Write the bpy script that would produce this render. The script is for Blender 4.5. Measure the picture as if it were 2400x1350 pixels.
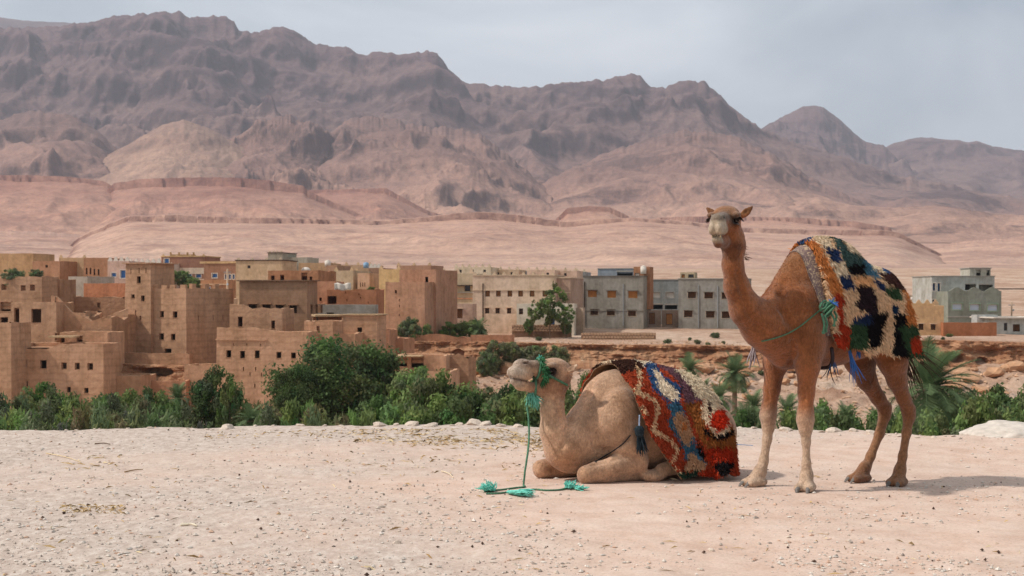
import bpy, bmesh, math, random
import numpy as np
from mathutils import Vector, Matrix
R = math.radians
random.seed(7); RNG = np.random.default_rng(11)
for o in list(bpy.data.objects): bpy.data.objects.remove(o)
scene = bpy.context.scene
COL = scene.collection

# ---------------------------------------------------------------- camera
F, CX, HY, EYE = 3300.0, 1200.0, 690.0, 1.6       # focal length and horizon in photo pixels, eye height
cam_d = bpy.data.cameras.new('camera'); cam = bpy.data.objects.new('camera', cam_d); COL.objects.link(cam)
cam.location = (0, 0, EYE); cam.rotation_euler = (R(90), 0, 0)
cam_d.sensor_width = 36; cam_d.lens = 36 * F / 2400; cam_d.shift_y = 15 / 2400
cam_d.clip_start = 0.1; cam_d.clip_end = 60000
cam_d.dof.use_dof = True; cam_d.dof.focus_distance = 11.6; cam_d.dof.aperture_fstop = 7.1
scene.camera = cam

# ---------------------------------------------------------------- world, sun, exposure
SUN_EL, SUN_AZ = R(49), R(9)                      # light travels towards +X, turned SUN_AZ towards +Y
world = bpy.data.worlds.new('World'); scene.world = world; world.use_nodes = True
wn = world.node_tree.nodes; wl = world.node_tree.links; wn.clear()
sky = wn.new('ShaderNodeTexSky'); sky.sky_type = 'NISHITA'; sky.sun_disc = False
sky.sun_elevation = SUN_EL; sky.sun_rotation = R(-90) - SUN_AZ
sky.air_density = 1.3; sky.dust_density = 3.0
bg1 = wn.new('ShaderNodeBackground'); bg1.inputs['Strength'].default_value = 0.12
wl.new(sky.outputs[0], bg1.inputs[0])
tc = wn.new('ShaderNodeTexCoord'); mp = wn.new('ShaderNodeMapping'); mp.inputs['Scale'].default_value = (1.0, 1.0, 2.2)
nz = wn.new('ShaderNodeTexNoise'); nz.inputs['Scale'].default_value = 3.6; nz.inputs['Detail'].default_value = 7; nz.inputs['Roughness'].default_value = 0.50; nz.inputs['Distortion'].default_value = 0.6
wl.new(tc.outputs['Generated'], mp.inputs[0]); wl.new(mp.outputs[0], nz.inputs['Vector'])
cr = wn.new('ShaderNodeValToRGB'); e = cr.color_ramp.elements
e[0].position = 0.28; e[0].color = (0.345, 0.425, 0.49, 1); e[1].position = 0.92; e[1].color = (0.88, 0.92, 0.95, 1)
# thin cloud is brighter towards the sun: noise plus forward scattering
vd = wn.new('ShaderNodeVectorMath'); vd.operation = 'DOT_PRODUCT'; vd.inputs[1].default_value = (-math.cos(SUN_AZ) * math.cos(SUN_EL), -math.sin(SUN_AZ) * math.cos(SUN_EL), math.sin(SUN_EL))
wl.new(tc.outputs['Generated'], vd.inputs[0])
ma = wn.new('ShaderNodeMath'); ma.operation = 'MULTIPLY_ADD'; ma.inputs[1].default_value = .30; wl.new(vd.outputs['Value'], ma.inputs[0]); mk = wn.new('ShaderNodeMath'); mk.operation = 'MULTIPLY_ADD'; mk.inputs[1].default_value = 1.7; mk.inputs[2].default_value = -.38; wl.new(nz.outputs['Fac'], mk.inputs[0]); wl.new(mk.outputs[0], ma.inputs[2])
wl.new(ma.outputs[0], cr.inputs[0])
bg2 = wn.new('ShaderNodeBackground'); bg2.inputs['Strength'].default_value = 1.0
wl.new(cr.outputs[0], bg2.inputs[0])
mx = wn.new('ShaderNodeMixShader'); mx.inputs[0].default_value = 0.86
wl.new(bg1.outputs[0], mx.inputs[1]); wl.new(bg2.outputs[0], mx.inputs[2])
wo = wn.new('ShaderNodeOutputWorld'); wl.new(mx.outputs[0], wo.inputs[0])
sun_d = bpy.data.lights.new('sun', 'SUN'); sun = bpy.data.objects.new('sun', sun_d); COL.objects.link(sun)
sun_d.energy = 3.4; sun_d.angle = R(2.2); sun_d.color = (1.0, 0.955, 0.89)
LDIR = Vector((math.cos(SUN_AZ) * math.cos(SUN_EL), math.sin(SUN_AZ) * math.cos(SUN_EL), -math.sin(SUN_EL)))
sun.rotation_euler = LDIR.to_track_quat('-Z', 'Y').to_euler()
sun.location = (-30, 5, 40)
scene.view_settings.view_transform = 'Standard'; scene.view_settings.look = 'None'
scene.view_settings.exposure = 0.0; scene.view_settings.gamma = 1.0
scene.render.engine = 'CYCLES'
scene.cycles.volume_step_rate = 4; scene.cycles.max_bounces = 6; scene.cycles.volume_bounces = 1
scene.cycles.transparent_max_bounces = 8

# ---------------------------------------------------------------- helpers
def P(px, py, Y): return Vector(((px - CX) / F * Y, Y, EYE - (py - HY) / F * Y))
def s2l(c): return tuple((v / 255 / 12.92) if v / 255 <= .04045 else ((v / 255 + .055) / 1.055) ** 2.4 for v in c)
def tag(o, label=None, cat=None, group=None, kind=None):
    if label: o['label'] = label
    if cat: o['category'] = cat
    if group: o['group'] = group
    if kind: o['kind'] = kind
    return o
def link(name, me, mat=None, parent=None, loc=None):
    o = bpy.data.objects.new(name, me); COL.objects.link(o)
    if mat is not None and me is not None and not len(me.materials): me.materials.append(mat)
    if parent: o.parent = parent
    if loc is not None: o.location = loc
    return o
def empty(name, loc=(0, 0, 0), rz=0, label=None, cat=None, group=None):
    o = bpy.data.objects.new(name, None); COL.objects.link(o); o.location = loc; o.rotation_euler = (0, 0, rz); o.empty_display_size = .2
    return tag(o, label, cat, group)
def pydata(name, v, f, smooth=False):
    me = bpy.data.meshes.new(name)
    if isinstance(v, np.ndarray): v = v.tolist()
    if isinstance(f, np.ndarray): f = f.tolist()
    me.from_pydata(v, [], f)
    if smooth: me.polygons.foreach_set('use_smooth', [True] * len(me.polygons))
    me.update(); return me
def set_color(me, cols, name='Col'):
    a = me.color_attributes.new(name, 'FLOAT_COLOR', 'POINT')
    c = np.ones((len(me.vertices), 4), np.float32); c[:, :3] = cols
    a.data.foreach_set('color', c.ravel())
def copy_tree(o, parent=None):
    c = o.copy(); COL.objects.link(c); c.parent = parent
    for ch in list(o.children): copy_tree(ch, c)
    return c
class MB:
    "collects boxes, tubes and quads into one mesh"
    def __init__(s): s.v = []; s.f = []
    def add(s, v, f):
        n = len(s.v); s.v += [tuple(q) for q in v]; s.f += [tuple(i + n for i in q) for q in f]; return s
    def box(s, x0, x1, y0, y1, z0, z1):
        return s.add([(x0,y0,z0),(x1,y0,z0),(x1,y1,z0),(x0,y1,z0),(x0,y0,z1),(x1,y0,z1),(x1,y1,z1),(x0,y1,z1)],
                     [(0,3,2,1),(4,5,6,7),(0,1,5,4),(1,2,6,5),(2,3,7,6),(3,0,4,7)])
    def tube(s, pts, rad, n=8, cap=True):
        pts = [Vector(p) for p in pts]; m = len(pts)
        rad = rad if hasattr(rad, '__len__') else [rad] * m
        base = len(s.v); up = Vector((0, 0, 1)); prev = None
        for i, p in enumerate(pts):
            t = (pts[min(i+1, m-1)] - pts[max(i-1, 0)])
            t = t.normalized() if t.length > 1e-9 else Vector((0,0,1))
            if prev is None: a = t.cross(up) if abs(t.z) < .95 else t.cross(Vector((1,0,0)))
            else: a = prev - t * prev.dot(t)
            a.normalize(); prev = a; b = t.cross(a)
            for k in range(n):
                w = 2 * math.pi * k / n; q = p + (a * math.cos(w) + b * math.sin(w)) * rad[i]; s.v.append(tuple(q))
        for i in range(m - 1):
            for k in range(n):
                k2 = (k + 1) % n; s.f.append((base+i*n+k, base+i*n+k2, base+(i+1)*n+k2, base+(i+1)*n+k))
        if cap:
            s.f.append(tuple(base + k for k in range(n))[::-1]); s.f.append(tuple(base + (m-1)*n + k for k in range(n)))
        return s
    def mesh(s, name, smooth=False): return pydata(name, s.v, s.f, smooth)
    def build(s, name, mat, parent=None, smooth=False, loc=None): return link(name, s.mesh(name, smooth), mat, parent, loc)

# ---- numpy noise
_perm = np.random.default_rng(3).permutation(512).astype(np.int64); _perm = np.concatenate([_perm, _perm])
_g3 = np.random.default_rng(4).normal(size=(512, 3)); _g3 /= np.linalg.norm(_g3, axis=1)[:, None]
def noise(x, y, z=0.0):
    x, y, z = np.broadcast_arrays(np.asarray(x, float), np.asarray(y, float), np.asarray(z, float))
    xi, yi, zi = np.floor(x).astype(np.int64), np.floor(y).astype(np.int64), np.floor(z).astype(np.int64)
    xf, yf, zf = x - xi, y - yi, z - zi
    u, v, w = (t * t * t * (t * (t * 6 - 15) + 10) for t in (xf, yf, zf))
    def g(dx, dy, dz):
        h = _perm[(_perm[(_perm[(xi + dx) & 511] + yi + dy) & 511] + zi + dz) & 511]; q = _g3[h]
        return q[..., 0] * (xf - dx) + q[..., 1] * (yf - dy) + q[..., 2] * (zf - dz)
    L = lambda a, b, t: a + (b - a) * t
    return 1.6 * L(L(L(g(0,0,0), g(1,0,0), u), L(g(0,1,0), g(1,1,0), u), v), L(L(g(0,0,1), g(1,0,1), u), L(g(0,1,1), g(1,1,1), u), v), w)
def fbm(x, y, z=0.0, oct=5, gain=.5, lac=2.03):
    a, s = 1.0, 0
    for i in range(oct): s = s + a * noise(x, y, np.asarray(z) + i * 17.3); x = x * lac; y = y * lac; z = np.asarray(z) * lac; a *= gain
    return s
def ridged(x, y, z=0.0, oct=5, gain=.5, lac=2.1):
    a, s, w = 1.0, 0, 1.0
    for i in range(oct):
        n = (1 - np.abs(noise(x, y, np.asarray(z) + i * 9.1))) ** 2; s = s + a * n * w; w = np.clip(n * 1.4, 0, 1)
        x = x * lac; y = y * lac; a *= gain
    return s
def sstep(a, b, x): t = np.clip((np.asarray(x, float) - a) / (b - a), 0, 1); return t * t * (3 - 2 * t)

# ---- materials
def mat_new(name, rough=.95, spec=.15):
    m = bpy.data.materials.new(name); m.use_nodes = True; nt = m.node_tree
    b = nt.nodes['Principled BSDF']; b.inputs['Roughness'].default_value = rough; b.inputs['Specular IOR Level'].default_value = spec
    return m, nt, b
def N(nt, typ, **kw):
    n = nt.nodes.new(typ)
    for k, v in kw.items():
        if k in n.inputs: n.inputs[k].default_value = v
        else: setattr(n, k, v)
    return n
def ramp(nt, src, stops):
    r = nt.nodes.new('ShaderNodeValToRGB'); el = r.color_ramp.elements
    while len(el) < len(stops): el.new(.5)
    for q, (p, c) in zip(el, stops): q.position = p; q.color = tuple(c[:3]) + (1,)
    nt.links.new(src, r.inputs[0]); return r.outputs[0]
def mixc(nt, fac, a, b, mode='MIX'):
    m = nt.nodes.new('ShaderNodeMix'); m.data_type = 'RGBA'; m.blend_type = mode
    for i, v in ((0, fac), (6, a), (7, b)):
        if hasattr(v, 'links') or hasattr(v, 'is_linked'): nt.links.new(v, m.inputs[i])
        else: m.inputs[i].default_value = v if i == 0 else tuple(v[:3]) + (1,)
    return m.outputs[2]
def tex_noise(nt, scale, detail=5, rough=.55, vec=None, stretch=None):
    n = N(nt, 'ShaderNodeTexNoise', Scale=scale, Detail=detail, Roughness=rough)
    if vec is None:
        t = nt.nodes.get('TC') or nt.nodes.new('ShaderNodeTexCoord'); t.name = 'TC'; vec = t.outputs['Object']
    if True:                                      # turned and shifted so that noise lattice planes never coincide with a wall
        m = N(nt, 'ShaderNodeMapping'); m.inputs['Scale'].default_value = stretch or (1, 1, 1); m.inputs['Location'].default_value = (17.37, 5.71, 9.13); m.inputs['Rotation'].default_value = (0, 0, .55) if stretch else (.5, .35, .55); nt.links.new(vec, m.inputs[0]); vec = m.outputs[0]
    nt.links.new(vec, n.inputs['Vector']); return n.outputs['Fac']
def bump(nt, b, src, strength=.4, dist=.02, prev=None):
    u = N(nt, 'ShaderNodeBump', Strength=strength, Distance=dist); nt.links.new(src, u.inputs['Height'])
    if prev: nt.links.new(prev, u.inputs['Normal'])
    nt.links.new(u.outputs[0], b.inputs['Normal']); return u.outputs[0]
_flat = {}
def flat(name, col, rough=.9, var=.12, scale=6, spec=.2):
    "plain material with a little mottling"
    if name in _flat: return _flat[name]
    m, nt, b = mat_new(name, rough, spec)
    n = tex_noise(nt, scale, 4)
    nt.links.new(ramp(nt, n, [(.3, [c * (1 - var) for c in col]), (.7, [min(1, c * (1 + var)) for c in col])]), b.inputs['Base Color'])
    bump(nt, b, n, .15, .02); _flat[name] = m; return m
def attr_mat(name, rough=.95, spec=.1, nscale=25, namp=.25, bstr=.3, bdist=.01, attr='Col', stretch=None):
    m, nt, b = mat_new(name, rough, spec)
    a = N(nt, 'ShaderNodeAttribute', attribute_name=attr)
    n = tex_noise(nt, nscale, 5, .6, stretch=stretch)
    g = ramp(nt, n, [(.25, [1 - namp] * 3), (.75, [1 + namp] * 3)])
    nt.links.new(mixc(nt, 1.0, a.outputs['Color'], g, 'MULTIPLY'), b.inputs['Base Color'])
    bump(nt, b, n, bstr, bdist); return m
# ---------------------------------------------------------------- terrain
def interp(x, pts): pts = sorted(pts); return np.interp(x, [p[0] for p in pts], [p[1] for p in pts])
def edge_y(x):                                    # where the near bluff breaks off (distance from the camera)
    px = CX + F * np.asarray(x, float) / 17
    row = interp(px, [(-400,1012),(0,1008),(200,1009),(330,1006),(480,1000),(620,995),(900,993),(1150,994),(1450,1002),(1800,1006),(2000,1010),(2100,1020),(2250,1024),(2500,1020),(2800,1010)])
    return EYE * F / (row - HY) + .25 * noise(np.asarray(x) * 1.3, 3.3) + .12 * noise(np.asarray(x) * 4.1, 8.3)
def z_near(x, y):
    z = -.045 * sstep(11.7, 12.3, y) * sstep(0.5, 2.2, x) * (1 - sstep(13, 15, y)) - .02 * sstep(11.5, 12.2, y) * (1 - sstep(13, 15, y))
    z = z + .022 * noise(x * .55, y * .55, 2.) + .012 * noise(x * 1.7, y * 1.7, 5.) + .006 * noise(x * 5, y * 5, 7.)
    # keep the ground level where the feet stand
    for (cx, cy, rr, zz) in ((2.4,11.48,.3,0),(2.06,11.81,.3,-.005),(3.06,12.43,.3,-.055),(3.35,12.18,.3,-.05)):
        w = np.exp(-((x - cx) ** 2 + (y - cy) ** 2) / rr ** 2); z = z * (1 - w) + zz * w
    w = np.exp(-(((x - 1.3) / 1.3) ** 2 + ((y - 12.7) / .8) ** 2) ** 2); z = z * (1 - w) + (-.02) * w
    return z
def z_ground(x, y):
    x = np.asarray(x, float); y = np.asarray(y, float)
    e = edge_y(x); zn = z_near(x, y)
    d = np.maximum(y - e, 0)
    fall = -np.minimum(11 * sstep(0, 1, d / 26) * 1.0 + .35 * np.minimum(d, 1), 11.3)
    zn = np.where(y > e, z_near(x, np.minimum(y, e)) * np.exp(-d) + fall, zn)
    # far side: kasbah slope on the left, river bank with a cut on the right
    zk = interp(y, [(0,-11),(106,-11),(121,-9),(128,-7.6),(136,-5.6),(150,-4.2),(180,-3.2),(215,-2.6),(260,-1.2),(300,1),(420,8),(520,11)])
    zb = interp(y, [(0,-11),(108,-11),(120,-9.6),(140,-7.6),(153,-6.6),(157,-6.2),(158.5,-4.7),(165,-4.4),(205,-3.1),(240,-2.6),(300,1),(420,8),(520,11)])
    w = sstep(-12.5, -8.5, x + .0 * y)
    zf = zk * (1 - w) + zb * w
    rub = np.exp(-((y - 140) / 18) ** 2) * w
    zf = zf + rub * (.8 * noise(x * .25, y * .25, 1) + .6 * ridged(x * .5, y * .6, 2, 4) - .55) + .12 * noise(x * .3, y * .3, 4.) * sstep(100, 130, y)
    return np.where(y < 60, zn, np.maximum(zf, -11.0) * sstep(60, 75, y) + zn * (1 - sstep(60, 75, y)))
def fan_mesh(name, tx, ys, zf, smooth=True):
    T, Yg = np.meshgrid(tx, ys); X = T * Yg; Z = zf(X, Yg)
    n, m = len(tx), len(ys); v = np.stack([X, Yg, Z], -1).reshape(-1, 3)
    i = np.arange(n - 1); j = np.arange(m - 1); I, J = np.meshgrid(i, j); a = (J * n + I).ravel()
    return pydata(name, v, np.stack([a, a + 1, a + 1 + n, a + n], 1), smooth)

def ground_material():
    m, nt, b = mat_new('dusty_ground', .97, .1)
    t = N(nt, 'ShaderNodeTexCoord'); t.name = 'TC'; vec = t.outputs['Object']
    big = tex_noise(nt, .35, 5, .6); mid = tex_noise(nt, 3.2, 6, .65); fine = tex_noise(nt, 45, 4, .7); st = tex_noise(nt, 14, 5, .7, stretch=(1, .55, 1))
    sand = ramp(nt, mid, [(.3, s2l((190,160,142))), (.5, s2l((202,175,158))), (.72, s2l((210,187,171)))])
    grey = ramp(nt, st, [(.32, s2l((166,148,136))), (.5, s2l((188,170,157))), (.68, s2l((206,192,180)))])
    # paler gravel towards the left foreground, towards the edge and in patches
    sep = N(nt, 'ShaderNodeSeparateXYZ'); nt.links.new(vec, sep.inputs[0])
    mr = N(nt, 'ShaderNodeMapRange'); nt.links.new(sep.outputs[0], mr.inputs[0]); mr.inputs[1].default_value = -3.2; mr.inputs[2].default_value = 1.2; mr.inputs[3].default_value = .26; mr.inputs[4].default_value = -.07
    my = N(nt, 'ShaderNodeMapRange'); nt.links.new(sep.outputs[1], my.inputs[0]); my.inputs[1].default_value = 10.2; my.inputs[2].default_value = 8.0; my.inputs[3].default_value = 0; my.inputs[4].default_value = .16
    me_ = N(nt, 'ShaderNodeMapRange'); nt.links.new(sep.outputs[1], me_.inputs[0]); me_.inputs[1].default_value = 14.2; me_.inputs[2].default_value = 16.5; me_.inputs[3].default_value = 0; me_.inputs[4].default_value = .3
    a1 = N(nt, 'ShaderNodeMath', operation='ADD'); nt.links.new(mr.outputs[0], a1.inputs[0]); nt.links.new(my.outputs[0], a1.inputs[1])
    a2 = N(nt, 'ShaderNodeMath', operation='ADD'); nt.links.new(a1.outputs[0], a2.inputs[0]); nt.links.new(me_.outputs[0], a2.inputs[1])
    a3 = N(nt, 'ShaderNodeMath', operation='ADD'); nt.links.new(a2.outputs[0], a3.inputs[0]); nt.links.new(big, a3.inputs[1])
    fac = ramp(nt, a3.outputs[0], [(.46, (0,0,0)), (.78, (1,1,1))])
    c = mixc(nt, fac, sand, grey)
    spk = ramp(nt, fine, [(.3, (.80,.78,.76)), (.5, (1,1,1)), (.72, (1.08,1.08,1.08))])
    c = mixc(nt, 1.0, c, spk, 'MULTIPLY')
    nt.links.new(c, b.inputs['Base Color'])
    p = bump(nt, b, mid, .35, .03); p = bump(nt, b, st, .45, .012, p); bump(nt, b, fine, .4, .004, p)
    return m
def bank_material():
    m, nt, b = mat_new('bank_earth', .97, .1)
    a = tex_noise(nt, .12, 6, .62); c = tex_noise(nt, .9, 6, .65); f = tex_noise(nt, 3.5, 5, .7)
    col = ramp(nt, a, [(.32, s2l((160,124,102))), (.5, s2l((186,154,132))), (.68, s2l((200,174,154)))])
    d = ramp(nt, c, [(.3, (.72,.68,.64)), (.5, (1,1,1)), (.7, (1.1,1.1,1.1))])
    g = ramp(nt, f, [(.3, (.75,.74,.72)), (.6, (1.05,1.05,1.05))])
    nt.links.new(mixc(nt, 1., mixc(nt, 1., col, d, 'MULTIPLY'), g, 'MULTIPLY'), b.inputs['Base Color'])
    p = bump(nt, b, c, .6, .5); bump(nt, b, f, .5, .15, p); return m
M_GROUND = ground_material(); M_BANK = bank_material()

ys = np.concatenate([np.linspace(-25, 6.5, 26), np.linspace(6.6, 17.2, 330), np.linspace(17.25, 22, 50), np.linspace(22.5, 48, 30)])
def near_mesh():
    n = 430
    Tn = np.linspace(-1, 1, n)
    rows = []
    for y in ys: rows.append(Tn * max(.62 * abs(y), 7.0 if y > 6.5 else 20))
    X = np.array(rows); Yg = np.repeat(ys[:, None], n, 1); Z = z_ground(X, Yg)
    m = len(ys); v = np.stack([X, Yg, Z], -1).reshape(-1, 3)
    I, J = np.meshgrid(np.arange(n - 1), np.arange(m - 1)); a = (J * n + I).ravel()
    return pydata('ground', v, np.stack([a, a + 1, a + 1 + n, a + n], 1), True)
ground = link('ground', near_mesh(), M_GROUND); tag(ground, kind='structure')
valley = link('valley', fan_mesh('valley', np.linspace(-.75, .75, 420), np.concatenate([np.linspace(46, 104, 20), np.linspace(105, 240, 190), np.linspace(243, 520, 60)]), z_ground), M_BANK)
tag(valley, kind='structure')

# ---- hills, mesas and mountains: crest lines at their own distances
def hill_material(name, low, mid, high, z0, z1, dark, strata=.02, nscale=.004, dark_amt=.6, bstr=.65, bd=12, steep=(.40, .70), outcrop=.55):
    m, nt, b = mat_new(name, 1.0, .05)
    g = N(nt, 'ShaderNodeNewGeometry'); sp = N(nt, 'ShaderNodeSeparateXYZ'); nt.links.new(g.outputs['Position'], sp.inputs[0])
    pos = g.outputs['Position']
    n1 = tex_noise(nt, nscale, 8, .62, vec=pos); n2 = tex_noise(nt, nscale * 7, 6, .65, vec=pos)
    band = tex_noise(nt, 1.0, 4, .6, vec=pos, stretch=(nscale * .35, nscale * .35, strata))
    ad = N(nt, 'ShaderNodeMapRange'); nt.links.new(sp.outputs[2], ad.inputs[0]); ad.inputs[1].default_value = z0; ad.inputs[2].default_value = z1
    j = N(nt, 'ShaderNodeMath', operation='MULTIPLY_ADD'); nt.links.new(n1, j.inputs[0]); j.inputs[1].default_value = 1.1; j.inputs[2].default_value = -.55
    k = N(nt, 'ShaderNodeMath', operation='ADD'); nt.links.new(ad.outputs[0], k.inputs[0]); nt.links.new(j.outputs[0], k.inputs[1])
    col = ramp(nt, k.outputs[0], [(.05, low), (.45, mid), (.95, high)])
    col = mixc(nt, 1., col, ramp(nt, band, [(.36, (.84,.83,.84)), (.5, (1,1,1)), (.64, (1.06,1.06,1.05))]), 'MULTIPLY')
    # bare dark rock where it is steep
    nm = N(nt, 'ShaderNodeSeparateXYZ'); nt.links.new(g.outputs['Normal'], nm.inputs[0])
    w = N(nt, 'ShaderNodeMath', operation='MULTIPLY_ADD'); nt.links.new(n2, w.inputs[0]); w.inputs[1].default_value = .5; w.inputs[2].default_value = -.25
    s_ = N(nt, 'ShaderNodeMath', operation='ADD'); nt.links.new(nm.outputs[2], s_.inputs[0]); nt.links.new(w.outputs[0], s_.inputs[1])
    st = ramp(nt, s_.outputs[0], [(steep[0], (dark_amt,)*3), (steep[1], (0,0,0))])
    # broken outcrops that follow the beds
    oc = tex_noise(nt, 1.0, 7, .68, vec=pos, stretch=(nscale * 1.3, nscale * 1.3, strata * 1.1)); og = N(nt, 'ShaderNodeMath', operation='MULTIPLY_ADD'); nt.links.new(n1, og.inputs[0]); og.inputs[1].default_value = .55; og.inputs[2].default_value = -.28
    oa = N(nt, 'ShaderNodeMath', operation='ADD'); nt.links.new(oc, oa.inputs[0]); nt.links.new(og.outputs[0], oa.inputs[1])
    col = mixc(nt, ramp(nt, oa.outputs[0], [(.55, (0,0,0)), (.63, (outcrop,)*3)]), col, dark)
    col = mixc(nt, st, col, dark)
    col = mixc(nt, 1., col, ramp(nt, n2, [(.3, (.74,.74,.77)), (.7, (1.16,1.14,1.1))]), 'MULTIPLY')
    n3 = tex_noise(nt, nscale * 34, 5, .7, vec=pos); col = mixc(nt, 1., col, ramp(nt, n3, [(.3, (.74,.73,.74)), (.5, (1,1,1)), (.7, (1.12,1.12,1.1))]), 'MULTIPLY')
    nt.links.new(col, b.inputs['Base Color'])
    p = bump(nt, b, n2, bstr, bd); p = bump(nt, b, n3, bstr * .7, bd * .3, p); bump(nt, b, band, bstr * .5, bd, p)
    return m
def terrace(z, H, sharp, off):
    q = (z + off) / H; fl = np.floor(q); fr = q - fl
    return H * (fl + fr ** sharp / (fr ** sharp + (1 - fr) ** sharp + 1e-9)) - off
def hill(name, crest, D, Dbase, zbase, mat, label=None, amp=.22, nsc=1.0, p=1.25, Dback=None, n=310, m=110, terr=None, seed=0, cap=None, crest_noise=2.0, ends=True, gul=1.0):
    px0, px1 = crest[0][0], crest[-1][0]; Dback = Dback or D * 1.25
    px = np.linspace(px0, px1, n)
    row = interp(px, crest)
    kr = np.exp(-.5 * (np.linspace(-3, 3, 61)) ** 2); kr /= kr.sum(); wd_ = 45.0 if not cap else 18.0
    pxs = np.clip(px[:, None] + np.linspace(-3, 3, 61)[None] * wd_, px0, px1); rowb = (interp(pxs.ravel(), crest).reshape(pxs.shape) * kr).sum(1)
    zb0 = EYE - (rowb - HY) / F * D                # smooth body under the jagged crest
    row = row + crest_noise * fbm(px * .035, seed * 3.7, 1., 5, .68)
    zc0 = EYE - (row - HY) / F * D
    fr = np.linspace(0, 1, m) ** .85
    if cap: fr = np.unique(np.concatenate([np.linspace(0, 1, m // 2), 1 - np.linspace(max(cap[1] - .07, .002), cap[1] + .08, m // 2)]))
    yrow = np.concatenate([Dbase + (D - Dbase) * fr, np.linspace(D, Dback, 14)[1:]])
    T, Yg = np.meshgrid((px - CX) / F, yrow); X = T * Yg
    zc = np.repeat(zc0[None], len(yrow), 0)
    t = np.clip((D - Yg) / (D - Dbase), 0, 1); mixb = sstep(0, .22, t) if not cap else sstep(cap[1] * .9, cap[1] * 1.6, t); zcr = zc; zc = zc * (1 - mixb) + zb0[None] * mixb; H = zc - zbase
    sc = (D - Dbase)
    # gullies run down the slope: distort the position across the slope only
    wx = fbm(X / sc * 1.6, Yg / sc * 1.6, seed + .5, 4); wy = fbm(X / sc * 1.6 + 7, Yg / sc * 1.6, seed + 4.5, 4); gx = X / sc * 2.1 * nsc + .45 * wx + .5 * Yg / sc; gy = (Yg / sc) * 1.9 * nsc + .45 * wy
    r = ridged(gx + seed * 5.1, gy, seed * 1.3, 6, .52) - .9
    env = sstep(0, .10, t) * (1 - sstep(.72, 1, t)) ** .7
    shape = (1 - t) ** p
    if cap:                                       # mesa: flat top, cliff, talus
        ch = cap[0] * np.clip(1 + .7 * fbm(X / sc * 3, 0 * X + seed * 2.2, 0., 4), .15, 1.9); wob = .05 * fbm(X / sc * 2.2, 0 * X + seed, seed, 3, .4)
        tt = np.clip(t + wob * sstep(0, .1, t), 0, 1); te = cap[1]
        talus = (1 - np.clip((tt - te) / (1 - te), 0, 1)) ** p
        Z = zbase + np.where(tt < te, H, (H - ch * H) * talus)
        Z = Z - 0.02 * H * sstep(.5 * te, te, tt) + amp * H * r * sstep(te + .03, te + .25, tt) * (1 - sstep(.75, 1, tt))
    else:
        Z = zbase + H * shape + amp * H * r * env * gul + .028 * H * fbm(X / sc * 9, Yg / sc * 9, seed + 8., 5, .6) * env
        if terr is not None:
            off = terr[0] * .9 * fbm(X / sc * 1.5, Yg / sc * 1.5, seed + 3., 3)
            Zt = terrace(Z, terr[0] * (1 + 0 * Z), terr[1], off); wv = terr[2] * sstep(.02, .12, t) * (1 - sstep(.6, .9, t))
            Z = Z * (1 - wv) + Zt * wv
        Z = np.where(t > 0, np.minimum(Z, EYE + (zcr - EYE) * Yg / D - .012 * H * sstep(0, .05, t)), Z)
    back = np.clip((Yg - D) / (Dback - D), 0, 1); Z = np.where(Yg > D, zbase + H * (1 - back) ** 1.2 if not cap else zc - back * H * .5, Z)
    if ends:
        w = sstep(0, .06, np.linspace(0, 1, n)) * (1 - sstep(.94, 1, np.linspace(0, 1, n))); Z = zbase + (Z - zbase) * (w[None] ** .8)
    v = np.stack([X, Yg, Z], -1).reshape(-1, 3)
    I, J = np.meshgrid(np.arange(n - 1), np.arange(len(yrow) - 1)); a = (J * n + I).ravel()
    o = link(name, pydata(name, v, np.stack([a, a + 1, a + 1 + n, a + n], 1), True), mat)
    return tag(o, kind='structure')
PINK = s2l((205,160,140)); PALE = s2l((212,176,154)); CLAY = s2l((168,116,100)); RED = s2l((138,84,72)); GREY = s2l((118,100,98)); DK = s2l((74,62,66))
M_ESC = hill_material('escarpment_clay', s2l((188,158,140)), s2l((186,152,134)), s2l((178,141,124)), -5, 75, s2l((112,76,66)), strata=.12, nscale=.012, dark_amt=.95, bd=1.5, steep=(.62,.90), outcrop=.28)
M_MESA = hill_material('mesa_clay', s2l((184,148,128)), s2l((170,130,113)), s2l((150,108,95)), 30, 190, s2l((122,82,72)), strata=.05, nscale=.007, dark_amt=.85, bd=3, steep=(.5,.82), outcrop=.3)
M_FOOT = hill_material('foothill_rock', s2l((172,136,118)), s2l((146,114,102)), s2l((120,95,89)), 110, 400, s2l((80,64,62)), strata=.02, nscale=.005, dark_amt=.75, bd=8)
M_FAN = hill_material('fan_scree', s2l((180,146,126)), s2l((164,132,114)), s2l((138,110,98)), 120, 420, s2l((120,100,90)), strata=.02, nscale=.005, dark_amt=.5, bd=6, outcrop=.25)
M_MTN = hill_material('mountain_rock', s2l((146,115,104)), s2l((119,96,91)), s2l((108,88,87)), 150, 720, s2l((58,48,51)), strata=.018, nscale=.0035, dark_amt=.8, bd=12)  # darker towards the tops: cloud shadow put into the rock colour

# wide plain carrying everything to the horizon
plain_tx = np.linspace(-1.4, 1.4, 120); plain_ys = np.concatenate([np.linspace(505, 2400, 60), np.linspace(2500, 9000, 24)])
def z_plain(x, y): return interp(y, [(400,6.5),(520,10.4),(800,18),(1100,26),(1700,55),(2400,100),(3300,130),(9000,140)]) + 1.2 * noise(x * .01, y * .01) + 2 * noise(x * .003, y * .003)
plain = tag(link('plain', fan_mesh('plain', plain_tx, plain_ys, z_plain), M_ESC), kind='structure')

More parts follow.
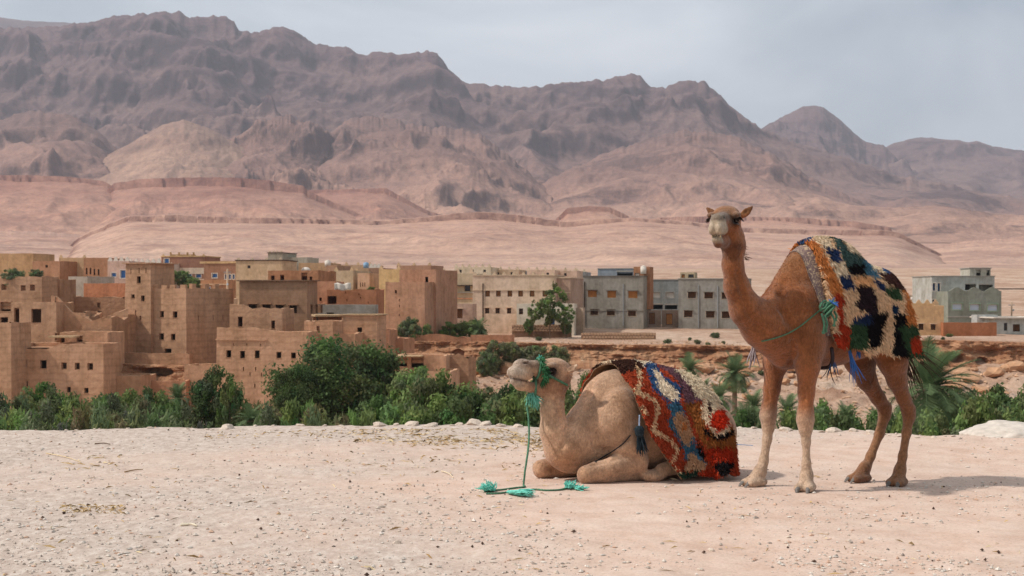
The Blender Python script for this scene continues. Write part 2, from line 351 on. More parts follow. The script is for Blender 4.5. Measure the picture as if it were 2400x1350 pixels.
hill('escarpment', [(60,596),(130,580),(210,545),(300,507),(420,506),(550,512),(760,516),(900,518),(1000,510),(1100,499),(1180,501),(1250,511),(1330,522),(1400,516),(1480,512),(1600,520),(1750,535),(1900,540),(2080,541),(2110,548),(2180,585),(2260,610),(2320,625)], 1250, 640, 9, M_ESC, cap=(.075,.05), amp=.07, p=1.15, n=520, seed=1, nsc=2.2, crest_noise=1.4, Dback=1500)
hill('hill', [(2050,640),(2120,600),(2200,575),(2300,560),(2400,556),(2550,565),(2700,600)], 1500, 800, 14, M_ESC, amp=.07, seed=12, nsc=1.5)
hill('hill', [(2200,690),(2280,665),(2340,648),(2400,642),(2520,640),(2700,690)], 520, 330, 3, M_ESC, amp=.08, seed=13, nsc=1.5, n=160, m=60)
hill('hill', [(-300,560),(-100,545),(0,540),(120,543),(240,556),(360,590)], 1450, 800, 14, M_ESC, amp=.06, seed=14, nsc=1.6)
hill('mesa', [(-1200,450),(-700,430),(-300,420),(-100,416),(0,418),(120,419),(200,424),(244,432),(300,466),(420,520)], 2000, 1450, 45, M_MESA, cap=(.07,.16), amp=.08, p=1.2, seed=2, nsc=2, crest_noise=1.2, ends=False)
hill('mesa', [(150,540),(225,480),(266,434),(330,424),(430,421),(530,420),(620,426),(712,440),(722,452),(830,500),(900,530)], 1950, 1420, 45, M_MESA, cap=(.085,.12), amp=.08, p=1.15, seed=3, nsc=2, crest_noise=1.2, ends=False)
hill('mesa', [(640,452),(720,449),(820,448),(905,446),(922,456),(1000,498),(1080,520)], 2150, 1600, 55, M_MESA, cap=(.07,.12), amp=.07, p=1.15, seed=4, nsc=2, crest_noise=1.0, ends=False)
hill('mesa', [(1290,530),(1330,492),(1380,488),(1430,490),(1470,510),(1500,530)], 1700, 1400, 50, M_MESA, cap=(.12,.2), amp=.05, seed=5, n=140, m=70, crest_noise=.8)
hill('mesa', [(1480,520),(1560,512),(1700,510),(1850,512),(2000,520),(2120,540)], 1850, 1450, 50, M_MESA, cap=(.14,.1), amp=.05, seed=15, n=260, m=80, crest_noise=.9)
hill('foothill', [(-1200,430),(-800,330),(-500,350),(-260,360),(-120,330),(-20,290),(60,262),(150,262),(220,300),(300,370),(360,420),(420,450)], 3050, 2300, 95, M_FOOT, amp=.12, seed=21, nsc=1.4, terr=(90,3,.5), crest_noise=6)
hill('foothill', [(60,445),(170,405),(300,340),(380,292),(430,280),(490,300),(560,340),(650,392),(760,430),(860,455)], 2900, 2250, 92, M_FAN, amp=.06, seed=22, nsc=1.5)
hill('foothill', [(430,420),(520,334),(560,318),(600,284),(640,276),(680,268),(700,282),(740,288),(800,330),(860,360),(930,420),(1000,470)], 3000, 2300, 95, M_FOOT, amp=.15, seed=23, nsc=1.3, terr=(90,3,.3), crest_noise=7)
hill('foothill', [(660,440),(760,320),(830,274),(900,276),(980,296),(1080,304),(1130,316),(1180,352),(1230,400),(1300,455),(1380,490)], 3100, 2250, 92, M_FOOT, amp=.14, seed=24, nsc=1.3, terr=(90,3,.35), crest_noise=7)
hill('foothill', [(1180,470),(1290,420),(1400,366),(1500,330),(1600,306),(1660,308),(1740,326),(1820,366),(1930,430),(2050,490),(2140,520)], 3200, 2250, 92, M_FOOT, amp=.12, seed=25, nsc=1.2, terr=(100,3,.3), crest_noise=5)
hill('foothill', [(1660,520),(1780,486),(1860,464),(1920,462),(2000,482),(2100,486),(2200,480),(2320,500),(2450,506),(2700,500),(3000,520),(3400,560)], 2700, 2000, 75, M_FOOT, amp=.12, seed=26, nsc=1.5, terr=(60,3,.5))
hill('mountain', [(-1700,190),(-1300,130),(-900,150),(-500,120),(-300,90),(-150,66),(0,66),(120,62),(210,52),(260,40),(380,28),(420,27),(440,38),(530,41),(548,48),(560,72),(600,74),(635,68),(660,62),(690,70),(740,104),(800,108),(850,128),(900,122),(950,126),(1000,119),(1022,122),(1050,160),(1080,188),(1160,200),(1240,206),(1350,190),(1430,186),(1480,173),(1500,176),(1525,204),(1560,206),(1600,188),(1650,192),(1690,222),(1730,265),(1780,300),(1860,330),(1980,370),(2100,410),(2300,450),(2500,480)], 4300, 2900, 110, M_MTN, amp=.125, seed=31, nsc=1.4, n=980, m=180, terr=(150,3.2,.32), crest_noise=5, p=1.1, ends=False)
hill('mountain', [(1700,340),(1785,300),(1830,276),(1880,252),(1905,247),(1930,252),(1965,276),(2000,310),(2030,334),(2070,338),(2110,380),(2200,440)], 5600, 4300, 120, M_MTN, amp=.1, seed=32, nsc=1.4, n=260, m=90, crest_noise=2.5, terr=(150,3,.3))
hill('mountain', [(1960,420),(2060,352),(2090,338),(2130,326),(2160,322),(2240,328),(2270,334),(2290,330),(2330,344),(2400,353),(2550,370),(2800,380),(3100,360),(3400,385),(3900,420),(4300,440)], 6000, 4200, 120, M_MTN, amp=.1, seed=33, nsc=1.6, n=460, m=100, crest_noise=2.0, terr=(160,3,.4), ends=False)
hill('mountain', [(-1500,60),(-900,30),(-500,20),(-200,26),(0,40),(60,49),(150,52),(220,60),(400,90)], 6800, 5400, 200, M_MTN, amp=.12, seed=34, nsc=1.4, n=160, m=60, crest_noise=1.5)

# ---- haze: even air round the whole scene
hz = MB().box(-7600, 7600, -60, 8800, -14, 1460).build('haze', None)
tag(hz, 'pale even haze filling the valley and veiling the mountains', None, None, 'stuff')
hm = bpy.data.materials.new('haze_air'); hm.use_nodes = True; hm.node_tree.nodes.clear()
pv = hm.node_tree.nodes.new('ShaderNodeVolumePrincipled'); pv.inputs['Color'].default_value = (.81, .87, 1.0, 1); pv.inputs['Density'].default_value = 0.000072; pv.inputs['Anisotropy'].default_value = .2
ho = hm.node_tree.nodes.new('ShaderNodeOutputMaterial'); hm.node_tree.links.new(pv.outputs[0], ho.inputs['Volume'])
hz.data.materials.append(hm)
# ---------------------------------------------------------------- implicit surface bodies
class Field:
    "smooth union of rounded cones and ellipsoids sampled on a grid; local axes: s forward, l left, z up"
    def __init__(self, lo, hi, h):
        self.lo = np.array(lo, float); self.h = h; self.n = np.ceil((np.array(hi) - lo) / h).astype(int) + 1
        self.d = np.full(self.n, 9.0, np.float32); self.prims = []
    def _blk(self, a, b, pad):
        i0 = np.maximum(np.floor((np.minimum(a, b) - pad - self.lo) / self.h).astype(int), 0)
        i1 = np.minimum(np.ceil((np.maximum(a, b) + pad - self.lo) / self.h).astype(int) + 1, self.n)
        sl = tuple(slice(i0[k], max(i1[k], i0[k])) for k in range(3))
        ax = [self.lo[k] + self.h * np.arange(i0[k], max(i1[k], i0[k])) for k in range(3)]
        return sl, np.meshgrid(*ax, indexing='ij')
    @staticmethod
    def _cone(X, a, b, ra, rb, sc):
        a = np.asarray(a, float); b = np.asarray(b, float); ab = (b - a) / sc; L2 = max((ab ** 2).sum(), 1e-12)
        p = [(X[k] - a[k]) / sc[k] for k in range(3)]
        t = np.clip((p[0] * ab[0] + p[1] * ab[1] + p[2] * ab[2]) / L2, 0, 1)
        d = np.sqrt((p[0] - t * ab[0]) ** 2 + (p[1] - t * ab[1]) ** 2 + (p[2] - t * ab[2]) ** 2)
        return (d - (ra + (rb - ra) * t)) * min(sc)
    @staticmethod
    def _ell(X, c, r, M):
        p = [X[k] - c[k] for k in range(3)]
        if M is not None: p = [M[0][k] * p[0] + M[1][k] * p[1] + M[2][k] * p[2] for k in range(3)]   # world -> local
        k0 = np.sqrt(sum((p[k] / r[k]) ** 2 for k in range(3))); k1 = np.sqrt(sum((p[k] / r[k] ** 2) ** 2 for k in range(3)))
        return k0 * (k0 - 1) / np.maximum(k1, 1e-9)
    def _merge(self, sl, v, k, sub):
        a = self.d[sl]
        if a.size == 0: return
        if sub:
            h = np.clip(.5 - .5 * (a + v) / k, 0, 1); self.d[sl] = a * (1 - h) - v * h + k * h * (1 - h)
        else:
            h = np.clip(.5 + .5 * (a - v) / k, 0, 1); self.d[sl] = a * (1 - h) + v * h - k * h * (1 - h)
    def cone(self, a, b, ra, rb, k=.05, sc=(1, 1, 1), sub=False):
        sc = np.array(sc, float); pad = max(ra, rb) * sc.max() + k + 2 * self.h
        sl, X = self._blk(np.array(a, float), np.array(b, float), pad); self._merge(sl, self._cone(X, a, b, ra, rb, sc), k, sub)
        self.prims.append(('c', a, b, ra, rb, k, sc, sub))
    def ell(self, c, r, M=None, k=.05, sub=False):
        c = np.array(c, float); pad = max(r) + k + 2 * self.h
        sl, X = self._blk(c, c, pad); self._merge(sl, self._ell(X, c, r, M), k, sub); self.prims.append(('e', c, r, M, k, sub))
    def chain(self, pts, k=.04, sc=(1, 1, 1), k0=None):
        for i in range(len(pts) - 1): self.cone(pts[i][:3], pts[i+1][:3], pts[i][3], pts[i+1][3], (k0 if (i == 0 and k0) else k), sc)
    def sample(self, p):
        "trilinear lookup"
        q = (np.asarray(p, float) - self.lo) / self.h; q = np.clip(q, 0, self.n - 1.001); i = np.floor(q).astype(int); f = q - i; out = 0
        for dx in (0, 1):
            for dy in (0, 1):
                for dz in (0, 1):
                    w = (f[..., 0] if dx else 1 - f[..., 0]) * (f[..., 1] if dy else 1 - f[..., 1]) * (f[..., 2] if dz else 1 - f[..., 2])
                    out = out + w * self.d[i[..., 0] + dx, i[..., 1] + dy, i[..., 2] + dz]
        return out
    def mesh(self):
        "naive surface nets"
        d = self.d; neg = d < 0; n = self.n
        s = np.zeros(n - 1, np.int8)
        for dx in (0, 1):
            for dy in (0, 1):
                for dz in (0, 1): s += neg[dx:n[0]-1+dx, dy:n[1]-1+dy, dz:n[2]-1+dz]
        act = (s > 0) & (s < 8); idx = np.argwhere(act); vid = np.full(n - 1, -1, np.int64); vid[act] = np.arange(len(idx))
        acc = np.zeros((len(idx), 3)); cnt = np.zeros(len(idx))
        cs = [(0,0,0),(1,0,0),(0,1,0),(1,1,0),(0,0,1),(1,0,1),(0,1,1),(1,1,1)]
        val = np.stack([d[idx[:,0]+c[0], idx[:,1]+c[1], idx[:,2]+c[2]] for c in cs], 1)
        for a in range(8):
            for b in range(a + 1, 8):
                if sum(abs(cs[a][k] - cs[b][k]) for k in range(3)) != 1: continue
                m = (val[:, a] < 0) != (val[:, b] < 0); t = np.where(m, val[:, a] / np.where(m, val[:, a] - val[:, b], 1), 0)
                pa = np.array(cs[a], float); pb = np.array(cs[b], float)
                acc += m[:, None] * (pa + t[:, None] * (pb - pa)); cnt += m
        v = self.lo + self.h * (idx + acc / cnt[:, None])
        faces = []
        for ax in range(3):
            u, w = (ax + 1) % 3, (ax + 2) % 3
            sl0 = [slice(None)] * 3; sl1 = [slice(None)] * 3; sl0[ax] = slice(0, -1); sl1[ax] = slice(1, None)
            ch = neg[tuple(sl0)] != neg[tuple(sl1)]; e = np.argwhere(ch); flip = neg[tuple(sl0)][ch]
            ok = (e[:, u] > 0) & (e[:, w] > 0) & (e[:, u] < n[u] - 1) & (e[:, w] < n[w] - 1); e = e[ok]; flip = flip[ok]
            q = []
            for (du, dw) in ((-1, -1), (0, -1), (0, 0), (-1, 0)):
                c = e.copy(); c[:, u] += du; c[:, w] += dw; q.append(vid[c[:, 0], c[:, 1], c[:, 2]])
            q = np.stack(q, 1); q[~flip] = q[~flip][:, ::-1]; faces.append(q)
        f = np.concatenate(faces); return v, f[(f >= 0).all(1)]
def laplace(v, f, it=2, w=.5):
    e = np.concatenate([f[:, [0,1]], f[:, [1,2]], f[:, [2,3]], f[:, [3,0]]])
    e = np.concatenate([e, e[:, ::-1]]); cnt = np.bincount(e[:, 0], minlength=len(v))[:, None]
    for _ in range(it):
        a = np.stack([np.bincount(e[:, 0], v[e[:, 1], k], len(v)) for k in range(3)], 1) / np.maximum(cnt, 1); v = v * (1 - w) + a * w
    return v
class Frame:
    "local s/l/z -> world"
    def __init__(self, O, yaw): self.O = np.array(O, float); c, s = math.cos(yaw), math.sin(yaw); self.f = np.array([-c, -s, 0.]); self.L = np.array([s, -c, 0.])
    def w(self, p): p = np.asarray(p, float); return self.O + p[..., :1] * self.f + p[..., 1:2] * self.L + p[..., 2:3] * np.array([0, 0, 1.])
def to_px(w): w = np.asarray(w); return np.stack([CX + F * w[..., 0] / w[..., 1], HY - F * (w[..., 2] - EYE) / w[..., 1]], -1)
def rotm(yaw, pitch, roll=0):
    "columns: forward, left, up of a tilted frame (in s,l,z)"
    cy, sy, cp, sp = math.cos(yaw), math.sin(yaw), math.cos(pitch), math.sin(pitch)
    f = np.array([cy * cp, sy * cp, sp]); l = np.array([-sy, cy, 0.]); u = np.cross(f, l)
    if roll: c, s = math.cos(roll), math.sin(roll); l, u = l * c + u * s, u * c - l * s
    return np.stack([f, l, u], 1)
def head(fd, C, M, g=1.0, G=(1.0, 1.08, 1.22), mw=1.0, chin=0.0, ear=(1.75, .52)):
    "camel head; C skull centre, M frame columns (forward, left, up); mw muzzle width, chin lifts the front of the jaw"
    C = np.array(C, float); G = np.array(G) * g; W = lambda a, b, c: C + M @ (np.array([a, b, c]) * G)
    MM = lambda yaw, pitch, roll=0: (M @ rotm(yaw, pitch, roll)); gm = float((G[0] + G[2]) / 2); q = chin
    E = lambda a, b, c, r, m=M, k=.03, sub=False: fd.ell(W(a, b, c), [v * w for v, w in zip(r, G)], m.tolist(), k, sub)
    cone = lambda a, b, ra, rb, k, sub=False: fd.cone(W(*a), W(*b), ra * gm, rb * gm, k, sub=sub)
    E(-.035, 0, .015, (.125, .088, .088), k=.05)                       # cranium
    E(.0, 0, .060, (.095, .078, .046), k=.035)                         # forehead dome
    E(.03, 0, -.02, (.12, .072, .075), k=.04)
    cone((.06, 0, .022), (.17, 0, .016), .056, .050, .04)               # nasal bridge
    cone((.17, 0, .012), (.27, 0, .010), .050, .050, .03)
    E(.275, 0, .012, (.075, .058 * mw, .046), k=.025)                  # nose
    E(.28, 0, -.034, (.085, .060 * mw, .052), k=.03)                   # upper muzzle
    for s in (1, -1):
        E(.330, .030 * s * mw, -.044, (.050, .034 * mw, .044), k=.008) # split upper lip
        E(.25, .046 * s * mw, -.044, (.060, .026, .038), k=.02)
        E(.068, .080 * s, .048, (.056, .030, .022), MM(.25 * s, -.12), .014)  # brow ridge
        E(.045, .080 * s, -.030, (.055, .022, .018), MM(.2 * s, .2), .018)    # cheekbone
        E(.066, .112 * s, .010, (.038, .030, .026), k=.010, sub=True)  # socket
        E(.155, .080 * s, -.020, (.055, .026, .050), k=.03, sub=True)  # hollow behind the muzzle
        E(-.005, .052 * s, -.088, (.085, .038, .078), k=.03)           # jaw muscle
        cone((-.115, .075 * s, -.03), (-.075, .07 * s, -.16), .014, .014, .03, True)   # fold behind the jaw
        em = MM(s * ear[0], ear[1]); ax = em[:, 0]; b0 = W(-.085, .078 * s, .030)
        for t, (ra, rb, rc) in ((.030, (.036, .022, .028)), (.060, (.042, .019, .034)), (.094, (.032, .012, .022)), (.116, (.022, .008, .010))): fd.ell(b0 + ax * t * g, [ra * g, rb * g, rc * g], em.tolist(), .012)   # ear
        nf = M[:, 0]; fd.ell(b0 + ax * .070 * g + nf * .016 * g, [.040 * g, .013 * g, .020 * g], em.tolist(), .008, True)
        fd.cone(W(.328, .014 * s * mw, .010), W(.262, .060 * s * mw, .036), .008 * gm, .007 * gm, .006, sub=True)  # slit nostril
        fd.cone(W(.334, .014 * s * mw, -.006), W(.272, .062 * s * mw, .018), .009 * gm, .008 * gm, .006)
        fd.cone(W(.318, .014 * s * mw, .028), W(.258, .056 * s * mw, .050), .009 * gm, .008 * gm, .008)
    cone((-.03, 0, -.118), (.12, 0, -.128), .052, .042, .04)            # mandible
    cone((.12, 0, -.128), (.28, 0, -.122 + q), .042, .034, .03)
    E(.310, 0, -.112 + q, (.046, .044 * mw, .028), k=.012)             # lower lip
    E(.262, 0, -.146 + q, (.042, .026, .022), k=.03)                   # chin
    for s in (1, -1):                                                  # mouth line
        cone((.385, .012 * s, -.084 + q), (.30, .055 * s * mw, -.082 + q), .0055, .0050, .006, True); cone((.30, .055 * s * mw, -.082 + q), (.205, .068 * s * mw, -.066 + q), .0050, .0040, .006, True)
    cone((.40, 0, -.084 + q), (.32, 0, -.084 + q), .008, .005, .008, True)
    cone((.40, 0, -.076), (.352, 0, -.006), .007, .005, .010, True)     # cleft
    return W
def foot(fd, C, yaw, g=1.0):
    "broad two-toed pad; C on the ground"
    M = rotm(yaw, 0); W = lambda a, b, c: np.array(C, float) + M @ np.array([a, b, c]) * g
    fd.ell(W(.01, 0, .035), [.095 * g, .082 * g, .046 * g], M.tolist(), .03)
    for s in (1, -1): fd.ell(W(.075, .043 * s, .030), [.062 * g, .040 * g, .036 * g], (M @ rotm(.15 * s, 0)).tolist(), .014)
    fd.cone(W(-.015, 0, .13), W(.04, 0, .05), .046 * g, .05 * g, .04)
    fd.cone(W(.17, 0, .03), W(.07, 0, .075), .006, .006, .02, sub=True)
    return W
def nail_mesh(g=1.0):
    v, f = [], []
    n, m = 7, 5
    for i in range(n):
        t = i / (n - 1); hw = .026 * (1 - .55 * t); zz = .052 - .05 * t ** 1.4; x = .0 + .055 * t ** .8
        for k in range(m): a = (k / (m - 1) - .5) * 2.2; v.append((x - .014 * (1 - math.cos(a)) * 1.6, hw * math.sin(a) / .9, max(zz * (.55 + .45 * math.cos(a)), .002)))
    for i in range(n - 1):
        for k in range(m - 1): a = i * m + k; f.append((a, a + 1, a + 1 + m, a + m))
    c = len(v); v += [(-.01, 0, .0)]
    for k in range(m - 1): f.append((c, k + 1, k))
    return pydata('toenail', v, f, True)
def sphere_mesh(name, r, n=12, m=8, sc=(1, 1, 1)):
    v = [(0, 0, r * sc[2])]; f = []
    for i in range(1, m):
        for k in range(n): a = math.pi * i / m; b = 2 * math.pi * k / n; v.append((r * sc[0] * math.sin(a) * math.cos(b), r * sc[1] * math.sin(a) * math.sin(b), r * sc[2] * math.cos(a)))
    v.append((0, 0, -r * sc[2]))
    for k in range(n): f.append((0, 1 + k, 1 + (k + 1) % n))
    for i in range(m - 2):
        for k in range(n): a = 1 + i * n; f.append((a + k, a + n + k, a + n + (k + 1) % n, a + (k + 1) % n))
    a = 1 + (m - 2) * n
    for k in range(n): f.append((a + k, len(v) - 1, a + (k + 1) % n))
    return pydata(name, v, f, True)
def in_poly(p, poly):
    x, y = p[:, 0], p[:, 1]; r = np.zeros(len(p), bool); n = len(poly)
    for i in range(n):
        (x1, y1), (x2, y2) = poly[i], poly[(i + 1) % n]
        c = ((y1 > y) != (y2 > y)) & (x < (x2 - x1) * (y - y1) / (y2 - y1 + 1e-9) + x1); r ^= c
    return r
def seg_dist(p, a, b):
    a, b = np.array(a, float), np.array(b, float); ab = b - a; t = np.clip(((p - a) @ ab) / (ab @ ab), 0, 1)
    return np.linalg.norm(p - a - t[:, None] * ab, axis=1)

M_FUR = {}
def fur_material(name):
    m, nt, b = mat_new(name, .92, .12)
    a = N(nt, 'ShaderNodeAttribute', attribute_name='Col')
    n1 = tex_noise(nt, 7, 6, .68); n2 = tex_noise(nt, 75, 4, .7, stretch=(1, 1, .45)); n3 = tex_noise(nt, 30, 5, .65)
    c = mixc(nt, 1., a.outputs['Color'], ramp(nt, n1, [(.3, (.72,.69,.66)), (.5, (1,1,1)), (.72, (1.16,1.15,1.13))]), 'MULTIPLY')
    c = mixc(nt, 1., c, ramp(nt, n2, [(.3, (.70,.68,.66)), (.7, (1.22,1.22,1.22))]), 'MULTIPLY')
    nt.links.new(c, b.inputs['Base Color']); b.inputs['Sheen Weight'].default_value = .25; b.inputs['Sheen Roughness'].default_value = .5
    c = mixc(nt, 1., c, ramp(nt, n3, [(.3, (.80,.79,.77)), (.7, (1.14,1.14,1.13))]), 'MULTIPLY'); nt.links.new(c, b.inputs['Base Color'])
    p = bump(nt, b, n3, .7, .02); bump(nt, b, n2, .8, .010, p); return m
def fur_hair(name, v, f, cols, parent, mat, dens, length, mask, seed=1, droop=.5):
    "short coat: thin blades standing on the skin, leaning down and back"
    rg = np.random.default_rng(seed); a, b, c = v[f[:, 0]], v[f[:, 1]], v[f[:, 2]]
    nrm = np.cross(v[f[:, 2]] - v[f[:, 0]], v[f[:, 3]] - v[f[:, 1]]); ar = .5 * np.linalg.norm(nrm, axis=1); nrm /= np.maximum(2 * ar, 1e-12)[:, None]
    L = mask(v[f].mean(1)); cnt = rg.poisson(ar * dens * (L > 0)); id_ = np.repeat(np.arange(len(f)), cnt); n = len(id_)
    u, w = rg.random(n)[:, None], rg.random(n)[:, None]
    p = (v[f[id_, 0]] * (1 - u) + v[f[id_, 1]] * u) * (1 - w) + (v[f[id_, 3]] * (1 - u) + v[f[id_, 2]] * u) * w
    nn = nrm[id_]; ln = (length * L[id_] * (.6 + .8 * rg.random(n)))[:, None]
    dirv = nn * .55 + droop * np.array([.25, 0, -1.]) + .45 * rg.normal(size=(n, 3)); dirv /= np.linalg.norm(dirv, axis=1)[:, None]
    side = np.cross(dirv, nn + .3 * rg.normal(size=(n, 3))); side /= np.linalg.norm(side, axis=1)[:, None]
    wd = .0026
    V = np.concatenate([p - side * wd - nn * .003, p + side * wd - nn * .003, p + dirv * ln], 0)
    Fc = np.stack([np.arange(n), np.arange(n) + n, np.arange(n) + 2 * n], 1)
    cc = cols[f[id_, 0]] * (1.1 + .6 * rg.random(n))[:, None]
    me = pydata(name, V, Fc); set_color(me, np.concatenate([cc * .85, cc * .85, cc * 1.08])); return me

def rug_surface(fd, s_list, zc, hem, lift=.02, nphi=34, flare=.03, lmax=None, ground=None, seed=0):
    "drapes a cloth over the body: for every station along the spine the profile up to its widest point, then hanging to the hem"
    grid = []
    for si, s in enumerate(s_list):
        row = {}
        for sd in (1, -1):
            ph = np.linspace(0, math.pi * .62, nphi); r = np.linspace(.02, .95, 240)
            S = np.full((nphi, 240), s); Lr = sd * np.sin(ph)[:, None] * r; Z = zc + np.cos(ph)[:, None] * r
            d = fd.sample(np.stack([S, Lr, Z], -1)); hit = np.array([r[np.argmax(q > 0)] if (q > 0).any() else .05 for q in d])
            pl = np.sin(ph) * (hit + lift); pz = zc + np.cos(ph) * (hit + lift)
            pl = np.maximum.accumulate(pl); hm = hem(s, sd)
            pts = [(pl[0], pz[0])]
            for a, b in zip(pl[1:], pz[1:]):
                if b < pts[-1][1] and b > hm: pts.append((a, b))
            last = pts[-1]; nd = max(int((last[1] - hm) / .03), 1)
            for k in range(1, nd + 1):
                t = k / nd; pts.append((last[0] + flare * t * (1 + .6 * math.sin(s * 17 + sd)) + .018 * math.sin(s * 26 + seed) * t, last[1] + (hm - last[1]) * t))
            row[sd] = np.array(pts)
        grid.append(row)
    return grid
def resample(poly, n):
    seg = np.linalg.norm(np.diff(poly, axis=0), axis=1); t = np.concatenate([[0], np.cumsum(seg)]); q = np.linspace(0, t[-1], n)
    return np.stack([np.interp(q, t, poly[:, k]) for k in range(poly.shape[1])], 1), t[-1]
def rug_grid(fd, s_list, zc, hem, nv, **kw):
    g = rug_surface(fd, s_list, zc, hem, **kw); out = []
    for s, row in zip(s_list, g):
        a = row[1]; b = row[-1] * np.array([-1, 1]); full = np.concatenate([b[::-1], a[1:]]); p, _ = resample(full, nv)
        out.append(np.concatenate([np.full((nv, 1), s), p], 1))
    g = np.array(out)
    for _ in range(2):                                       # relax
        g2 = g.copy(); g2[1:-1] = .5 * g[1:-1] + .25 * (g[2:] + g[:-2]); g2[:, 1:-1] = .5 * g2[:, 1:-1] + .25 * (g2[:, 2:] + g2[:, :-2]); g = g2
    return g
def grid_mesh(name, W, thick, nrm):
    n, m, _ = W.shape; V = np.concatenate([(W).reshape(-1, 3), (W - nrm * thick).reshape(-1, 3)]); I, J = np.meshgrid(np.arange(m - 1), np.arange(n - 1)); a = (J * m + I).ravel(); K = n * m
    f = [np.stack([a, a + 1, a + 1 + m, a + m], 1), np.stack([a + K, a + m + K, a + 1 + m + K, a + 1 + K], 1)]
    for st, en in ((np.arange(m - 1), np.arange(1, m)), (K - m + np.arange(1, m), K - m + np.arange(m - 1)), (m * np.arange(1, n), m * np.arange(n - 1)), (m * np.arange(n - 1) + m - 1, m * np.arange(1, n) + m - 1)):
        f.append(np.stack([st, en, en + K, st + K], 1))
    return pydata(name, V, np.concatenate(f), True)
def grid_normals(W):
    du = np.gradient(W, axis=0); dv = np.gradient(W, axis=1); n = np.cross(dv, du); n /= np.maximum(np.linalg.norm(n, axis=-1), 1e-9)[..., None]
    return n if n[W.shape[0] // 2, W.shape[1] // 2, 2] > 0 else -n
def shag(name, W, nrm, colour, per, length, seed, droop=.9, width=.008, lenf=None, fwd=None):
    "wool pile: bent tapering tufts, one colour per knot"
    rg = np.random.default_rng(seed); n, m, _ = W.shape
    du = np.linalg.norm(W[1:, :-1] - W[:-1, :-1], axis=-1); dv = np.linalg.norm(W[:-1, 1:] - W[:-1, :-1], axis=-1)
    cnt = rg.poisson(du * dv * per); I, J = np.nonzero(cnt); rep = cnt[I, J]; I = np.repeat(I, rep); J = np.repeat(J, rep); k = len(I)
    u, v = rg.random(k)[:, None], rg.random(k)[:, None]
    bl = lambda A: (A[I, J] * (1 - u) + A[I + 1, J] * u) * (1 - v) + (A[I, J + 1] * (1 - u) + A[I + 1, J + 1] * u) * v
    p = bl(W); nn = bl(nrm); nn /= np.linalg.norm(nn, axis=1)[:, None]
    c = colour(p, I, J)
    ln = length * (.65 + .7 * rg.random(k))
    if lenf is not None: ln = ln * lenf(p)
    d1 = nn + .25 * rg.normal(size=(k, 3)); d1 /= np.linalg.norm(d1, axis=1)[:, None]
    d2 = d1 * .5 + droop * np.array([0, 0, -1.]) + .22 * rg.normal(size=(k, 3))
    if fwd is not None: d2 = d2 + fwd
    d2 /= np.linalg.norm(d2, axis=1)[:, None]
    sd = np.cross(d1, rg.normal(size=(k, 3))); sd /= np.linalg.norm(sd, axis=1)[:, None]; s2 = np.cross(d1, sd)
    w = (width * (.7 + .6 * rg.random(k)))[:, None]; mid = p + d1 * (ln * .5)[:, None]; tip = mid + d2 * (ln * .62)[:, None]; b0 = p - nn * .006
    V = np.concatenate([b0 + sd * w, b0 - .5 * sd * w + .87 * s2 * w, b0 - .5 * sd * w - .87 * s2 * w,
                        mid + sd * w * 1.05, mid - .5 * sd * w * 1.05 + .87 * s2 * w * 1.05, mid - .5 * sd * w * 1.05 - .87 * s2 * w * 1.05, tip + sd * w * .35, tip - sd * w * .35])
    r = np.arange(k); q = lambda i: r + i * k
    f4 = np.concatenate([np.stack([q(a), q(b), q(b + 3), q(a + 3)], 1) for a, b in ((0, 1), (1, 2), (2, 0))] + [np.stack([q(3), q(4), q(7), q(6)], 1), np.stack([q(4), q(5), q(7), q(7)], 1)[:, :3].repeat(1, 0)[:, [0, 1, 2, 2]]])
    f = f4.tolist(); f = [x if x[2] != x[3] else x[:3] for x in f] + np.stack([q(5), q(3), q(6), q(7)], 1).tolist()
    me = pydata(name, V, f, False)
    var = ((.78 + .4 * rg.random(k)) * (1 + .22 * fbm(p[:, 0] * 22, p[:, 1] * 22, p[:, 2] * 22, 2)))[:, None]; cc = c * var
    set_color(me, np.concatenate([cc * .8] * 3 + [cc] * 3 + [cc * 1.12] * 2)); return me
# ---------------------------------------------------------------- the two camels
M_FUR = fur_material('camel_fur'); M_HAIR = attr_mat('camel_hair', .9, .15, 40, .15, .1); _t = M_HAIR.node_tree; _tr = N(_t, 'ShaderNodeBsdfTranslucent'); _t.links.new(_t.nodes['Principled BSDF'].inputs['Base Color'].links[0].from_socket, _tr.inputs[0]); _mx = N(_t, 'ShaderNodeMixShader'); _mx.inputs[0].default_value = .5; _t.links.new(_t.nodes['Principled BSDF'].outputs[0], _mx.inputs[1]); _t.links.new(_tr.outputs[0], _mx.inputs[2]); _t.links.new(_mx.outputs[0], _t.nodes['Material Output'].inputs[0])
M_WOOL = attr_mat('wool_pile', .97, .05, 60, .2, .15, .004); M_CLOTH = flat('rug_backing', s2l((120,92,70)), .97, .2, 40)
M_EYE = mat_new('camel_eye', .08, .6)[0]; M_EYE.node_tree.nodes['Principled BSDF'].inputs['Base Color'].default_value = (.012, .008, .006, 1)
M_NAIL = flat('toenail_horn', s2l((104,96,90)), .6, .35, 60, .4); M_TEETH = flat('teeth', s2l((205,182,138)), .4, .15, 80, .4)
M_LASH = flat('dark_lashes', s2l((38,28,24)), .9)
def curve_pts(pts, n=40):
    "Catmull-Rom through points"
    P_ = [Vector(p) for p in pts]; P_ = [P_[0] * 2 - P_[1]] + P_ + [P_[-1] * 2 - P_[-2]]; out = []
    k = len(P_) - 3
    for i in range(n + 1):
        t = i / n * k; j = min(int(t), k - 1); t -= j; a, b, c, d = P_[j:j+4]
        out.append(.5 * ((2 * b) + (c - a) * t + (2*a - 5*b + 4*c - d) * t * t + (3*b - a - 3*c + d) * t ** 3))
    return out
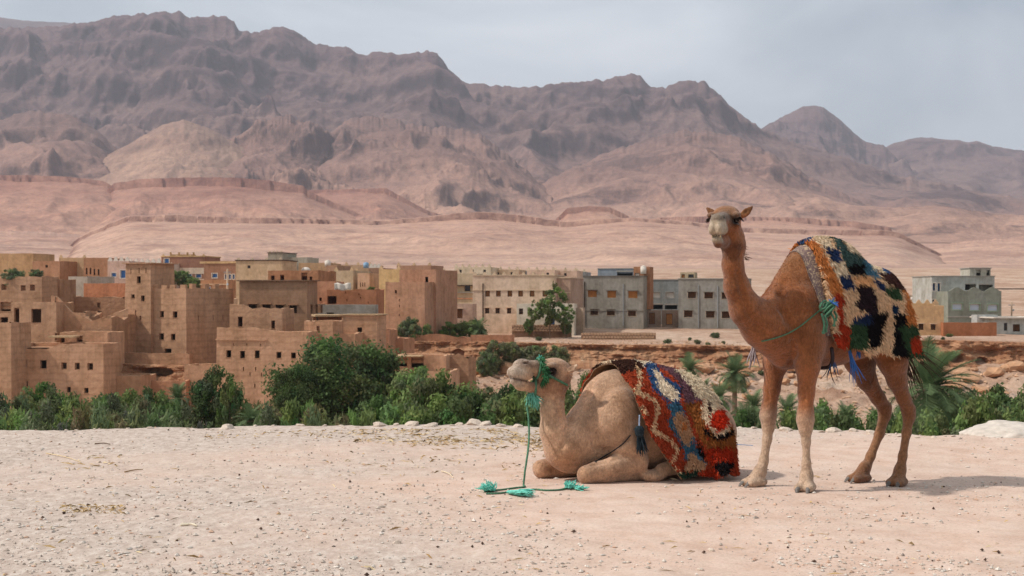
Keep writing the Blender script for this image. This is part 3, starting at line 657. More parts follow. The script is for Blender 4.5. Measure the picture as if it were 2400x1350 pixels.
def twisted_rope(mb, pts, r, n=60, turns=30):
    c = curve_pts(pts, n); L = sum((c[i+1]-c[i]).length for i in range(n))
    for k in range(3):
        q = []
        for i, p in enumerate(c):
            t = (c[min(i+1, n)] - c[max(i-1, 0)]).normalized(); a = t.cross(Vector((.3, .9, .31))).normalized(); b = t.cross(a); w = 2*math.pi*(k/3 + i/n*turns)
            q.append(p + (a*math.cos(w) + b*math.sin(w)) * r * .5)
        mb.tube(q, r * .62, 6)
    return mb
def strands(mb, base, direction, n, length, spread, r=.0022, seed=0, droop=.35, base_r=.01):
    rg = random.Random(seed); d0 = Vector(direction).normalized()
    for i in range(n):
        j = Vector((rg.gauss(0,1), rg.gauss(0,1), rg.gauss(0,1))); d = (d0 + j * spread).normalized(); L = length * rg.uniform(.6, 1.1)
        b = Vector(base) + j.normalized() * base_r * rg.random(); p = [b]
        for k in range(1, 5): p.append(p[-1] + d * L / 4); d = (d + Vector((0,0,-droop * .35)) + Vector((rg.gauss(0,1), rg.gauss(0,1), rg.gauss(0,1))) * .12).normalized()
        mb.tube(p, [r, r, r, r * .8, r * .3], 4, False)
    return mb
def add_eye(W, fr, M, root, s, g=1.0):
    e = empty('eye'); e.parent = root
    o = link('eyeball', sphere_mesh('eyeball', .021 * g), M_EYE, e); o.location = fr.w(W(.066, .080 * s, .012))
    mb = MB(); pts = [W(.066 + .036 * math.cos(a), .093 * s - .010 * s * math.cos(a), .016 + .018 * math.sin(a)) for a in np.linspace(0.05, math.pi - .05, 9)]
    mb.tube([fr.w(p) for p in pts], .006 * g, 6)
    for i, p in enumerate(pts):
        for q in range(5):
            d = np.array([.01 * (i - 4) * .5 + random.uniform(-.006, .006), s * (.026 + random.uniform(-.006, .008)), -.012 - random.uniform(0, .02)]); mb.tube([fr.w(p), fr.w(p + M @ d)], [.002, .0006], 4, False)
    mb.build('eyelid', M_LASH, e)
    return e
CREAM = s2l((214,190,160)); ORANGE = s2l((184,112,62)); NAVY = s2l((36,48,76)); BLACK = s2l((26,22,24)); BLUE = s2l((54,82,120)); GREEN = s2l((52,70,48)); REDW = s2l((160,56,34)); BEIGE = s2l((206,168,132)); BROWN = s2l((66,42,38)); TEAL = s2l((74,110,128)); WHITE = s2l((226,208,182)); TAN = s2l((176,136,104)); RUST = s2l((156,64,40)); PURP = s2l((104,74,82)); AQUA = s2l((88,176,160)); OCHRE = s2l((140,84,44))

def seg3(q, a, b, r=.013):
    p = q.copy(); p[:, 1] = np.abs(p[:, 1]); a, b = np.array(a), np.array(b); t = np.clip(((p - a) @ (b - a)) / ((b - a) @ (b - a)), 0, 1); d = np.linalg.norm(p - a - t[:, None] * (b - a), axis=1); return np.exp(-(d / r) ** 2)
# ======== standing camel
fr1 = Frame((2.71, 11.965, 0), math.asin(.545))
fd = Field((-1.15, -.62, -.08), (1.68, .80, 2.46), .0105)
gz = lambda s, l: float(z_ground(*(fr1.w(np.array([s, l, 0.]))[:2])))
TR = (1, .70, 1)
fd.chain([(.60,0,1.31,.25),(.35,0,1.36,.345),(.0,0,1.39,.375),(-.3,0,1.41,.34),(-.52,0,1.43,.28),(-.69,0,1.40,.19)], .08, TR)
fd.ell((.10,0,1.72), (.46,.20,.33), None, .12)                       # hump
fd.ell((.36,0,1.58), (.28,.16,.20), None, .12)
fd.ell((-.40,0,1.62), (.34,.17,.16), None, .12)
fd.ell((.50,0,1.10), (.16,.13,.12), None, .06)                      # chest pad
for s in (1,-1):
    fd.ell((.44,.17*s,1.33), (.19,.12,.34), rotm(0,-.15).tolist(), .07)   # shoulder blade
    fd.ell((-.57,.15*s,1.32), (.22,.14,.30), rotm(0,.2).tolist(), .07)    # haunch
fd.chain([(.56,0,1.36,.24),(.80,0,1.37,.178),(.965,0,1.48,.134),(1.075,.01,1.66,.100),(1.135,.03,1.84,.082),(1.135,.04,1.97,.076),(1.12,.04,2.06,.075)], .05, (1,.92,1), k0=.12)
FEET1 = []
def leg(pts, yaw, off=(0,0), k=.035):
    fd.chain(pts, k, k0=.08); x, l = pts[-1][0] + off[0], pts[-1][1] + off[1]; g = gz(x, l)
    FEET1.append((foot(fd, (x, l, g), yaw), yaw))
leg([(.46,.20,1.22,.13),(.50,.23,1.02,.098),(.525,.238,.80,.064),(.535,.24,.64,.061),(.538,.24,.575,.067),(.535,.24,.50,.050),(.53,.24,.40,.033),(.527,.24,.22,.033),(.525,.24,.12,.048)], .55, (.0,.0))
leg([(.42,-.17,1.22,.13),(.46,-.19,1.02,.098),(.49,-.20,.80,.066),(.515,-.21,.64,.061),(.525,-.21,.575,.066),(.52,-.21,.49,.050),(.53,-.215,.38,.036),(.565,-.22,.20,.036),(.59,-.222,.11,.048)], -.15, (.04,0))
leg([(-.58,.14,1.25,.19),(-.55,.19,1.02,.125),(-.60,.19,.86,.082),(-.69,.185,.70,.058),(-.755,.18,.60,.056),(-.765,.18,.54,.049),(-.735,.178,.40,.036),(-.69,.175,.20,.034),(-.665,.172,.07,.046)], .35, (.02,0))
leg([(-.58,-.14,1.25,.19),(-.53,-.17,1.02,.135),(-.62,-.17,.84,.085),(-.76,-.17,.68,.062),(-.845,-.17,.585,.058),(-.845,-.17,.52,.05),(-.78,-.17,.36,.039),(-.67,-.172,.17,.037),(-.61,-.175,.06,.046)], -.2, (.04,0))
fd.cone((-.79,0,1.42), (-.87,0,1.10), .035, .022, .03)               # dock of the tail
HM1 = rotm(.60, -.06); HC1 = (1.195, .02, 2.180); W1 = head(fd, HC1, HM1, 1.0, (1.0, 1.25, 1.20), .76, 0, (1.85, .72))
fd.cone(np.array((1.13,.04,1.99)), W1(-.07,0,-.05), .086, .082, .05)
def groove(fr, pts, r=.012, k=.03):
    q = [body_pt(fd, fr, x, y) for x, y in pts]; q = [np.array([(w - fr.O) @ fr.f, (w - fr.O) @ fr.L, w[2] - fr.O[2]]) for w in q if w is not None]
    for a, b in zip(q[:-1], q[1:]):
        if np.linalg.norm(a - b) < .3: fd.cone(a, b, r, r, k, sub=True)
def body_pt(fd, fr, px, py, l0=.6, off=.0):
    "first point of a body hit by the sight line through a photo pixel"
    d = np.array([(px - CX) / F, 1., -(py - HY) / F]); Y = np.linspace(10.0, 13.8, 1900); w = np.array([0, 0, EYE]) + Y[:, None] * d
    r = w - fr.O; q = np.stack([r @ fr.f, r @ fr.L, r[:, 2]], 1); dd = fd.sample(q); inside = ((q > fd.lo + .02) & (q < fd.lo + fd.h * (fd.n - 2))).all(1)
    i = np.argmax((dd < off) & inside); return w[i] if ((dd < off) & inside).any() else None
groove(fr1, [(1838,660),(1832,690),(1832,723),(1845,750),(1858,765)], .014, .05)
groove(fr1, [(1728,640),(1738,680),(1753,733),(1775,765),(1800,785)], .010, .035)
groove(fr1, [(1858,800),(1862,830),(1852,850)], .014, .04)
groove(fr1, [(1885,905),(1887,935),(1884,960)], .006, .015); groove(fr1, [(1800,910),(1803,940)], .006, .015)
groove(fr1, [(2098,880),(2108,920),(2115,950)], .008, .02); groove(fr1, [(2040,890),(2058,930)], .008, .02)
v1, f1 = fd.mesh(); v1 = laplace(v1, f1, 2, .4)
def fur1(v):
    s, l, z = v.T; n = fbm(s*5, l*5, z*5, 4)[:, None]; n2 = fbm(s*1.7, l*1.7, z*1.7+3, 3)[:, None]
    mixf = lambda a, b, w: a * (1 - w) + b * w
    c = np.tile(s2l((141,86,52)), (len(v), 1)); c = c * (1 + .22 * n + .2 * n2)
    w = sstep(1.55, 2.0, z)[:, None] * sstep(.9, .5, np.abs(s - .15))[:, None]; c = mixf(c, np.array(s2l((154,106,68))), w * .7)
    low = sstep(.72, .40, z)[:, None]; frontw = sstep(-.1, .2, s)[:, None]
    c = mixf(c, np.array(s2l((196,168,144))), low * frontw * .9); c = mixf(c, np.array(s2l((150,112,82))), low * (1 - frontw) * .7)
    hind = sstep(-.2, -.5, s)[:, None] * sstep(1.25, .95, z)[:, None] * sstep(.35, .6, z)[:, None]; c = mixf(c, np.array(s2l((112,74,52))), hind * .6)
    kn = np.exp(-(((z - .57) / .07) ** 2))[:, None] * frontw; c = mixf(c, np.array(s2l((190,160,136))), kn * (.5 + .4 * n).clip(0, 1))
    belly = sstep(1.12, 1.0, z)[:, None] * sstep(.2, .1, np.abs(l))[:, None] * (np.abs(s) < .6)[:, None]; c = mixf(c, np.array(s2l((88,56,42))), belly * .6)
    q = (v - np.array(HC1)) @ HM1 / np.array([1.0, 1.25, 1.20]); a, b, cc = q.T; hd = sstep(1.90, 1.99, z) * (a > -.3)
    c = mixf(c, np.array(s2l((150,104,66))), ((cc > .05) * (a < .12) * hd)[:, None] * .7)                     # ginger crown
    mz = (sstep(.235, .275, a) * sstep(-.142, -.125, cc) * hd)[:, None]; c = mixf(c, np.array(s2l((186,168,146))), mz * .9)
    top = (sstep(.06,.16,a) * sstep(.0,.025,cc) * sstep(.40,.36,a) * hd)[:, None]; c = mixf(c, np.array(s2l((104,86,72))), top * .8)
    brow = (np.exp(-((a-.10)/.07)**2 - ((cc-.035)/.03)**2) * hd)[:, None]; c = mixf(c, np.array(s2l((96,70,52))), brow * .6)
    eye = (np.exp(-((a-.066)/.05)**2 - ((cc-.006)/.034)**2) * (np.abs(b) > .045) * hd)[:, None]; c = mixf(c, np.array(s2l((36,26,22))), np.clip(eye * 1.3, 0, 1))
    ms = (np.exp(-((cc + .086)/.009)**2) * (a > .22) * hd)[:, None]; c = mixf(c, np.array(s2l((64,44,36))), ms * .85)
    ns = (seg3(q, (.328,.011,.010), (.262,.046,.036), .009) * hd)[:, None]; c = mixf(c, np.array(s2l((44,34,28))), ns * .85)
    ei = ((np.abs(b) > .098) & (a < -.05) & (cc > .055) & (hd > .5))[:, None]; c = mixf(c, np.array(s2l((116,78,54))), ei * .5)
    jaw = (sstep(-.10,-.16,cc) * (a < .25) * hd)[:, None]; c = mixf(c, np.array(s2l((110,66,42))), jaw * .6)
    thr = (sstep(2.06, 1.98, z) * sstep(1.80, 1.9, z) * (s > 1.14))[:, None]; c = mixf(c, np.array(s2l((84,52,38))), thr * .6)
    return np.clip(c, .01, 1)
camel1 = empty('camel', fr1.w(np.array([0, 0, 0.])), label='tall russet brown camel standing with raised head under a patchwork shag rug', cat='camel')
def child_mesh(name, me, mat, parent):
    o = link(name, me, mat, parent); bpy.context.view_layer.update(); o.matrix_parent_inverse = parent.matrix_world.inverted(); return o
bpy.context.view_layer.update()
me = pydata('body', fr1.w(v1), f1, True); C1 = fur1(v1); set_color(me, C1); child_mesh('body', me, M_FUR, camel1)
def hm1(c): return np.where((c[:,2] > 1.45) & (c[:,0] < .85), .9, 0) * np.where((c[:,0] > 1.28), .35, 1) * (c[:,0] > .2) 
w1v = fr1.w(v1); 
me = fur_hair('coat', w1v, f1, C1, camel1, M_HAIR, 22000, .013, lambda c: hm1(np.stack([(c - fr1.O) @ fr1.f, (c - fr1.O) @ fr1.L, c[:, 2]], 1)), 3)
child_mesh('coat', me, M_HAIR, camel1)
ROOTS = [camel1]
def adopt(o, parent): bpy.context.view_layer.update(); o.parent = parent; o.matrix_parent_inverse = parent.matrix_world.inverted(); return o
for s in (1, -1): adopt(add_eye(W1, fr1, HM1, None, s, 1.05), camel1)
# teeth
mb = MB()
for k in range(4):
    p = W1(.332 - .005 * abs(k - 1.5), (k - 1.5) * .017, -.088); mb.add(*(lambda c: ([tuple(c + np.array(d)) for d in ((-.006,-.006,-.01),(.006,-.006,-.01),(.006,.006,-.01),(-.006,.006,-.01),(-.005,-.005,.014),(.005,-.005,.014),(.005,.005,.014),(-.005,.005,.014))], [(0,3,2,1),(4,5,6,7),(0,1,5,4),(1,2,6,5),(2,3,7,6),(3,0,4,7)]))(fr1.w(p)))
child_mesh('teeth', mb.mesh('teeth'), M_TEETH, camel1)
NAIL = nail_mesh(); NAIL.transform(Matrix.Scale(1.1, 4)); NAIL.materials.append(M_NAIL)
def add_nails(feet, fr, root):
    for Wf, yaw in feet:
        for s in (1, -1):
            o = bpy.data.objects.new('toenail', NAIL); COL.objects.link(o); p = fr.w(Wf(.105, .043 * s, 0)); d = fr.w(Wf(.2, .043 * s, 0)) - p
            o.location = p; o.rotation_euler = (0, 0, math.atan2(d[1], d[0])); adopt(o, root)
add_nails(FEET1, fr1, camel1)
# tail tuft blown to the rear, fringe on neck and poll
mb = MB(); strands(mb, fr1.w(np.array([-.87,.0,1.13])), fr1.w(np.array([-.94,.02,.9])) - fr1.w(np.array([-.87,0,1.13])), 44, .44, .17, .004, 5, .3, .03)
strands(mb, fr1.w(np.array([-.86,.02,1.16])), Vector((.8,.0,-.5)), 18, .46, .16, .003, 6, .3, .02)
child_mesh('tail_tuft', mb.mesh('tail_tuft'), flat('tail_hair', s2l((66,48,38)), .9, .3, 40), camel1)
mb = MB()
for k in range(26): strands(mb, fr1.w(np.array([1.10 - .02*k*.2, .03, 2.08 - .008*k])), Vector((1, .1, -.25)), 2, .06, .4, .0016, 20 + k, .4, .015)
child_mesh('nape_hair', mb.mesh('nape_hair'), flat('nape_fur', s2l((104,70,46))), camel1)

# ---- patchwork rug
ZP = 2.935; zp = lambda L: [(1600 + x / ZP, 440 + y / ZP) for x, y in L]
PAT1 = [(BLUE,[(750,400),(760,385),(890,295),(885,370),(790,400)]),(CREAM,[(885,295),(1010,325),(1010,440),(900,380)]),
 (ORANGE,[(680,460),(740,400),(900,375),(960,460),(1015,540),(1040,620),(1085,690),(1080,790),(1000,740),(960,600),(930,520),(860,420)]),
 (REDW,[(1010,720),(1085,740),(1092,920),(1140,960),(1150,1090),(1110,1130),(1015,1120),(1060,900)]),
 (NAVY,[(965,415),(1050,430),(1085,515),(1010,505)]),(CREAM,[(1000,510),(1090,510),(1130,600),(1050,612)]),(NAVY,[(1055,605),(1130,600),(1170,690),(1090,690)]),
 (s2l((60,78,74)),[(1005,345),(1080,365),(1125,440),(1250,500),(1310,625),(1230,605),(1130,590),(1100,520),(1060,440)]),
 (CREAM,[(1080,345),(1200,390),(1215,480),(1130,445)]),(BLACK,[(1115,535),(1225,530),(1235,605),(1135,600)]),(TEAL,[(1215,470),(1310,540),(1335,630),(1240,600)]),
 (CREAM,[(1250,455),(1340,510),(1395,600),(1300,580)]),(BLUE,[(1325,500),(1400,530),(1450,600),(1385,600)]),(BROWN,[(1325,590),(1470,600),(1700,760),(1560,760),(1400,665)]),
 (s2l((214,160,112)),[(1145,610),(1270,605),(1312,685),(1180,685)]),(NAVY,[(1300,630),(1390,690),(1365,715),(1310,680)]),(GREEN,[(1365,685),(1465,690),(1495,770),(1400,755)]),
 (s2l((46,34,38)),[(1165,675),(1285,675),(1315,740),(1315,870),(1210,845),(1165,800),(1200,740)]),(BLACK,[(1245,865),(1395,845),(1372,930),(1335,1085),(1270,1110),(1245,960)]),
 (NAVY,[(1155,885),(1275,865),(1285,935),(1155,935)]),(GREEN,[(1135,930),(1252,930),(1252,1110),(1145,1120)]),
 (BLACK,[(1455,850),(1530,885),(1520,1000),(1575,1180),(1425,1150),(1440,1000)]),(s2l((28,44,66)),[(1415,795),(1475,825),(1465,875),(1425,855)]),
 (ORANGE,[(1500,700),(1560,730),(1720,780),(1720,960),(1525,990),(1530,880)]),(NAVY,[(1600,790),(1720,790),(1720,860),(1600,850)]),(GREEN,[(1480,940),(1560,950),(1740,960),(1740,1200),(1540,1150),(1485,1020)]),(REDW,[(1555,1030),(1620,1030),(1640,1150),(1560,1125)]),(BLACK,[(1640,1040),(1740,1040),(1740,1200),(1650,1180)])]
def paint(pat, base, zp, lines=()):
    def colour(w, I, J, seed=1):
        px = to_px(w); rg = np.random.default_rng(seed); wp = np.stack([fbm(w[:, 0] * 9, w[:, 1] * 9, w[:, 2] * 9, 3), fbm(w[:, 0] * 9 + 40, w[:, 1] * 9, w[:, 2] * 9, 3)], 1); px = px + rg.normal(size=px.shape) * 1.9 + 2.4 * wp
        c = np.tile(base, (len(px), 1)).astype(float)
        for col, poly in pat: c[in_poly(px, zp(poly))] = col
        for col, pts, wd in lines:
            q = zp(pts)
            for a, b in zip(q[:-1], q[1:]): c[seg_dist(px, a, b) < wd] = col
        return c
    return colour
def far_side(colour, fr, mirror_l=0.0):
    "the far flank repeats the patchwork of the near one"
    def f(w, I, J):
        l = (w - fr.O) @ fr.L; m = l < mirror_l; q = w.copy(); q[m] = q[m] - 2 * (l[m] - mirror_l)[:, None] * fr.L; return colour(q, I, J)
    return f
s_list = np.linspace(-.66, .33, 64)
hem1 = lambda s, sd: 1.10 + .10 * sstep(-.1, .35, s) - .06 * sstep(-.2, -.8, s) + .015 * math.sin(s * 21)
G1 = rug_grid(fd, s_list, 1.45, hem1, 110, lift=.022, flare=.05)
Wg = fr1.w(G1); Ng = grid_normals(Wg)
rug1 = empty('rug', fr1.w(np.array([-.25, 0, 1.8])), label='patchwork shag rug of black, navy, cream and orange squares over standing camel', cat='rug'); bpy.context.view_layer.update()
child_mesh('backing', grid_mesh('backing', Wg, .012, Ng), M_CLOTH, rug1)
rear = fr1.f * -.45
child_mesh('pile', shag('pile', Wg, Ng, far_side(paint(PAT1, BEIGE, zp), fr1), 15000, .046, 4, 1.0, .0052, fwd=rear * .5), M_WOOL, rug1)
# patterned cloth strip in front of the rug
s2 = np.linspace(.31, .43, 9); Gs = rug_grid(fd, s2, 1.45, lambda s, sd: 1.26, 80, lift=.012, flare=.01)
for i in range(len(s2)): Gs[i, :, 0] += .05 * sstep(1.7, 1.2, Gs[i, :, 2]) * -1
Wst = fr1.w(Gs); Ns = grid_normals(Wst)
m, nt, b = mat_new('brocade', .7, .2); vo = N(nt, 'ShaderNodeTexNoise', Scale=26., Detail=3., Distortion=2.5); t_ = N(nt, 'ShaderNodeTexCoord'); nt.links.new(t_.outputs['Object'], vo.inputs['Vector'])
nt.links.new(ramp(nt, vo.outputs['Fac'], [(.40, s2l((108,86,84))), (.52, s2l((122,100,94))), (.60, s2l((176,152,124)))]), b.inputs['Base Color']); M_BROC = m
st = child_mesh('girth_cloth', grid_mesh('girth_cloth', Wst, .008, Ns), M_BROC, rug1)
# green rope: chest strap and knot, blue cord tassels under the rug
M_GREEN = attr_mat; M_GREEN = flat('green_rope', s2l((78,118,92)), .85, .25, 60); M_AQUA = flat('aqua_rope', s2l((112,196,178)), .85, .2, 60); M_BLUEC = flat('blue_cord', s2l((60,104,168)), .8, .2, 60)
cp = [body_pt(fd, fr1, x, y, off=.012) for x, y in ((1922,727),(1900,745),(1875,765),(1850,780),(1825,790),(1800,797),(1785,800))]
strap = empty('chest_rope', cp[3], label='thin green rope tied across the chest of the standing camel', cat='rope'); bpy.context.view_layer.update()
mb = MB(); twisted_rope(mb, [p for p in cp if p is not None], .0065, 60, 26); child_mesh('rope', mb.mesh('rope', True), M_GREEN, strap)
k0 = Vector(body_pt(fd, fr1, 1932, 722, off=.04)); rg = random.Random(5); mb = MB()
for i in range(7):
    c = k0 + Vector((rg.uniform(-.02,.05), -.05 + rg.uniform(-.02,.02), rg.uniform(-.05,.03))); pts = [c + Vector((.035*math.cos(a*2.1+i), .025*math.sin(a*1.7+i*2), .035*math.sin(a*2.1+i*1.3))) for a in np.linspace(0, 5, 9)]; mb.tube(curve_pts(pts, 24), .008, 6)
kn = mb.mesh('knot', True); child_mesh('knot', kn, M_GREEN, strap)
mb = MB()
for px_, py_, e_ in ((1922,735,(1925,782)),(1930,740,(1930,778)),(1945,735,(1950,765)),(1952,730,(1953,752))):
    a = Vector(body_pt(fd, fr1, px_, py_, off=.06)); a.y -= .05; d = (e_[1]-py_)/F*11.4; b_ = a + Vector(((e_[0]-px_)/F*11.4, -.02, -d)); mb.tube(curve_pts([a, a.lerp(b_,.5)+Vector((.01,-.02,0)), b_], 12), [.009]*11+[.016, .012], 7)
child_mesh('rope_end', mb.mesh('rope_end', True), M_GREEN, strap)
mb = MB(); strands(mb, k0 + Vector((.05,-.06,.04)), (1,-.2,.2), 8, .07, .5, .006, 3, .3); child_mesh('blue_knot', mb.mesh('blue_knot'), M_BLUEC, strap)
mb = MB(); b0 = fr1.w(np.array([.10,.31,1.13]))
strands(mb, Vector(b0), (.28,-.05,-1), 16, .28, .06, .0042, 8, .1, .015)
t1 = MB(); strands(t1, Vector(fr1.w(np.array([.0,.31,1.12]))), (.05,0,-1), 6, .07, .2, .005, 9, .1, .02)
tas = empty('tassel', b0, label='bright blue cord tassel dangling below the patchwork rug', cat='tassel'); bpy.context.view_layer.update()
child_mesh('cords', mb.mesh('cords'), M_BLUEC, tas)
tas2 = empty('tassel', fr1.w(np.array([0,.31,1.12])), label='short blue cord loop under the hem of the patchwork rug', cat='tassel'); bpy.context.view_layer.update()
child_mesh('cords', t1.mesh('cords'), M_BLUEC, tas2)
# girth under the belly with loose dark ends
gp = [(.30,.30,1.16),(.26,.27,1.06),(.22,.18,.995),(.2,0,.985),(.2,-.2,1.0),(.24,-.3,1.1)]
girth = empty('girth_strap', fr1.w(np.array([.2,0,1.])), label='dark girth strap with loose frayed ends under the belly of standing camel', cat='strap'); bpy.context.view_layer.update()
mb = MB(); mb.tube(curve_pts([fr1.w(np.array(p)) for p in gp], 30), .016, 8); child_mesh('strap', mb.mesh('strap', True), flat('dark_webbing', s2l((52,46,50)), .9, .3, 50), girth)
mb = MB(); q = fr1.w(np.array([.24,.22,1.02])); strands(mb, Vector(q), (-.1,-.1,-1), 5, .2, .3, .004, 31, .1, .02); child_mesh('loose_end', mb.mesh('loose_end'), flat('dark_webbing', 0), girth)
mb = MB(); strands(mb, Vector(q) + Vector((.02,-.02,.02)), (.2,-.1,-1), 5, .13, .3, .004, 33, .1, .02); child_mesh('blue_end', mb.mesh('blue_end'), flat('dull_blue_cord', s2l((58,84,124)), .9, .2, 50), girth)
mb = MB(); q = fr1.w(np.array([.62,-.27,1.16])); strands(mb, Vector(q), (-.15,0,-1), 9, .22, .10, .007, 35, .05, .02); child_mesh('ribbon', mb.mesh('ribbon'), flat('mauve_ribbon', s2l((150,136,138)), .9, .3, 30), girth)
FD1 = fd

# ======== lying camel
fr2 = Frame((.905, 12.45, -.02), R(25))
fd = Field((-1.45, -.72, -.05), (1.42, .72, 1.32), .0105)
fd.chain([(.22,0,.38,.26),(-.05,0,.46,.37),(-.35,0,.46,.39),(-.65,0,.43,.37),(-.92,0,.38,.29),(-1.03,0,.34,.22)], .08, (1,.80,1))
fd.ell((-.12,0,.66), (.42,.20,.30), rotm(0,.12).tolist(), .14)                # hump
fd.ell((.14,0,.47), (.28,.17,.24), rotm(0,-.75).tolist(), .12)
fd.ell((-.55,0,.68), (.34,.20,.18), rotm(0,.25).tolist(), .1)
for s in (1,-1):
    fd.ell((.03,.235*s,.50), (.21,.13,.31), rotm(0,-.2).tolist(), .05)         # shoulder
    fd.ell((-.72,.27*s,.30), (.34,.15,.27), None, .07)                        # thigh
    fd.chain([(-1.0,.27*s,.12,.10),(-.55,.33*s,.13,.085),(-.28,.34*s,.09,.06)], .05)
    fd.ell((-.2,.33*s,.045), (.12,.08,.055), rotm(0,.0).tolist(), .03)
fd.chain([(.12,.22,.50,.15),(.0,.265,.32,.125),(-.06,.275,.19,.105)], .05, k0=.08)
fd.chain([(-.06,.275,.165,.105),(.14,.275,.14,.086),(.33,.272,.11,.072),(.43,.27,.085,.074)], .03)
fd.chain([(.43,.262,.06,.06),(.2,.255,.05,.05),(-.1,.25,.05,.05)], .03)
fd.chain([(.2,-.22,.48,.15),(.12,-.265,.30,.12),(.10,-.27,.17,.10)], .05, k0=.08)
fd.chain([(.10,-.27,.15,.10),(.36,-.26,.12,.08),(.60,-.25,.085,.076)], .03)
fd.chain([(.60,-.24,.06,.06),(.1,-.22,.05,.05)], .03)
fd.ell((.41,0,.26), (.21,.16,.20), None, .08)                                  # breast
fd.chain([(.30,0,.38,.21),(.50,0,.30,.165),(.60,0,.44,.112),(.615,0,.62,.092),(.60,.0,.76,.084),(.575,.0,.86,.080)], .06, (1,.92,1), k0=.1)
HM2 = rotm(.02, .19); HC2 = (.605, 0, .935); W2 = head(fd, HC2, HM2, 1.0, (1.12, 1.08, 1.25), 1.0, .010)
fd.cone(np.array((.58,0,.84)), W2(-.07,0,-.05), .086, .08, .05)
groove(fr2, [(1392,890),(1380,925),(1378,960),(1384,1007),(1396,1046)], .016, .05)
groove(fr2, [(1400,1052),(1426,1055),(1450,1045),(1475,1028)], .014, .035)
groove(fr2, [(1375,1092),(1400,1088),(1440,1078),(1470,1070)], .008, .02)
groove(fr2, [(1338,985),(1330,1010),(1318,1050)], .010, .035)
groove(fr2, [(1300,940),(1312,975),(1322,1005)], .007, .025)
v2, f2 = fd.mesh(); v2 = laplace(v2, f2, 2, .4)
def fur2(v):
    s, l, z = v.T; n = fbm(s*6, l*6, z*6, 4)[:, None]; n2 = fbm(s*2, l*2, z*2+3, 3)[:, None]; mixf = lambda a, b, w: a * (1 - w) + b * w
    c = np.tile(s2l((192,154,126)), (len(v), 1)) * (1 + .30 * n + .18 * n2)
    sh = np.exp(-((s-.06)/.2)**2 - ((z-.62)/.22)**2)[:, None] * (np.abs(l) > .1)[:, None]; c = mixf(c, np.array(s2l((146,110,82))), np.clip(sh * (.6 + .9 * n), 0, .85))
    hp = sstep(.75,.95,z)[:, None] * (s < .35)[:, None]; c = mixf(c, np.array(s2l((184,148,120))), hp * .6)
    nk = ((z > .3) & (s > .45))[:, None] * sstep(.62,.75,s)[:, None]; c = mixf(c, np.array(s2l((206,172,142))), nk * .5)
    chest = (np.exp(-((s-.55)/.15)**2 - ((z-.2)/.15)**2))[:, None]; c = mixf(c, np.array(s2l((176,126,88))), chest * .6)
    q = (v - np.array(HC2)) @ HM2 / np.array([1.12, 1.08, 1.25]); a, b, cc = q.T; hd = sstep(.70, .80, z) * (s > .33)
    c = mixf(c, np.array(s2l((150,104,76))), (sstep(.03,-.08,cc) * sstep(.26,.16,a) * hd)[:, None] * .75)
    c = mixf(c, np.array(s2l((182,164,148))), (sstep(.23,.30,a) * sstep(-.15,-.12,cc) * hd)[:, None] * .85)
    c = mixf(c, np.array(s2l((118,96,82))), (sstep(.10,.17,a) * sstep(.36,.30,a) * sstep(-.02,.03,cc) * hd)[:, None] * .75)
    ey = (np.exp(-((a-.062)/.06)**2 - ((cc-.002)/.04)**2) * (np.abs(b) > .045) * hd)[:, None]; c = mixf(c, np.array(s2l((44,32,28))), np.clip(ey * 1.35, 0, 1))
    c = mixf(c, np.array(s2l((64,44,36))), (np.exp(-((cc + .086)/.009)**2) * (a > .22) * hd)[:, None] * .9)
    c = mixf(c, np.array(s2l((40,30,26))), (seg3(q, (.328,.014,.010), (.262,.060,.036), .009) * hd)[:, None] * .85)
    ear = ((a < -.07) & (np.abs(b) > .085) & (cc > .03) & (hd > .5))[:, None]; c = mixf(c, np.array(s2l((112,84,66))), ear * .6)
    c = mixf(c, np.array(s2l((200,172,146))), ((a < -.07) & (np.abs(b) > .15) & (hd > .5))[:, None] * .8)
    c = mixf(c, np.array(s2l((120,80,58))), (np.exp(-((a+.10)/.03)**2) * sstep(.02,-.03,cc) * sstep(-.24,-.18,cc) * hd)[:, None] * .6)
    c = mixf(c, np.array(s2l((140,92,70))), (np.exp(-((a+.06)/.02)**2 - ((cc+.17)/.018)**2) * (b > 0) * hd)[:, None] * .8)
    return np.clip(c, .01, 1)
camel2 = empty('camel', fr2.w(np.array([0, 0, 0.])), label='pale tan camel lying on the sand with legs folded, green rope halter on its head', cat='camel'); bpy.context.view_layer.update()
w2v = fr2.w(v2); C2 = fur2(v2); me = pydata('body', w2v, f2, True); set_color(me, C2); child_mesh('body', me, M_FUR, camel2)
def hm2(c): return np.where((c[:,0] < .6) & (c[:,2] > .4), .8, .4) * (c[:,0] > -.3) * np.where((c[:,0] > .75), .35, 1)
child_mesh('coat', fur_hair('coat', w2v, f2, C2, camel2, M_HAIR, 14000, .009, lambda c: hm2(np.stack([(c - fr2.O) @ fr2.f, (c - fr2.O) @ fr2.L, c[:, 2]], 1)), 5), M_HAIR, camel2)
for s in (1, -1): adopt(add_eye(W2, fr2, HM2, None, s), camel2)
mb = MB()
for k in range(4):
    c = fr2.w(W2(.336 - .005 * abs(k - 1.5), (k - 1.5) * .017, -.086)); mb.box(c[0]-.006, c[0]+.006, c[1]-.006, c[1]+.006, c[2]-.014, c[2]+.016)
child_mesh('teeth', mb.mesh('teeth'), M_TEETH, camel2)
mb = MB(); strands(mb, Vector(fr2.w(W2(-.13,.19,.12))), (.9,-.2,.3), 8, .03, .4, .0016, 4, .3, .02); child_mesh('ear_hair', mb.mesh('ear_hair'), flat('pale_hair', s2l((206,180,150))), camel2)

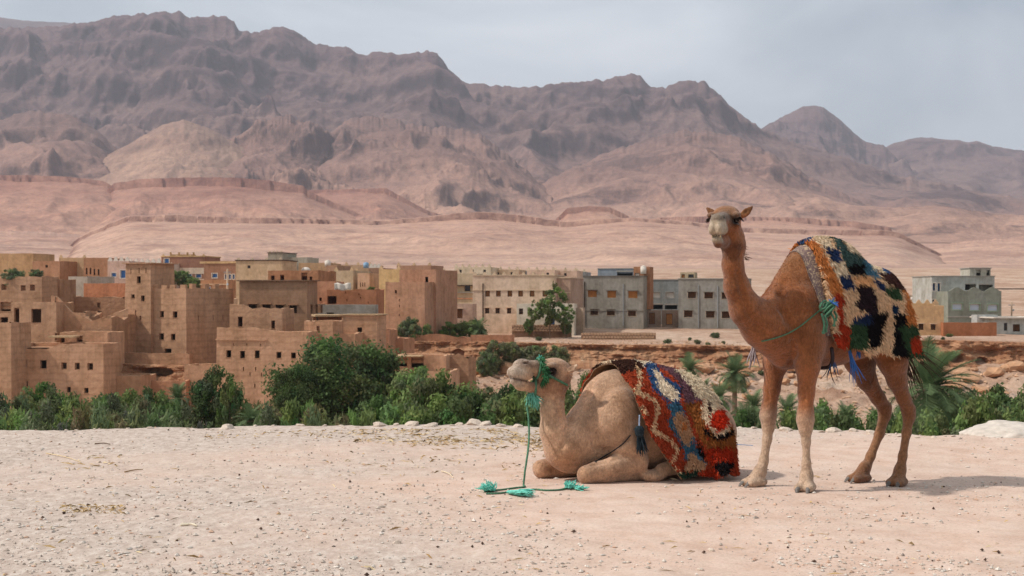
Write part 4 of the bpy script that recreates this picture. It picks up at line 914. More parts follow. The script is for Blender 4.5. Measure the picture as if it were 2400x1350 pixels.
ZQ = 3.376; zq = lambda L: [(1100 + x / ZQ, 800 + y / ZQ) for x, y in L]
PAT2 = [(s2l((62,40,34)),[(880,430),(1060,160),(1180,90),(1310,130),(1400,215),(1340,225),(1230,250),(1170,300),(1080,240),(980,320)]),
 (CREAM,[(1050,180),(1090,120),(1190,100),(1215,150),(1080,190)]),(WHITE,[(1275,140),(1380,105),(1450,175),(1475,215),(1390,205)]),
 (PURP,[(1450,165),(1530,180),(1630,235),(1730,330),(1765,400),(1830,470),(1700,505),(1675,420),(1660,340),(1560,250)]),
 (BLUE,[(1385,190),(1460,180),(1520,270),(1600,320),(1675,370),(1655,475),(1600,505),(1540,455),(1450,395),(1418,300)]),
 (WHITE,[(1450,230),(1495,255),(1560,330),(1640,395),(1638,470),(1580,468),(1505,400),(1475,340)]),
 (s2l((60,98,120)),[(1555,500),(1645,485),(1725,570),(1785,680),(1775,800),(1870,970),(1700,935),(1690,850),(1615,720),(1560,640),(1590,570)]),
 (TAN,[(1620,560),(1665,555),(1745,650),(1765,720),(1742,805),(1705,815),(1655,740),(1602,650)]),(ORANGE,[(1665,640),(1705,640),(1705,695),(1675,695)]),
 (s2l((214,196,168)),[(1615,235),(1700,240),(1800,280),(1910,350),(1975,440),(2000,530),(1900,565),(1860,480),(1800,455),(1720,340)]),
 (OCHRE,[(1675,490),(1805,485),(1845,580),(1860,690),(1900,840),(1850,830),(1790,700),(1740,600)]),(RUST,[(1660,500),(1690,500),(1760,640),(1830,780),(1900,880),(1830,870),(1780,760)]),
 (CREAM,[(1825,490),(1875,475),(1885,560),(1865,660),(1830,610)]),(BROWN,[(1872,470),(1930,560),(1895,645),(1882,590)]),(BROWN,[(1960,420),(2000,430),(2040,560),(2000,540)]),
 (OCHRE,[(1880,690),(2090,670),(2110,810),(2060,860),(1900,840)]),(CREAM,[(1980,510),(2085,610),(2010,730),(1950,750),(1870,650),(1900,560)]),(s2l((186,48,26)),[(1975,535),(2062,612),(2000,700),(1960,718),(1890,645),(1912,572)]),
 (BLACK,[(1860,690),(1960,750),(2080,680),(2085,720),(1970,790),(1850,720)]),(s2l((156,46,26)),[(1840,850),(2060,830),(2075,970),(1900,970)]),(BLACK,[(1950,965),(2075,950),(2040,1080),(1930,1010)]),
 (TAN,[(1740,860),(1860,960),(1845,1020),(1690,1015)]),(s2l((40,60,48)),[(1640,1035),(1810,1015),(1800,1100),(1640,1100)]),(BLACK,[(1790,740),(1850,860),(1870,960),(1820,900)]),(s2l((160,50,28)),[(1820,1020),(1960,1000),(1990,1080),(1830,1080)])]
LIN2 = [(s2l((216,180,140)), [(1320,215),(1352,310),(1310,400),(1400,440),(1485,490),(1460,600),(1435,700),(1560,770),(1640,850),(1600,930),(1585,985),(1640,1050)], 4.2), (s2l((216,180,140)), [(1350,520),(1380,560)], 4)]
def front2(l): return -.02 - .26 * np.clip(l / .42, 0, 1.3) ** 1.2 * (l > 0) + .12 * np.clip(-l / .3, 0, 1)
s_list = np.linspace(-.99, .03, 60)
hem2 = lambda s, sd: .035 + .02 * math.sin(s * 15)
G2 = rug_grid(fd, s_list, .45, hem2, 112, lift=.06, flare=.07)
# front edge sweeps back towards the ground: shear stations by height
for i, s in enumerate(s_list):
    t = (s - s_list[0]) / (s_list[-1] - s_list[0]); l = G2[i, :, 1]; zz = G2[i, :, 2]
    G2[i, :, 0] += t * np.where(l > 0, np.interp(zz, [.03,.28,.45,.7,.95], [-.37,-.23,-.11,-.03,0]) * np.clip(l / .15, 0, 1), .10 * np.clip(-l / .15, 0, 1))
# rump end closes downwards
for i, s in enumerate(s_list):
    w = sstep(-.82, -.99, s); G2[i, :, 2] = np.maximum(G2[i, :, 2] - .10 * w, .03)
# re-project onto the body so the cloth never sinks in
for _ in range(6):
    dv = fd.sample(G2); bad = dv < .02; G2[..., 1] += np.where(bad, np.sign(G2[..., 1]) * (.02 - dv) * .6, 0); G2[..., 2] += np.where(bad & (np.abs(G2[..., 1]) < .3), (.02 - dv) * .6, 0)
Wg2 = fr2.w(G2); Ng2 = grid_normals(Wg2)
rug2 = empty('rug', fr2.w(np.array([-.5, 0, .9])), label='red shag rug with cream zigzags and blue diamonds over lying camel', cat='rug'); bpy.context.view_layer.update()
child_mesh('backing', grid_mesh('backing', Wg2, .012, Ng2), M_CLOTH, rug2)
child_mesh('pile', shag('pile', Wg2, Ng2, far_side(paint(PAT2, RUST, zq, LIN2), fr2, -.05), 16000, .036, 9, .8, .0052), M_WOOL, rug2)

# ---- halter, lead rope
def surf2(px, py, off=.012):
    for r in range(0, 40):
        for a in range(12 if r else 1):
            p = body_pt(FD2, fr2, px + r * 1.5 * math.cos(a * .5236), py + r * 1.5 * math.sin(a * .5236), off=off)
            if p is not None: return Vector(p)
FD2 = fd
halter = empty('halter', fr2.w(W2(.12, 0, 0)), label='green rope halter with shaggy fringe on the head of the lying camel', cat='halter'); bpy.context.view_layer.update()
def ring(a, n=26, off=.012):
    pts = []
    for k in range(n + 1):
        w = 2 * math.pi * k / n; d = np.array([0, math.cos(w), math.sin(w)]); r = np.linspace(.02, .3, 140); q = np.array(HC2) + (HM2 @ np.array([a, 0, -.05])) + r[:, None] * (HM2 @ d); dd = fd.sample(q)
        i = np.argmax(dd > off); pts.append(fr2.w(q[i] if (dd > off).any() else q[-1]))
    return pts
mb = MB(); mb.tube(curve_pts(ring(.165)[:-1] + [ring(.165)[0]], 60), .0115, 8); child_mesh('noseband', mb.mesh('noseband', True), M_GREEN, halter)
mb = MB(); cs_ = [surf2(x, y) for x, y in ((1287,880),(1300,887),(1315,895),(1330,903))]; twisted_rope(mb, cs_, .011, 30, 12); child_mesh('cheek_rope', mb.mesh('cheek_rope', True), M_GREEN, halter)
mb = MB(); mb2 = MB()
for k, (x, y) in enumerate(((1265,835),(1268,843),(1272,852),(1275,862),(1278,872),(1277,880),(1274,888),(1272,895),(1280,884))):
    p = surf2(x, y, .018); strands(mb, p, (.35,-.8,-.45), 16, .055, .5, .0045, 40 + k, .6, .015)
for k, (x, y) in enumerate(((1264,834),(1266,838))): strands(mb2, surf2(x, y, .022), (.1,-.9,.2), 10, .035, .7, .0045, 60 + k, .4, .012)
child_mesh('fringe', mb.mesh('fringe'), flat('dark_green_yarn', s2l((52,98,62)), .95, .3, 60), halter); child_mesh('aqua_yarn', mb2.mesh('aqua_yarn'), M_AQUA, halter)
chin = Vector(ring(.165)[19]); kp = P(1243, 931, chin.y - .02)
mb = MB(); twisted_rope(mb, [chin, chin.lerp(kp, .5) + Vector((.01,-.02,0)), kp], .010, 16, 6); child_mesh('chin_rope', mb.mesh('chin_rope', True), M_GREEN, halter)
mb = MB(); strands(mb, P(1247, 925, kp.y), (.35,-.15,-.9), 80, .12, .35, .005, 70, .3, .035); child_mesh('chin_tassel', mb.mesh('chin_tassel'), flat('sea_green_yarn', s2l((108,172,150)), .95, .3, 60), halter)
lead = empty('lead_rope', (0, 0, 0), label='aqua green lead rope hanging from the halter and trailing on the sand', cat='rope')
def on_ground(px, py, dz=.008):
    y = EYE * F / (py - HY)
    for _ in range(4): y = (EYE - float(z_ground((px - CX) / F * y, y)) - dz) * F / (py - HY)
    return Vector(((px - CX) / F * y, y, float(z_ground((px - CX) / F * y, y)) + dz))
g0 = on_ground(1227, 1137)
hang = [P(1238, 912, kp.y + .01), P(1240, 925, kp.y - .01), P(1236, 950, kp.y), P(1239, 985, kp.y - .05), P(1240, 1020, kp.y - .12), P(1237, 1060, kp.y - .25), P(1231, 1100, (kp.y - .3) * .6 + g0.y * .4), g0]
lead.location = g0; bpy.context.view_layer.update()
mb = MB(); twisted_rope(mb, hang, .0095, 110, 70); child_mesh('hanging_rope', mb.mesh('hanging_rope', True), M_GREEN, lead)
mb = MB(); twisted_rope(mb, [g0, on_ground(1229,1141), on_ground(1210,1143), on_ground(1180,1147), on_ground(1150,1150), on_ground(1135,1152)], .0085, 70, 30)
twisted_rope(mb, [on_ground(1140,1157), on_ground(1170,1156), on_ground(1200,1152), on_ground(1225,1153), on_ground(1250,1147), on_ground(1280,1149), on_ground(1310,1148), on_ground(1330,1144), on_ground(1345,1145), on_ground(1368,1146)], .0085, 110, 50)
child_mesh('ground_rope', mb.mesh('ground_rope', True), M_GREEN, lead)
def fray(name, px, py, d, n, L, sp, seed, base=.03):
    mb = MB(); rg = random.Random(seed); b = on_ground(px, py, .012)
    for i in range(n):
        a = Vector(d).normalized() + Vector((rg.gauss(0,1), rg.gauss(0,1), abs(rg.gauss(0,.35)))) * sp; a.normalize(); q = [b + Vector((rg.uniform(-1,1), rg.uniform(-1,1), rg.random()*.5)) * base]
        for k in range(5):
            nx = q[-1] + a * L * rg.uniform(.6, 1.2) / 5 + Vector((rg.gauss(0,1), rg.gauss(0,1), rg.gauss(0,.6))) * .008; nx.z = max(nx.z, float(z_ground(nx.x, nx.y)) + .006); q.append(nx)
        mb.tube(q, [.005,.0055,.005,.0045,.004,.002], 5, False)
    return child_mesh(name, mb.mesh(name), M_AQUA, lead)
fray('frayed_end', 1150, 1150, (-.8,.0,.35), 60, .075, .8, 1, .035); fray('frayed_end', 1195, 1155, (.75,-.75,.05), 60, .24, .12, 2, .025); fray('frayed_end', 1335, 1143, (.2,.3,.4), 44, .055, .9, 3, .03); fray('frayed_end', 1350, 1146, (1,0,.1), 24, .075, .2, 4, .012)
# dark tassel and cord at the girth of the lying camel
mb = MB(); tp = P(1491, 985, 11.95); tp = surf2(1492, 1008, .02) + Vector((.02, .015, 0)); 
mb.tube(curve_pts([tp + Vector((.005,-.02,.13)), tp + Vector((.002,-.03,.07)), tp + Vector((0,-.05,.02))], 16), .006, 8)
gt = empty('girth_tassel', tp, label='dark blue woollen tassel on a pale cord beside the red rug', cat='tassel'); bpy.context.view_layer.update()
child_mesh('cord', mb.mesh('cord', True), flat('pale_blue_cord', s2l((150,166,190)), .9, .2, 40), gt)
mb = MB(); mb.tube(curve_pts([tp + Vector((0,-.05,.04)), tp + Vector((.0,-.055,.0)), tp + Vector((.005,-.055,-.06))], 12), [.02,.03,.036,.04,.042,.043,.043,.04,.04,.038,.036,.03,.02], 10); strands(mb, tp + Vector((.005,-.05,-.05)), (.1,-.05,-1), 46, .15, .08, .006, 12, .1, .03)
child_mesh('tassel_yarn', mb.mesh('tassel_yarn'), flat('dark_blue_wool', s2l((34,44,50)), .95, .35, 60), gt)
cordp = [surf2(x, y, .008) for x, y in ((1478,1020),(1460,1040),(1435,1058),(1412,1072),(1395,1082))]
mb = MB(); mb.tube(curve_pts(cordp, 24), .005, 6); child_mesh('breast_cord', mb.mesh('breast_cord'), flat('dark_blue_wool', 0), gt)
# ---------------------------------------------------------------- houses
def wall_mat(name, col, streak=.25, bstr=.5, bd=.12, brick=None, straw=True):
    m, nt, b = mat_new(name, .97, .08)
    a = tex_noise(nt, .35, 5, .6); c = tex_noise(nt, 2.2, 6, .65); st = tex_noise(nt, 1.3, 5, .6, stretch=(1.6, 1.6, .22)); fi = tex_noise(nt, 9, 4, .7)
    base = ramp(nt, a, [(.32, [col[0] * .76, col[1] * .74, col[2] * .70]), (.5, col), (.68, [min(col[0] * 1.1, .9), min(col[1] * 1.13, .9), min(col[2] * 1.18, .9)])])
    k = mixc(nt, 1., base, ramp(nt, c, [(.3, (.80,.79,.78)), (.55, (1,1,1)), (.75, (1.08,1.08,1.07))]), 'MULTIPLY')
    k = mixc(nt, 1., k, ramp(nt, st, [(.32, (1-streak,)*3), (.52, (1,1,1))]), 'MULTIPLY')
    if brick:
        t = nt.nodes['TC']; sx = N(nt, 'ShaderNodeSeparateXYZ'); nt.links.new(t.outputs['Object'], sx.inputs[0])
        w = N(nt, 'ShaderNodeTexWave', wave_type='BANDS', bands_direction='Z'); w.inputs['Scale'].default_value = brick; w.inputs['Distortion'].default_value = 4.0; w.inputs['Detail'].default_value = 3; w.inputs['Detail Scale'].default_value = .6
        nt.links.new(t.outputs['Object'], w.inputs['Vector']); k = mixc(nt, 1., k, ramp(nt, w.outputs['Fac'], [(.05, (.90,.89,.88)), (.35, (1,1,1))]), 'MULTIPLY')
    nt.links.new(k, b.inputs['Base Color']); p = bump(nt, b, c, bstr, bd); bump(nt, b, fi, bstr * .7, bd * .25, p); return m
_W = {}
def WM(rgb, kind='mud'):
    g_ = sum(rgb) / 3; rgb = tuple(int(g_ + (c - g_) * (.80 if kind == 'plain' else 1.0)) for c in rgb)
    key = (rgb, kind)
    if key not in _W:
        _W[key] = {'mud': lambda: wall_mat('mud_plaster', s2l(rgb), .22, .6, .14), 'rammed': lambda: wall_mat('rammed_earth', s2l(rgb), .2, .6, .14, brick=.55), 'brick': lambda: wall_mat('mud_brick', s2l(rgb), .15, .5, .08, brick=1.9), 'plain': lambda: wall_mat('render_plaster', s2l(rgb), .16, .25, .03), 'cement': lambda: wall_mat('cement_render', s2l(rgb), .22, .3, .04)}[kind]()
    return _W[key]
M_WOOD = flat('brown_wood', s2l((122,82,52)), .8, .25, 3); M_DWOOD = flat('dark_wood', s2l((70,50,38)), .85, .25, 3); M_SHUT = flat('orange_shutter', s2l((184,122,66)), .75, .12, 3)
M_WHITE = flat('white_paint', s2l((216,204,190)), .8, .06, 1.5); M_BLUEP = flat('blue_paint', s2l((62,104,158)), .7, .12, 2); M_CONC = flat('concrete', s2l((158,150,140)), .95, .14, 1.2); M_GREYM = flat('grey_metal', s2l((150,152,152)), .5, .1, 2, .5)
M_GLASS = mat_new('window_glass', .08, .5)[0]; M_GLASS.node_tree.nodes['Principled BSDF'].inputs['Base Color'].default_value = (.02, .022, .025, 1)
M_DARK = flat('crack_shade', s2l((46,36,30)), .98, .2, 2); M_CREAM = flat('pale_trim', s2l((206,180,152)), .9, .1, 1.5); M_TEALP = flat('pale_green_paint', s2l((146,166,140)), .8, .1, 2); M_STRAW = flat('straw_roof', s2l((186,156,120)), .98, .25, 6); M_BLOCK = WM((158,152,142), 'brick')
class House:
    """box with real openings. Front face runs through the sight lines of px0..px1 at distance Y (its middle), turned by yaw (+ = front turned to the left, right flank seen).
    rows: top, bottom in photo pixels. Local axes: x along the front, y into the house, z up."""
    def __init__(s, name, label, px0, px1, top, bot, Y, mat, yaw=10, depth=6, cat='house', group=None, parapet=.35, batter=0.0, rough=.0, roof=True, wt=.32, merlon=None, topf=None, seed=0, sides=True):
        
        if px0 < 900 and 'tower' not in name and yaw >= 8 and bot > 700: yaw, depth = 8, min(depth, 3.6)
        a = -R(yaw); s.d = Vector((math.cos(a), math.sin(a), 0)) * 1; s.n = Vector((-math.sin(a), math.cos(a), 0))
        pc = P((px0 + px1) / 2, bot, Y); s.c = pc
        s.u0, s.u1 = s.hit(px0)[0], s.hit(px1)[0]; s.z0 = pc.z; s.z1 = s.zat((px0 + px1) / 2, top)
        s.O = pc + s.d * s.u0; s.W = s.u1 - s.u0; s.H = s.z1 - s.z0; s.D = depth; s.mat = mat; s.yaw = a; s.batter = batter; s.rough = rough; s.parapet = parapet; s.holes = []; s.side_holes = []; s.wt = wt; s.merlon = merlon; s.topf = topf; s.roof = roof; s.seed = seed; s.sides = sides
        s.root = empty(name, s.O, a, label, cat, group); s.below = 4.0; s.parts = []
    def hit(s, px):
        "u along the front and distance where the sight line of a pixel column meets the front plane"
        t = (px - CX) / F; den = t * s.d.y - s.d.x; u = (s.c.x - t * s.c.y) / den; return u, s.c.y + u * s.d.y
    def zat(s, px, py): y = s.hit(px)[1]; return EYE - (py - HY) / F * y
    def loc(s, px, py): return s.hit(px)[0] - s.u0, s.zat(px, py) - s.z0
    def hole(s, x0, x1, y0, y1, kind='window', **kw):
        u0, zt = s.loc(x0, y0); u1, zb = s.loc(x1, y1); s.holes.append((u0, u1, max(zb, .02), zt, kind, kw)); return s
    def side_hole(s, y0, y1, z0, z1, kind='window', **kw): s.side_holes.append((y0, y1, z0, z1, kind, kw)); return s
    def _wall(s, mb, W, holes, place, ztop, thick=None, cell=.9):
        us = sorted(set([0, W] + [h for q in holes for h in q[:2] if 0 < h < W])); zs = sorted(set([-s.below, 0, s.H] + [h for q in holes for h in q[2:4] if 0 < h < s.H]))
        def fine(a, st):
            o = []
            for p, q in zip(a[:-1], a[1:]):
                k = max(1, int((q - p) / st)); o += [p + (q - p) * i / k for i in range(k)]
            return o + [a[-1]]
        us = fine(us, cell) if (s.rough or s.topf) else us; idx = {}
        def V(i, j):
            if (i, j) not in idx:
                u, z = us[i], zs[j]; zz = z if j < len(zs) - 1 else ztop(u)
                idx[(i, j)] = len(mb.v); mb.v.append(tuple(place(u, zz, (0 < i < len(us) - 1) )))
            return idx[(i, j)]
        for i in range(len(us) - 1):
            for j in range(len(zs) - 1):
                cu, cz = (us[i] + us[i+1]) / 2, (zs[j] + zs[j+1]) / 2
                if any(q[0] < cu < q[1] and q[2] < cz < q[3] for q in holes): continue
                mb.f.append((V(i, j), V(i+1, j), V(i+1, j+1), V(i, j+1)))
        return [place(u, ztop(u), 0) for u in us]
    def build(s):
        W, D, H = s.W, s.D, s.H; rg = random.Random(s.seed * 7 + int(W * 100)); sd = s.seed * 3.1 + W
        ins = lambda z: s.batter * max(z, 0)
        jit = lambda u, z, k: 0
        def ztop(k):
            def f(u):
                z = H
                if s.topf and k == 0: z += s.topf(u / W)
                if s.rough: z += s.rough * 1.6 * float(noise(u * .7 + sd, k * 3.3, 5.)) + s.rough * float(noise(u * 2.7, k * 3.3, 9.))
                return z
            return f
        mb = MB()
        pf = lambda u, z, k: (ins(z) + u * (W - 2 * ins(z)) / W, ins(z) + jit(u, z, 1), z)
        pr = lambda u, z, k: (W - ins(z) + jit(u, z, 2), ins(z) + u * (D - 2 * ins(z)) / D, z)
        pb = lambda u, z, k: (W - ins(z) - u * (W - 2 * ins(z)) / W, D - ins(z), z)
        pl = lambda u, z, k: (ins(z) + jit(u, z, 3), D - ins(z) - u * (D - 2 * ins(z)) / D, z)
        rims = []
        for k, (L, hs, pl_) in enumerate(((W, s.holes, pf), (D, s.side_holes, pr), (W, [], pb), (D, [], pl))): rims.append(s._wall(mb, L, hs, pl_, ztop(k)))
        # rim, inner parapet and roof
        t = s.wt; c = Vector((W / 2, D / 2, 0))
        zr = H - s.parapet
        for rim in rims:
            n0 = len(mb.v); m = len(rim)
            for (x, y, z) in rim:
                xi = min(max(x, ins(H) + t), W - ins(H) - t); yi = min(max(y, ins(H) + t), D - ins(H) - t)
                mb.v += [(x, y, z), (xi, yi, z - .02), (xi, yi, zr - .3)]
            for i in range(m - 1):
                a = n0 + i * 3; b = a + 3; mb.f += [(a, b, b + 1, a + 1), (a + 1, b + 1, b + 2, a + 2)]
        n0 = len(mb.v); e = ins(H) + t * .5
        if s.roof: mb.v += [(e, e, zr), (W - e, e, zr), (W - e, D - e, zr), (e, D - e, zr)]; mb.f.append((n0, n0 + 1, n0 + 2, n0 + 3))
        # reveals: jambs, sill and head of every opening
        for hs, pl_, nx in ((s.holes, pf, (0, 1)), (s.side_holes, pr, (-1, 0))):
            for (u0, u1, z0, z1, kind, kw) in hs:
                n0 = len(mb.v); q = [pl_(u0, z0, 0), pl_(u1, z0, 0), pl_(u1, z1, 0), pl_(u0, z1, 0)]
                for (x, y, z) in q: mb.v += [(x, y, z), (x + nx[0] * t, y + nx[1] * t, z)]
                for i in range(4): a = n0 + 2 * i; b = n0 + 2 * ((i + 1) % 4); mb.f.append((a, a + 1, b + 1, b))
        wall = mb.build('wall', s.mat, s.root); s.wall = wall
        if s.merlon:
            for (u0, u1, h) in s.merlon: m = MB().box(u0, u1, ins(H) + .01, ins(H) + t - .01, H - .05, H + h); m.build('merlon', s.mat, s.root)
        for side, hs in ((0, s.holes), (1, s.side_holes)):
            for (u0, u1, z0, z1, kind, kw) in hs: s._fill(side, u0, u1, z0, z1, kind, kw)
        return s
    def _fill(s, side, u0, u1, z0, z1, kind, kw):
        "window, door or bare opening as a part of the house, in a frame that stands in the reveal"
        w, h = u1 - u0, z1 - z0; i0 = s.batter * max((z0 + z1) / 2, 0)
        o = empty({'door': 'door', 'garage': 'garage_opening'}.get(kind, 'window')); o.parent = s.root
        if side == 0: o.location = (u0, i0, z0)
        else: o.location = (s.W - i0, u0, z0); o.rotation_euler = (0, 0, R(90))
        fm = kw.get('frame', M_DWOOD); t = min(.07, w * .12); r = kw.get('recess', .16)
        def add(name, m, mat): return m.build(name, mat, o)
        if kind in ('window', 'shutter', 'grille', 'door', 'pane'):
            fr_ = MB().box(.005, t, r, r + .07, .005, h - .005).box(w - t, w - .005, r, r + .07, .005, h - .005).box(t, w - t, r + .004, r + .066, .005, t).box(t, w - t, r + .004, r + .066, h - t, h - .005)
            add('frame', fr_, fm)
        if kind == 'window':
            add('pane', MB().box(t, w - t, r + .03, r + .042, t, h - t), M_GLASS); m = MB().box(w / 2 - .025, w / 2 + .025, r + .0, r + .06, t, h - t).box(t, w - t, r + .005, r + .055, h * .5 - .02, h * .5 + .02); add('glazing_bar', m, fm)
        elif kind == 'pane':
            add('pane', MB().box(t, w - t, r + .03, r + .042, t, h - t), kw.get('mat', M_GLASS))
        elif kind == 'shutter':
            m = MB(); n = max(3, int(h / .16))
            for i in range(n): z = t + (h - 2 * t) * i / n; m.add([(t, r + .06, z), (w - t, r + .06, z), (w - t, r + .03, z + (h - 2 * t) / n), (t, r + .03, z + (h - 2 * t) / n)], [(0, 1, 2, 3)])
            m.box(w / 2 - .03, w / 2 + .03, r + .012, r + .06, t, h - t); add('shutter', m, kw.get('mat', M_SHUT))
        elif kind == 'grille':
            m = MB(); n = max(2, int(w / .16)); k = max(2, int(h / .2))
            for i in range(1, n): x = w * i / n; m.box(x - .022, x + .022, r + .005, r + .035, t, h - t)
            for i in range(1, k): z = h * i / k; m.box(t, w - t, r + .037, r + .06, z - .022, z + .022)
            add('lattice', m, kw.get('mat', M_DWOOD))
        elif kind == 'door':
            m = MB().box(t, w - t, r + .02, r + .06, .01, h - t); lf = add('leaf', m, kw.get('mat', M_WOOD))
            for i in range(1, max(2, int(w / .22))): x = t + (w - 2 * t) * i / max(2, int(w / .22)); MB().box(x - .012, x + .012, r + .008, r + .022, .03, h - t - .02).build('batten', M_DWOOD, lf)
        elif kind == 'hole':
            add('lintel', MB().box(-.05, w + .05, -.006, .2, h - .03, h + .06), kw.get('mat', s.mat)); add('sill', MB().box(-.04, w + .04, -.03, .22, -.05, .012), s.mat)
        elif kind == 'slit':
            add('sill', MB().box(-.02, w + .02, -.015, .2, -.04, .01), s.mat)
        elif kind == 'garage':
            add('beam', MB().box(-.05, w + .05, -.02, .25, h - .01, h + .18), kw.get('mat', M_CONC))
        if kw.get('hood'): add('hood', MB().box(-.12, w + .12, -.22, .05, h + .04, h + .12), kw.get('hood_mat', s.mat))
        if kw.get('surround'):
            q = .10; add('surround', MB().box(-q, 0, -.025, .05, -q, h + q).box(w, w + q, -.025, .05, -q, h + q).box(0, w, -.022, .05, h, h + q).box(0, w, -.03, .05, -q, 0), kw['surround'])
        return o
    # extras in local coordinates
    def part(s, name, m, mat): return m.build(name, mat, s.root)
    def pipe(s, px, y0, y1, mat=None):
        u, zt = s.loc(px, y0); zb = max(s.loc(px, y1)[1], 0); m = MB().tube([(u, -.07, zb), (u, -.07, zt)], .065, 8)
        o = s.part('drainpipe', m, mat or M_GREYM); return s
    def ledge(s, row, h=.16, out=.1, mat=None, u0=None, u1=None):
        z = s.loc((CX + F * (s.O.x / s.O.y)), row)[1] if row is not None else s.H; u0 = -.06 if u0 is None else u0; u1 = s.W + .06 if u1 is None else u1
        s.part('ledge', MB().box(u0, u1, -out, .04, z - h, z), mat or s.mat); return s
    def cap(s, out=.12, h=.14, mat=None):
        W, D, H = s.W, s.D, s.H; t = s.wt
        s.part('coping', MB().box(-out, W + out, -out, t, H + .003, H + h).box(W - t, W + out, t, D + out, H + .006, H + h - .003).box(-out, t, t, D + out, H + .006, H + h - .003).box(t, W - t, D - t, D + out, H + .003, H + h - .002), mat or M_CREAM); return s
    def stepped(s, n, w=.5, h=.5, mat=None, y=.1):
        "stepped corner ornaments on the parapet"
        for i in range(n):
            u = w / 2 + (s.W - w) * (i / max(n - 1, 1)); m = MB()
            for k in range(3): q = w / 2 * (1 - k / 3.2); m.box(u - q, u + q, y + .002 * k, y + .24 - .002 * k, s.H - .05 + h * k / 3, s.H + h * (k + 1) / 3)
            s.part('roof_ornament', m, mat or M_CREAM)
        return s
    def wave(s, n=3, h=.6, mat=None):
        "curved parapet"
        m = MB(); k = 48; v = []
        for i in range(k + 1): t = i / k; z = s.H + h * (.5 - .5 * math.cos(2 * math.pi * (t * n))) * 1.0 + .05; v.append((t * s.W, z))
        for (a, za), (b, zb) in zip(v[:-1], v[1:]): m.add([(a, -.02, s.H - .3), (b, -.02, s.H - .3), (b, -.02, zb), (a, -.02, za), (a, .2, s.H - .3), (b, .2, s.H - .3), (b, .2, zb), (a, .2, za)], [(0, 1, 2, 3), (5, 4, 7, 6), (3, 2, 6, 7)])
        s.part('curved_parapet', m, mat or s.mat); return s
    def beams(s, row, n=8, mat=None, out=.35):
        z = s.loc(CX + F * s.O.x / s.O.y, row)[1]
        for i in range(n): u = s.W * (i + .5) / n; s.part('roof_beam', MB().tube([(u, -out, z), (u, .1, z)], .06, 6), mat or M_DWOOD)
        return s
def rows_of(h, xs, w, y0, y1, kind, **kw):
    for x in xs: h.hole(x - w / 2, x + w / 2, y0, y1, kind, **kw)
MUD = (190,148,117); MUD2 = (196,152,120); MUD3 = (176,134,104); REDMUD = (190,138,107); PINKM = (196,156,130); TANM = (196,152,110); CREAMM = (212,180,146); OCH = (206,160,106)
z1 = lambda x: x / 3; 
def Z1(*a): return [(v / 3) if i % 2 == 0 else 560 + v / 3 for i, v in enumerate(a)]
def add_holes(h, zx, zy, sc, lst, kind='hole', **kw):
    for (x0, x1, y0, y1) in lst: h.hole(zx + x0 / sc, zx + x1 / sc, zy + y0 / sc, zy + y1 / sc, kind, **kw)
A = (0, 560, 3); B = (450, 560, 3); C_ = (880, 580, 3.14); D_ = (1330, 580, 3.14); E_ = (2000, 600, 3)

# ======== mud kasbah on the left
h = House('mud_house', 'tall plain mud wall house end rising beside the five window mud house', -60, 27, 757, 960, 117, WM(MUD,'rammed'), 14, 8, rough=.07, batter=.012, seed=1); h.build()
h = House('mud_house', 'broad mud house with five windows above a row of small holes over the bushes', 27, 243, 806, 955, 119, WM(MUD2,'rammed'), 16, 7, rough=.06, batter=.010, seed=2, topf=lambda t: -.42 * (1 - sstep(.40,.45,t)))
add_holes(h, *A, [(142,188,848,908),(280,325,850,912),(165,195,995,1038),(285,312,1005,1030),(470,497,1038,1080),(592,622,1045,1085)]); add_holes(h, *A, [(430,468,868,918),(525,560,870,920),(615,655,872,924)], 'grille', frame=WM(MUD)); h.build()
h = House('mud_house', 'low mud rooftop room with dark openings and a thatched canopy beside it', 140, 252, 779, 812, 122.5, WM(MUD2), 16, 4, rough=.05, seed=3); add_holes(h, *A, [(420,455,690,730),(538,580,678,725)]); h.build()
tm = MB().box(-1.4, .8, -.9, .9, .0, .14); o = tm.build('thatch_canopy', M_STRAW, None, loc=P(158, 791, 121.5)); tag(o, 'flat straw canopy on the roof beside the low rooftop room', 'canopy')
h = House('mud_house', 'mud house with three big dark doorways and an arched door on an upper terrace', -50, 132, 708, 812, 127, WM(MUD), 15, 7, rough=.09, batter=.008, seed=4); add_holes(h, *A, [(0,75,440,510),(0,55,548,590),(98,135,482,590),(220,290,490,590),(140,178,662,730),(385,400,660,715)]); h.build()
h = House('mud_house', 'ruined mud house with stepped broken walls beside the three doorway house', 120, 200, 733, 790, 128, WM(MUD2), 15, 6, rough=.2, roof=False, parapet=1.5, seed=5, topf=lambda t: 1.5 * (1 - sstep(.15,.5,t))); add_holes(h, *A, [(385,405,512,548)]); h.build()
h = House('mud_house', 'square mud house with three pale blind windows and weeds on its roof', -50, 98, 648, 712, 136, WM(MUD,'rammed'), 14, 8, rough=.06, seed=6); add_holes(h, *A, [(10,45,318,360),(145,180,325,365),(210,245,320,365)], 'grille', frame=WM(MUD), mat=WM(REDMUD)); h.build()
h = House('mud_wall', 'high roofless mud wall behind the stepped ruin', 96, 140, 655, 715, 139, WM(MUD3), 10, 5, 'wall', rough=.12, roof=False, parapet=2.0, seed=7); h.build()
h = House('mud_wall', 'long ragged mud courtyard wall with a pale niche between ruin and tower', 150, 292, 697, 760, 142, WM(MUD3,'rammed'), 12, 6, 'wall', rough=.2, roof=False, parapet=2.0, seed=8); add_holes(h, *A, [(682,706,445,485)]); h.build()
h = House('mud_wall', 'crumbling roofless mud walls with jagged top below the courtyard wall', 192, 262, 745, 830, 126.5, WM(MUD3), 16, 7, 'wall', rough=.28, roof=False, parapet=2.5, seed=9); h.build()
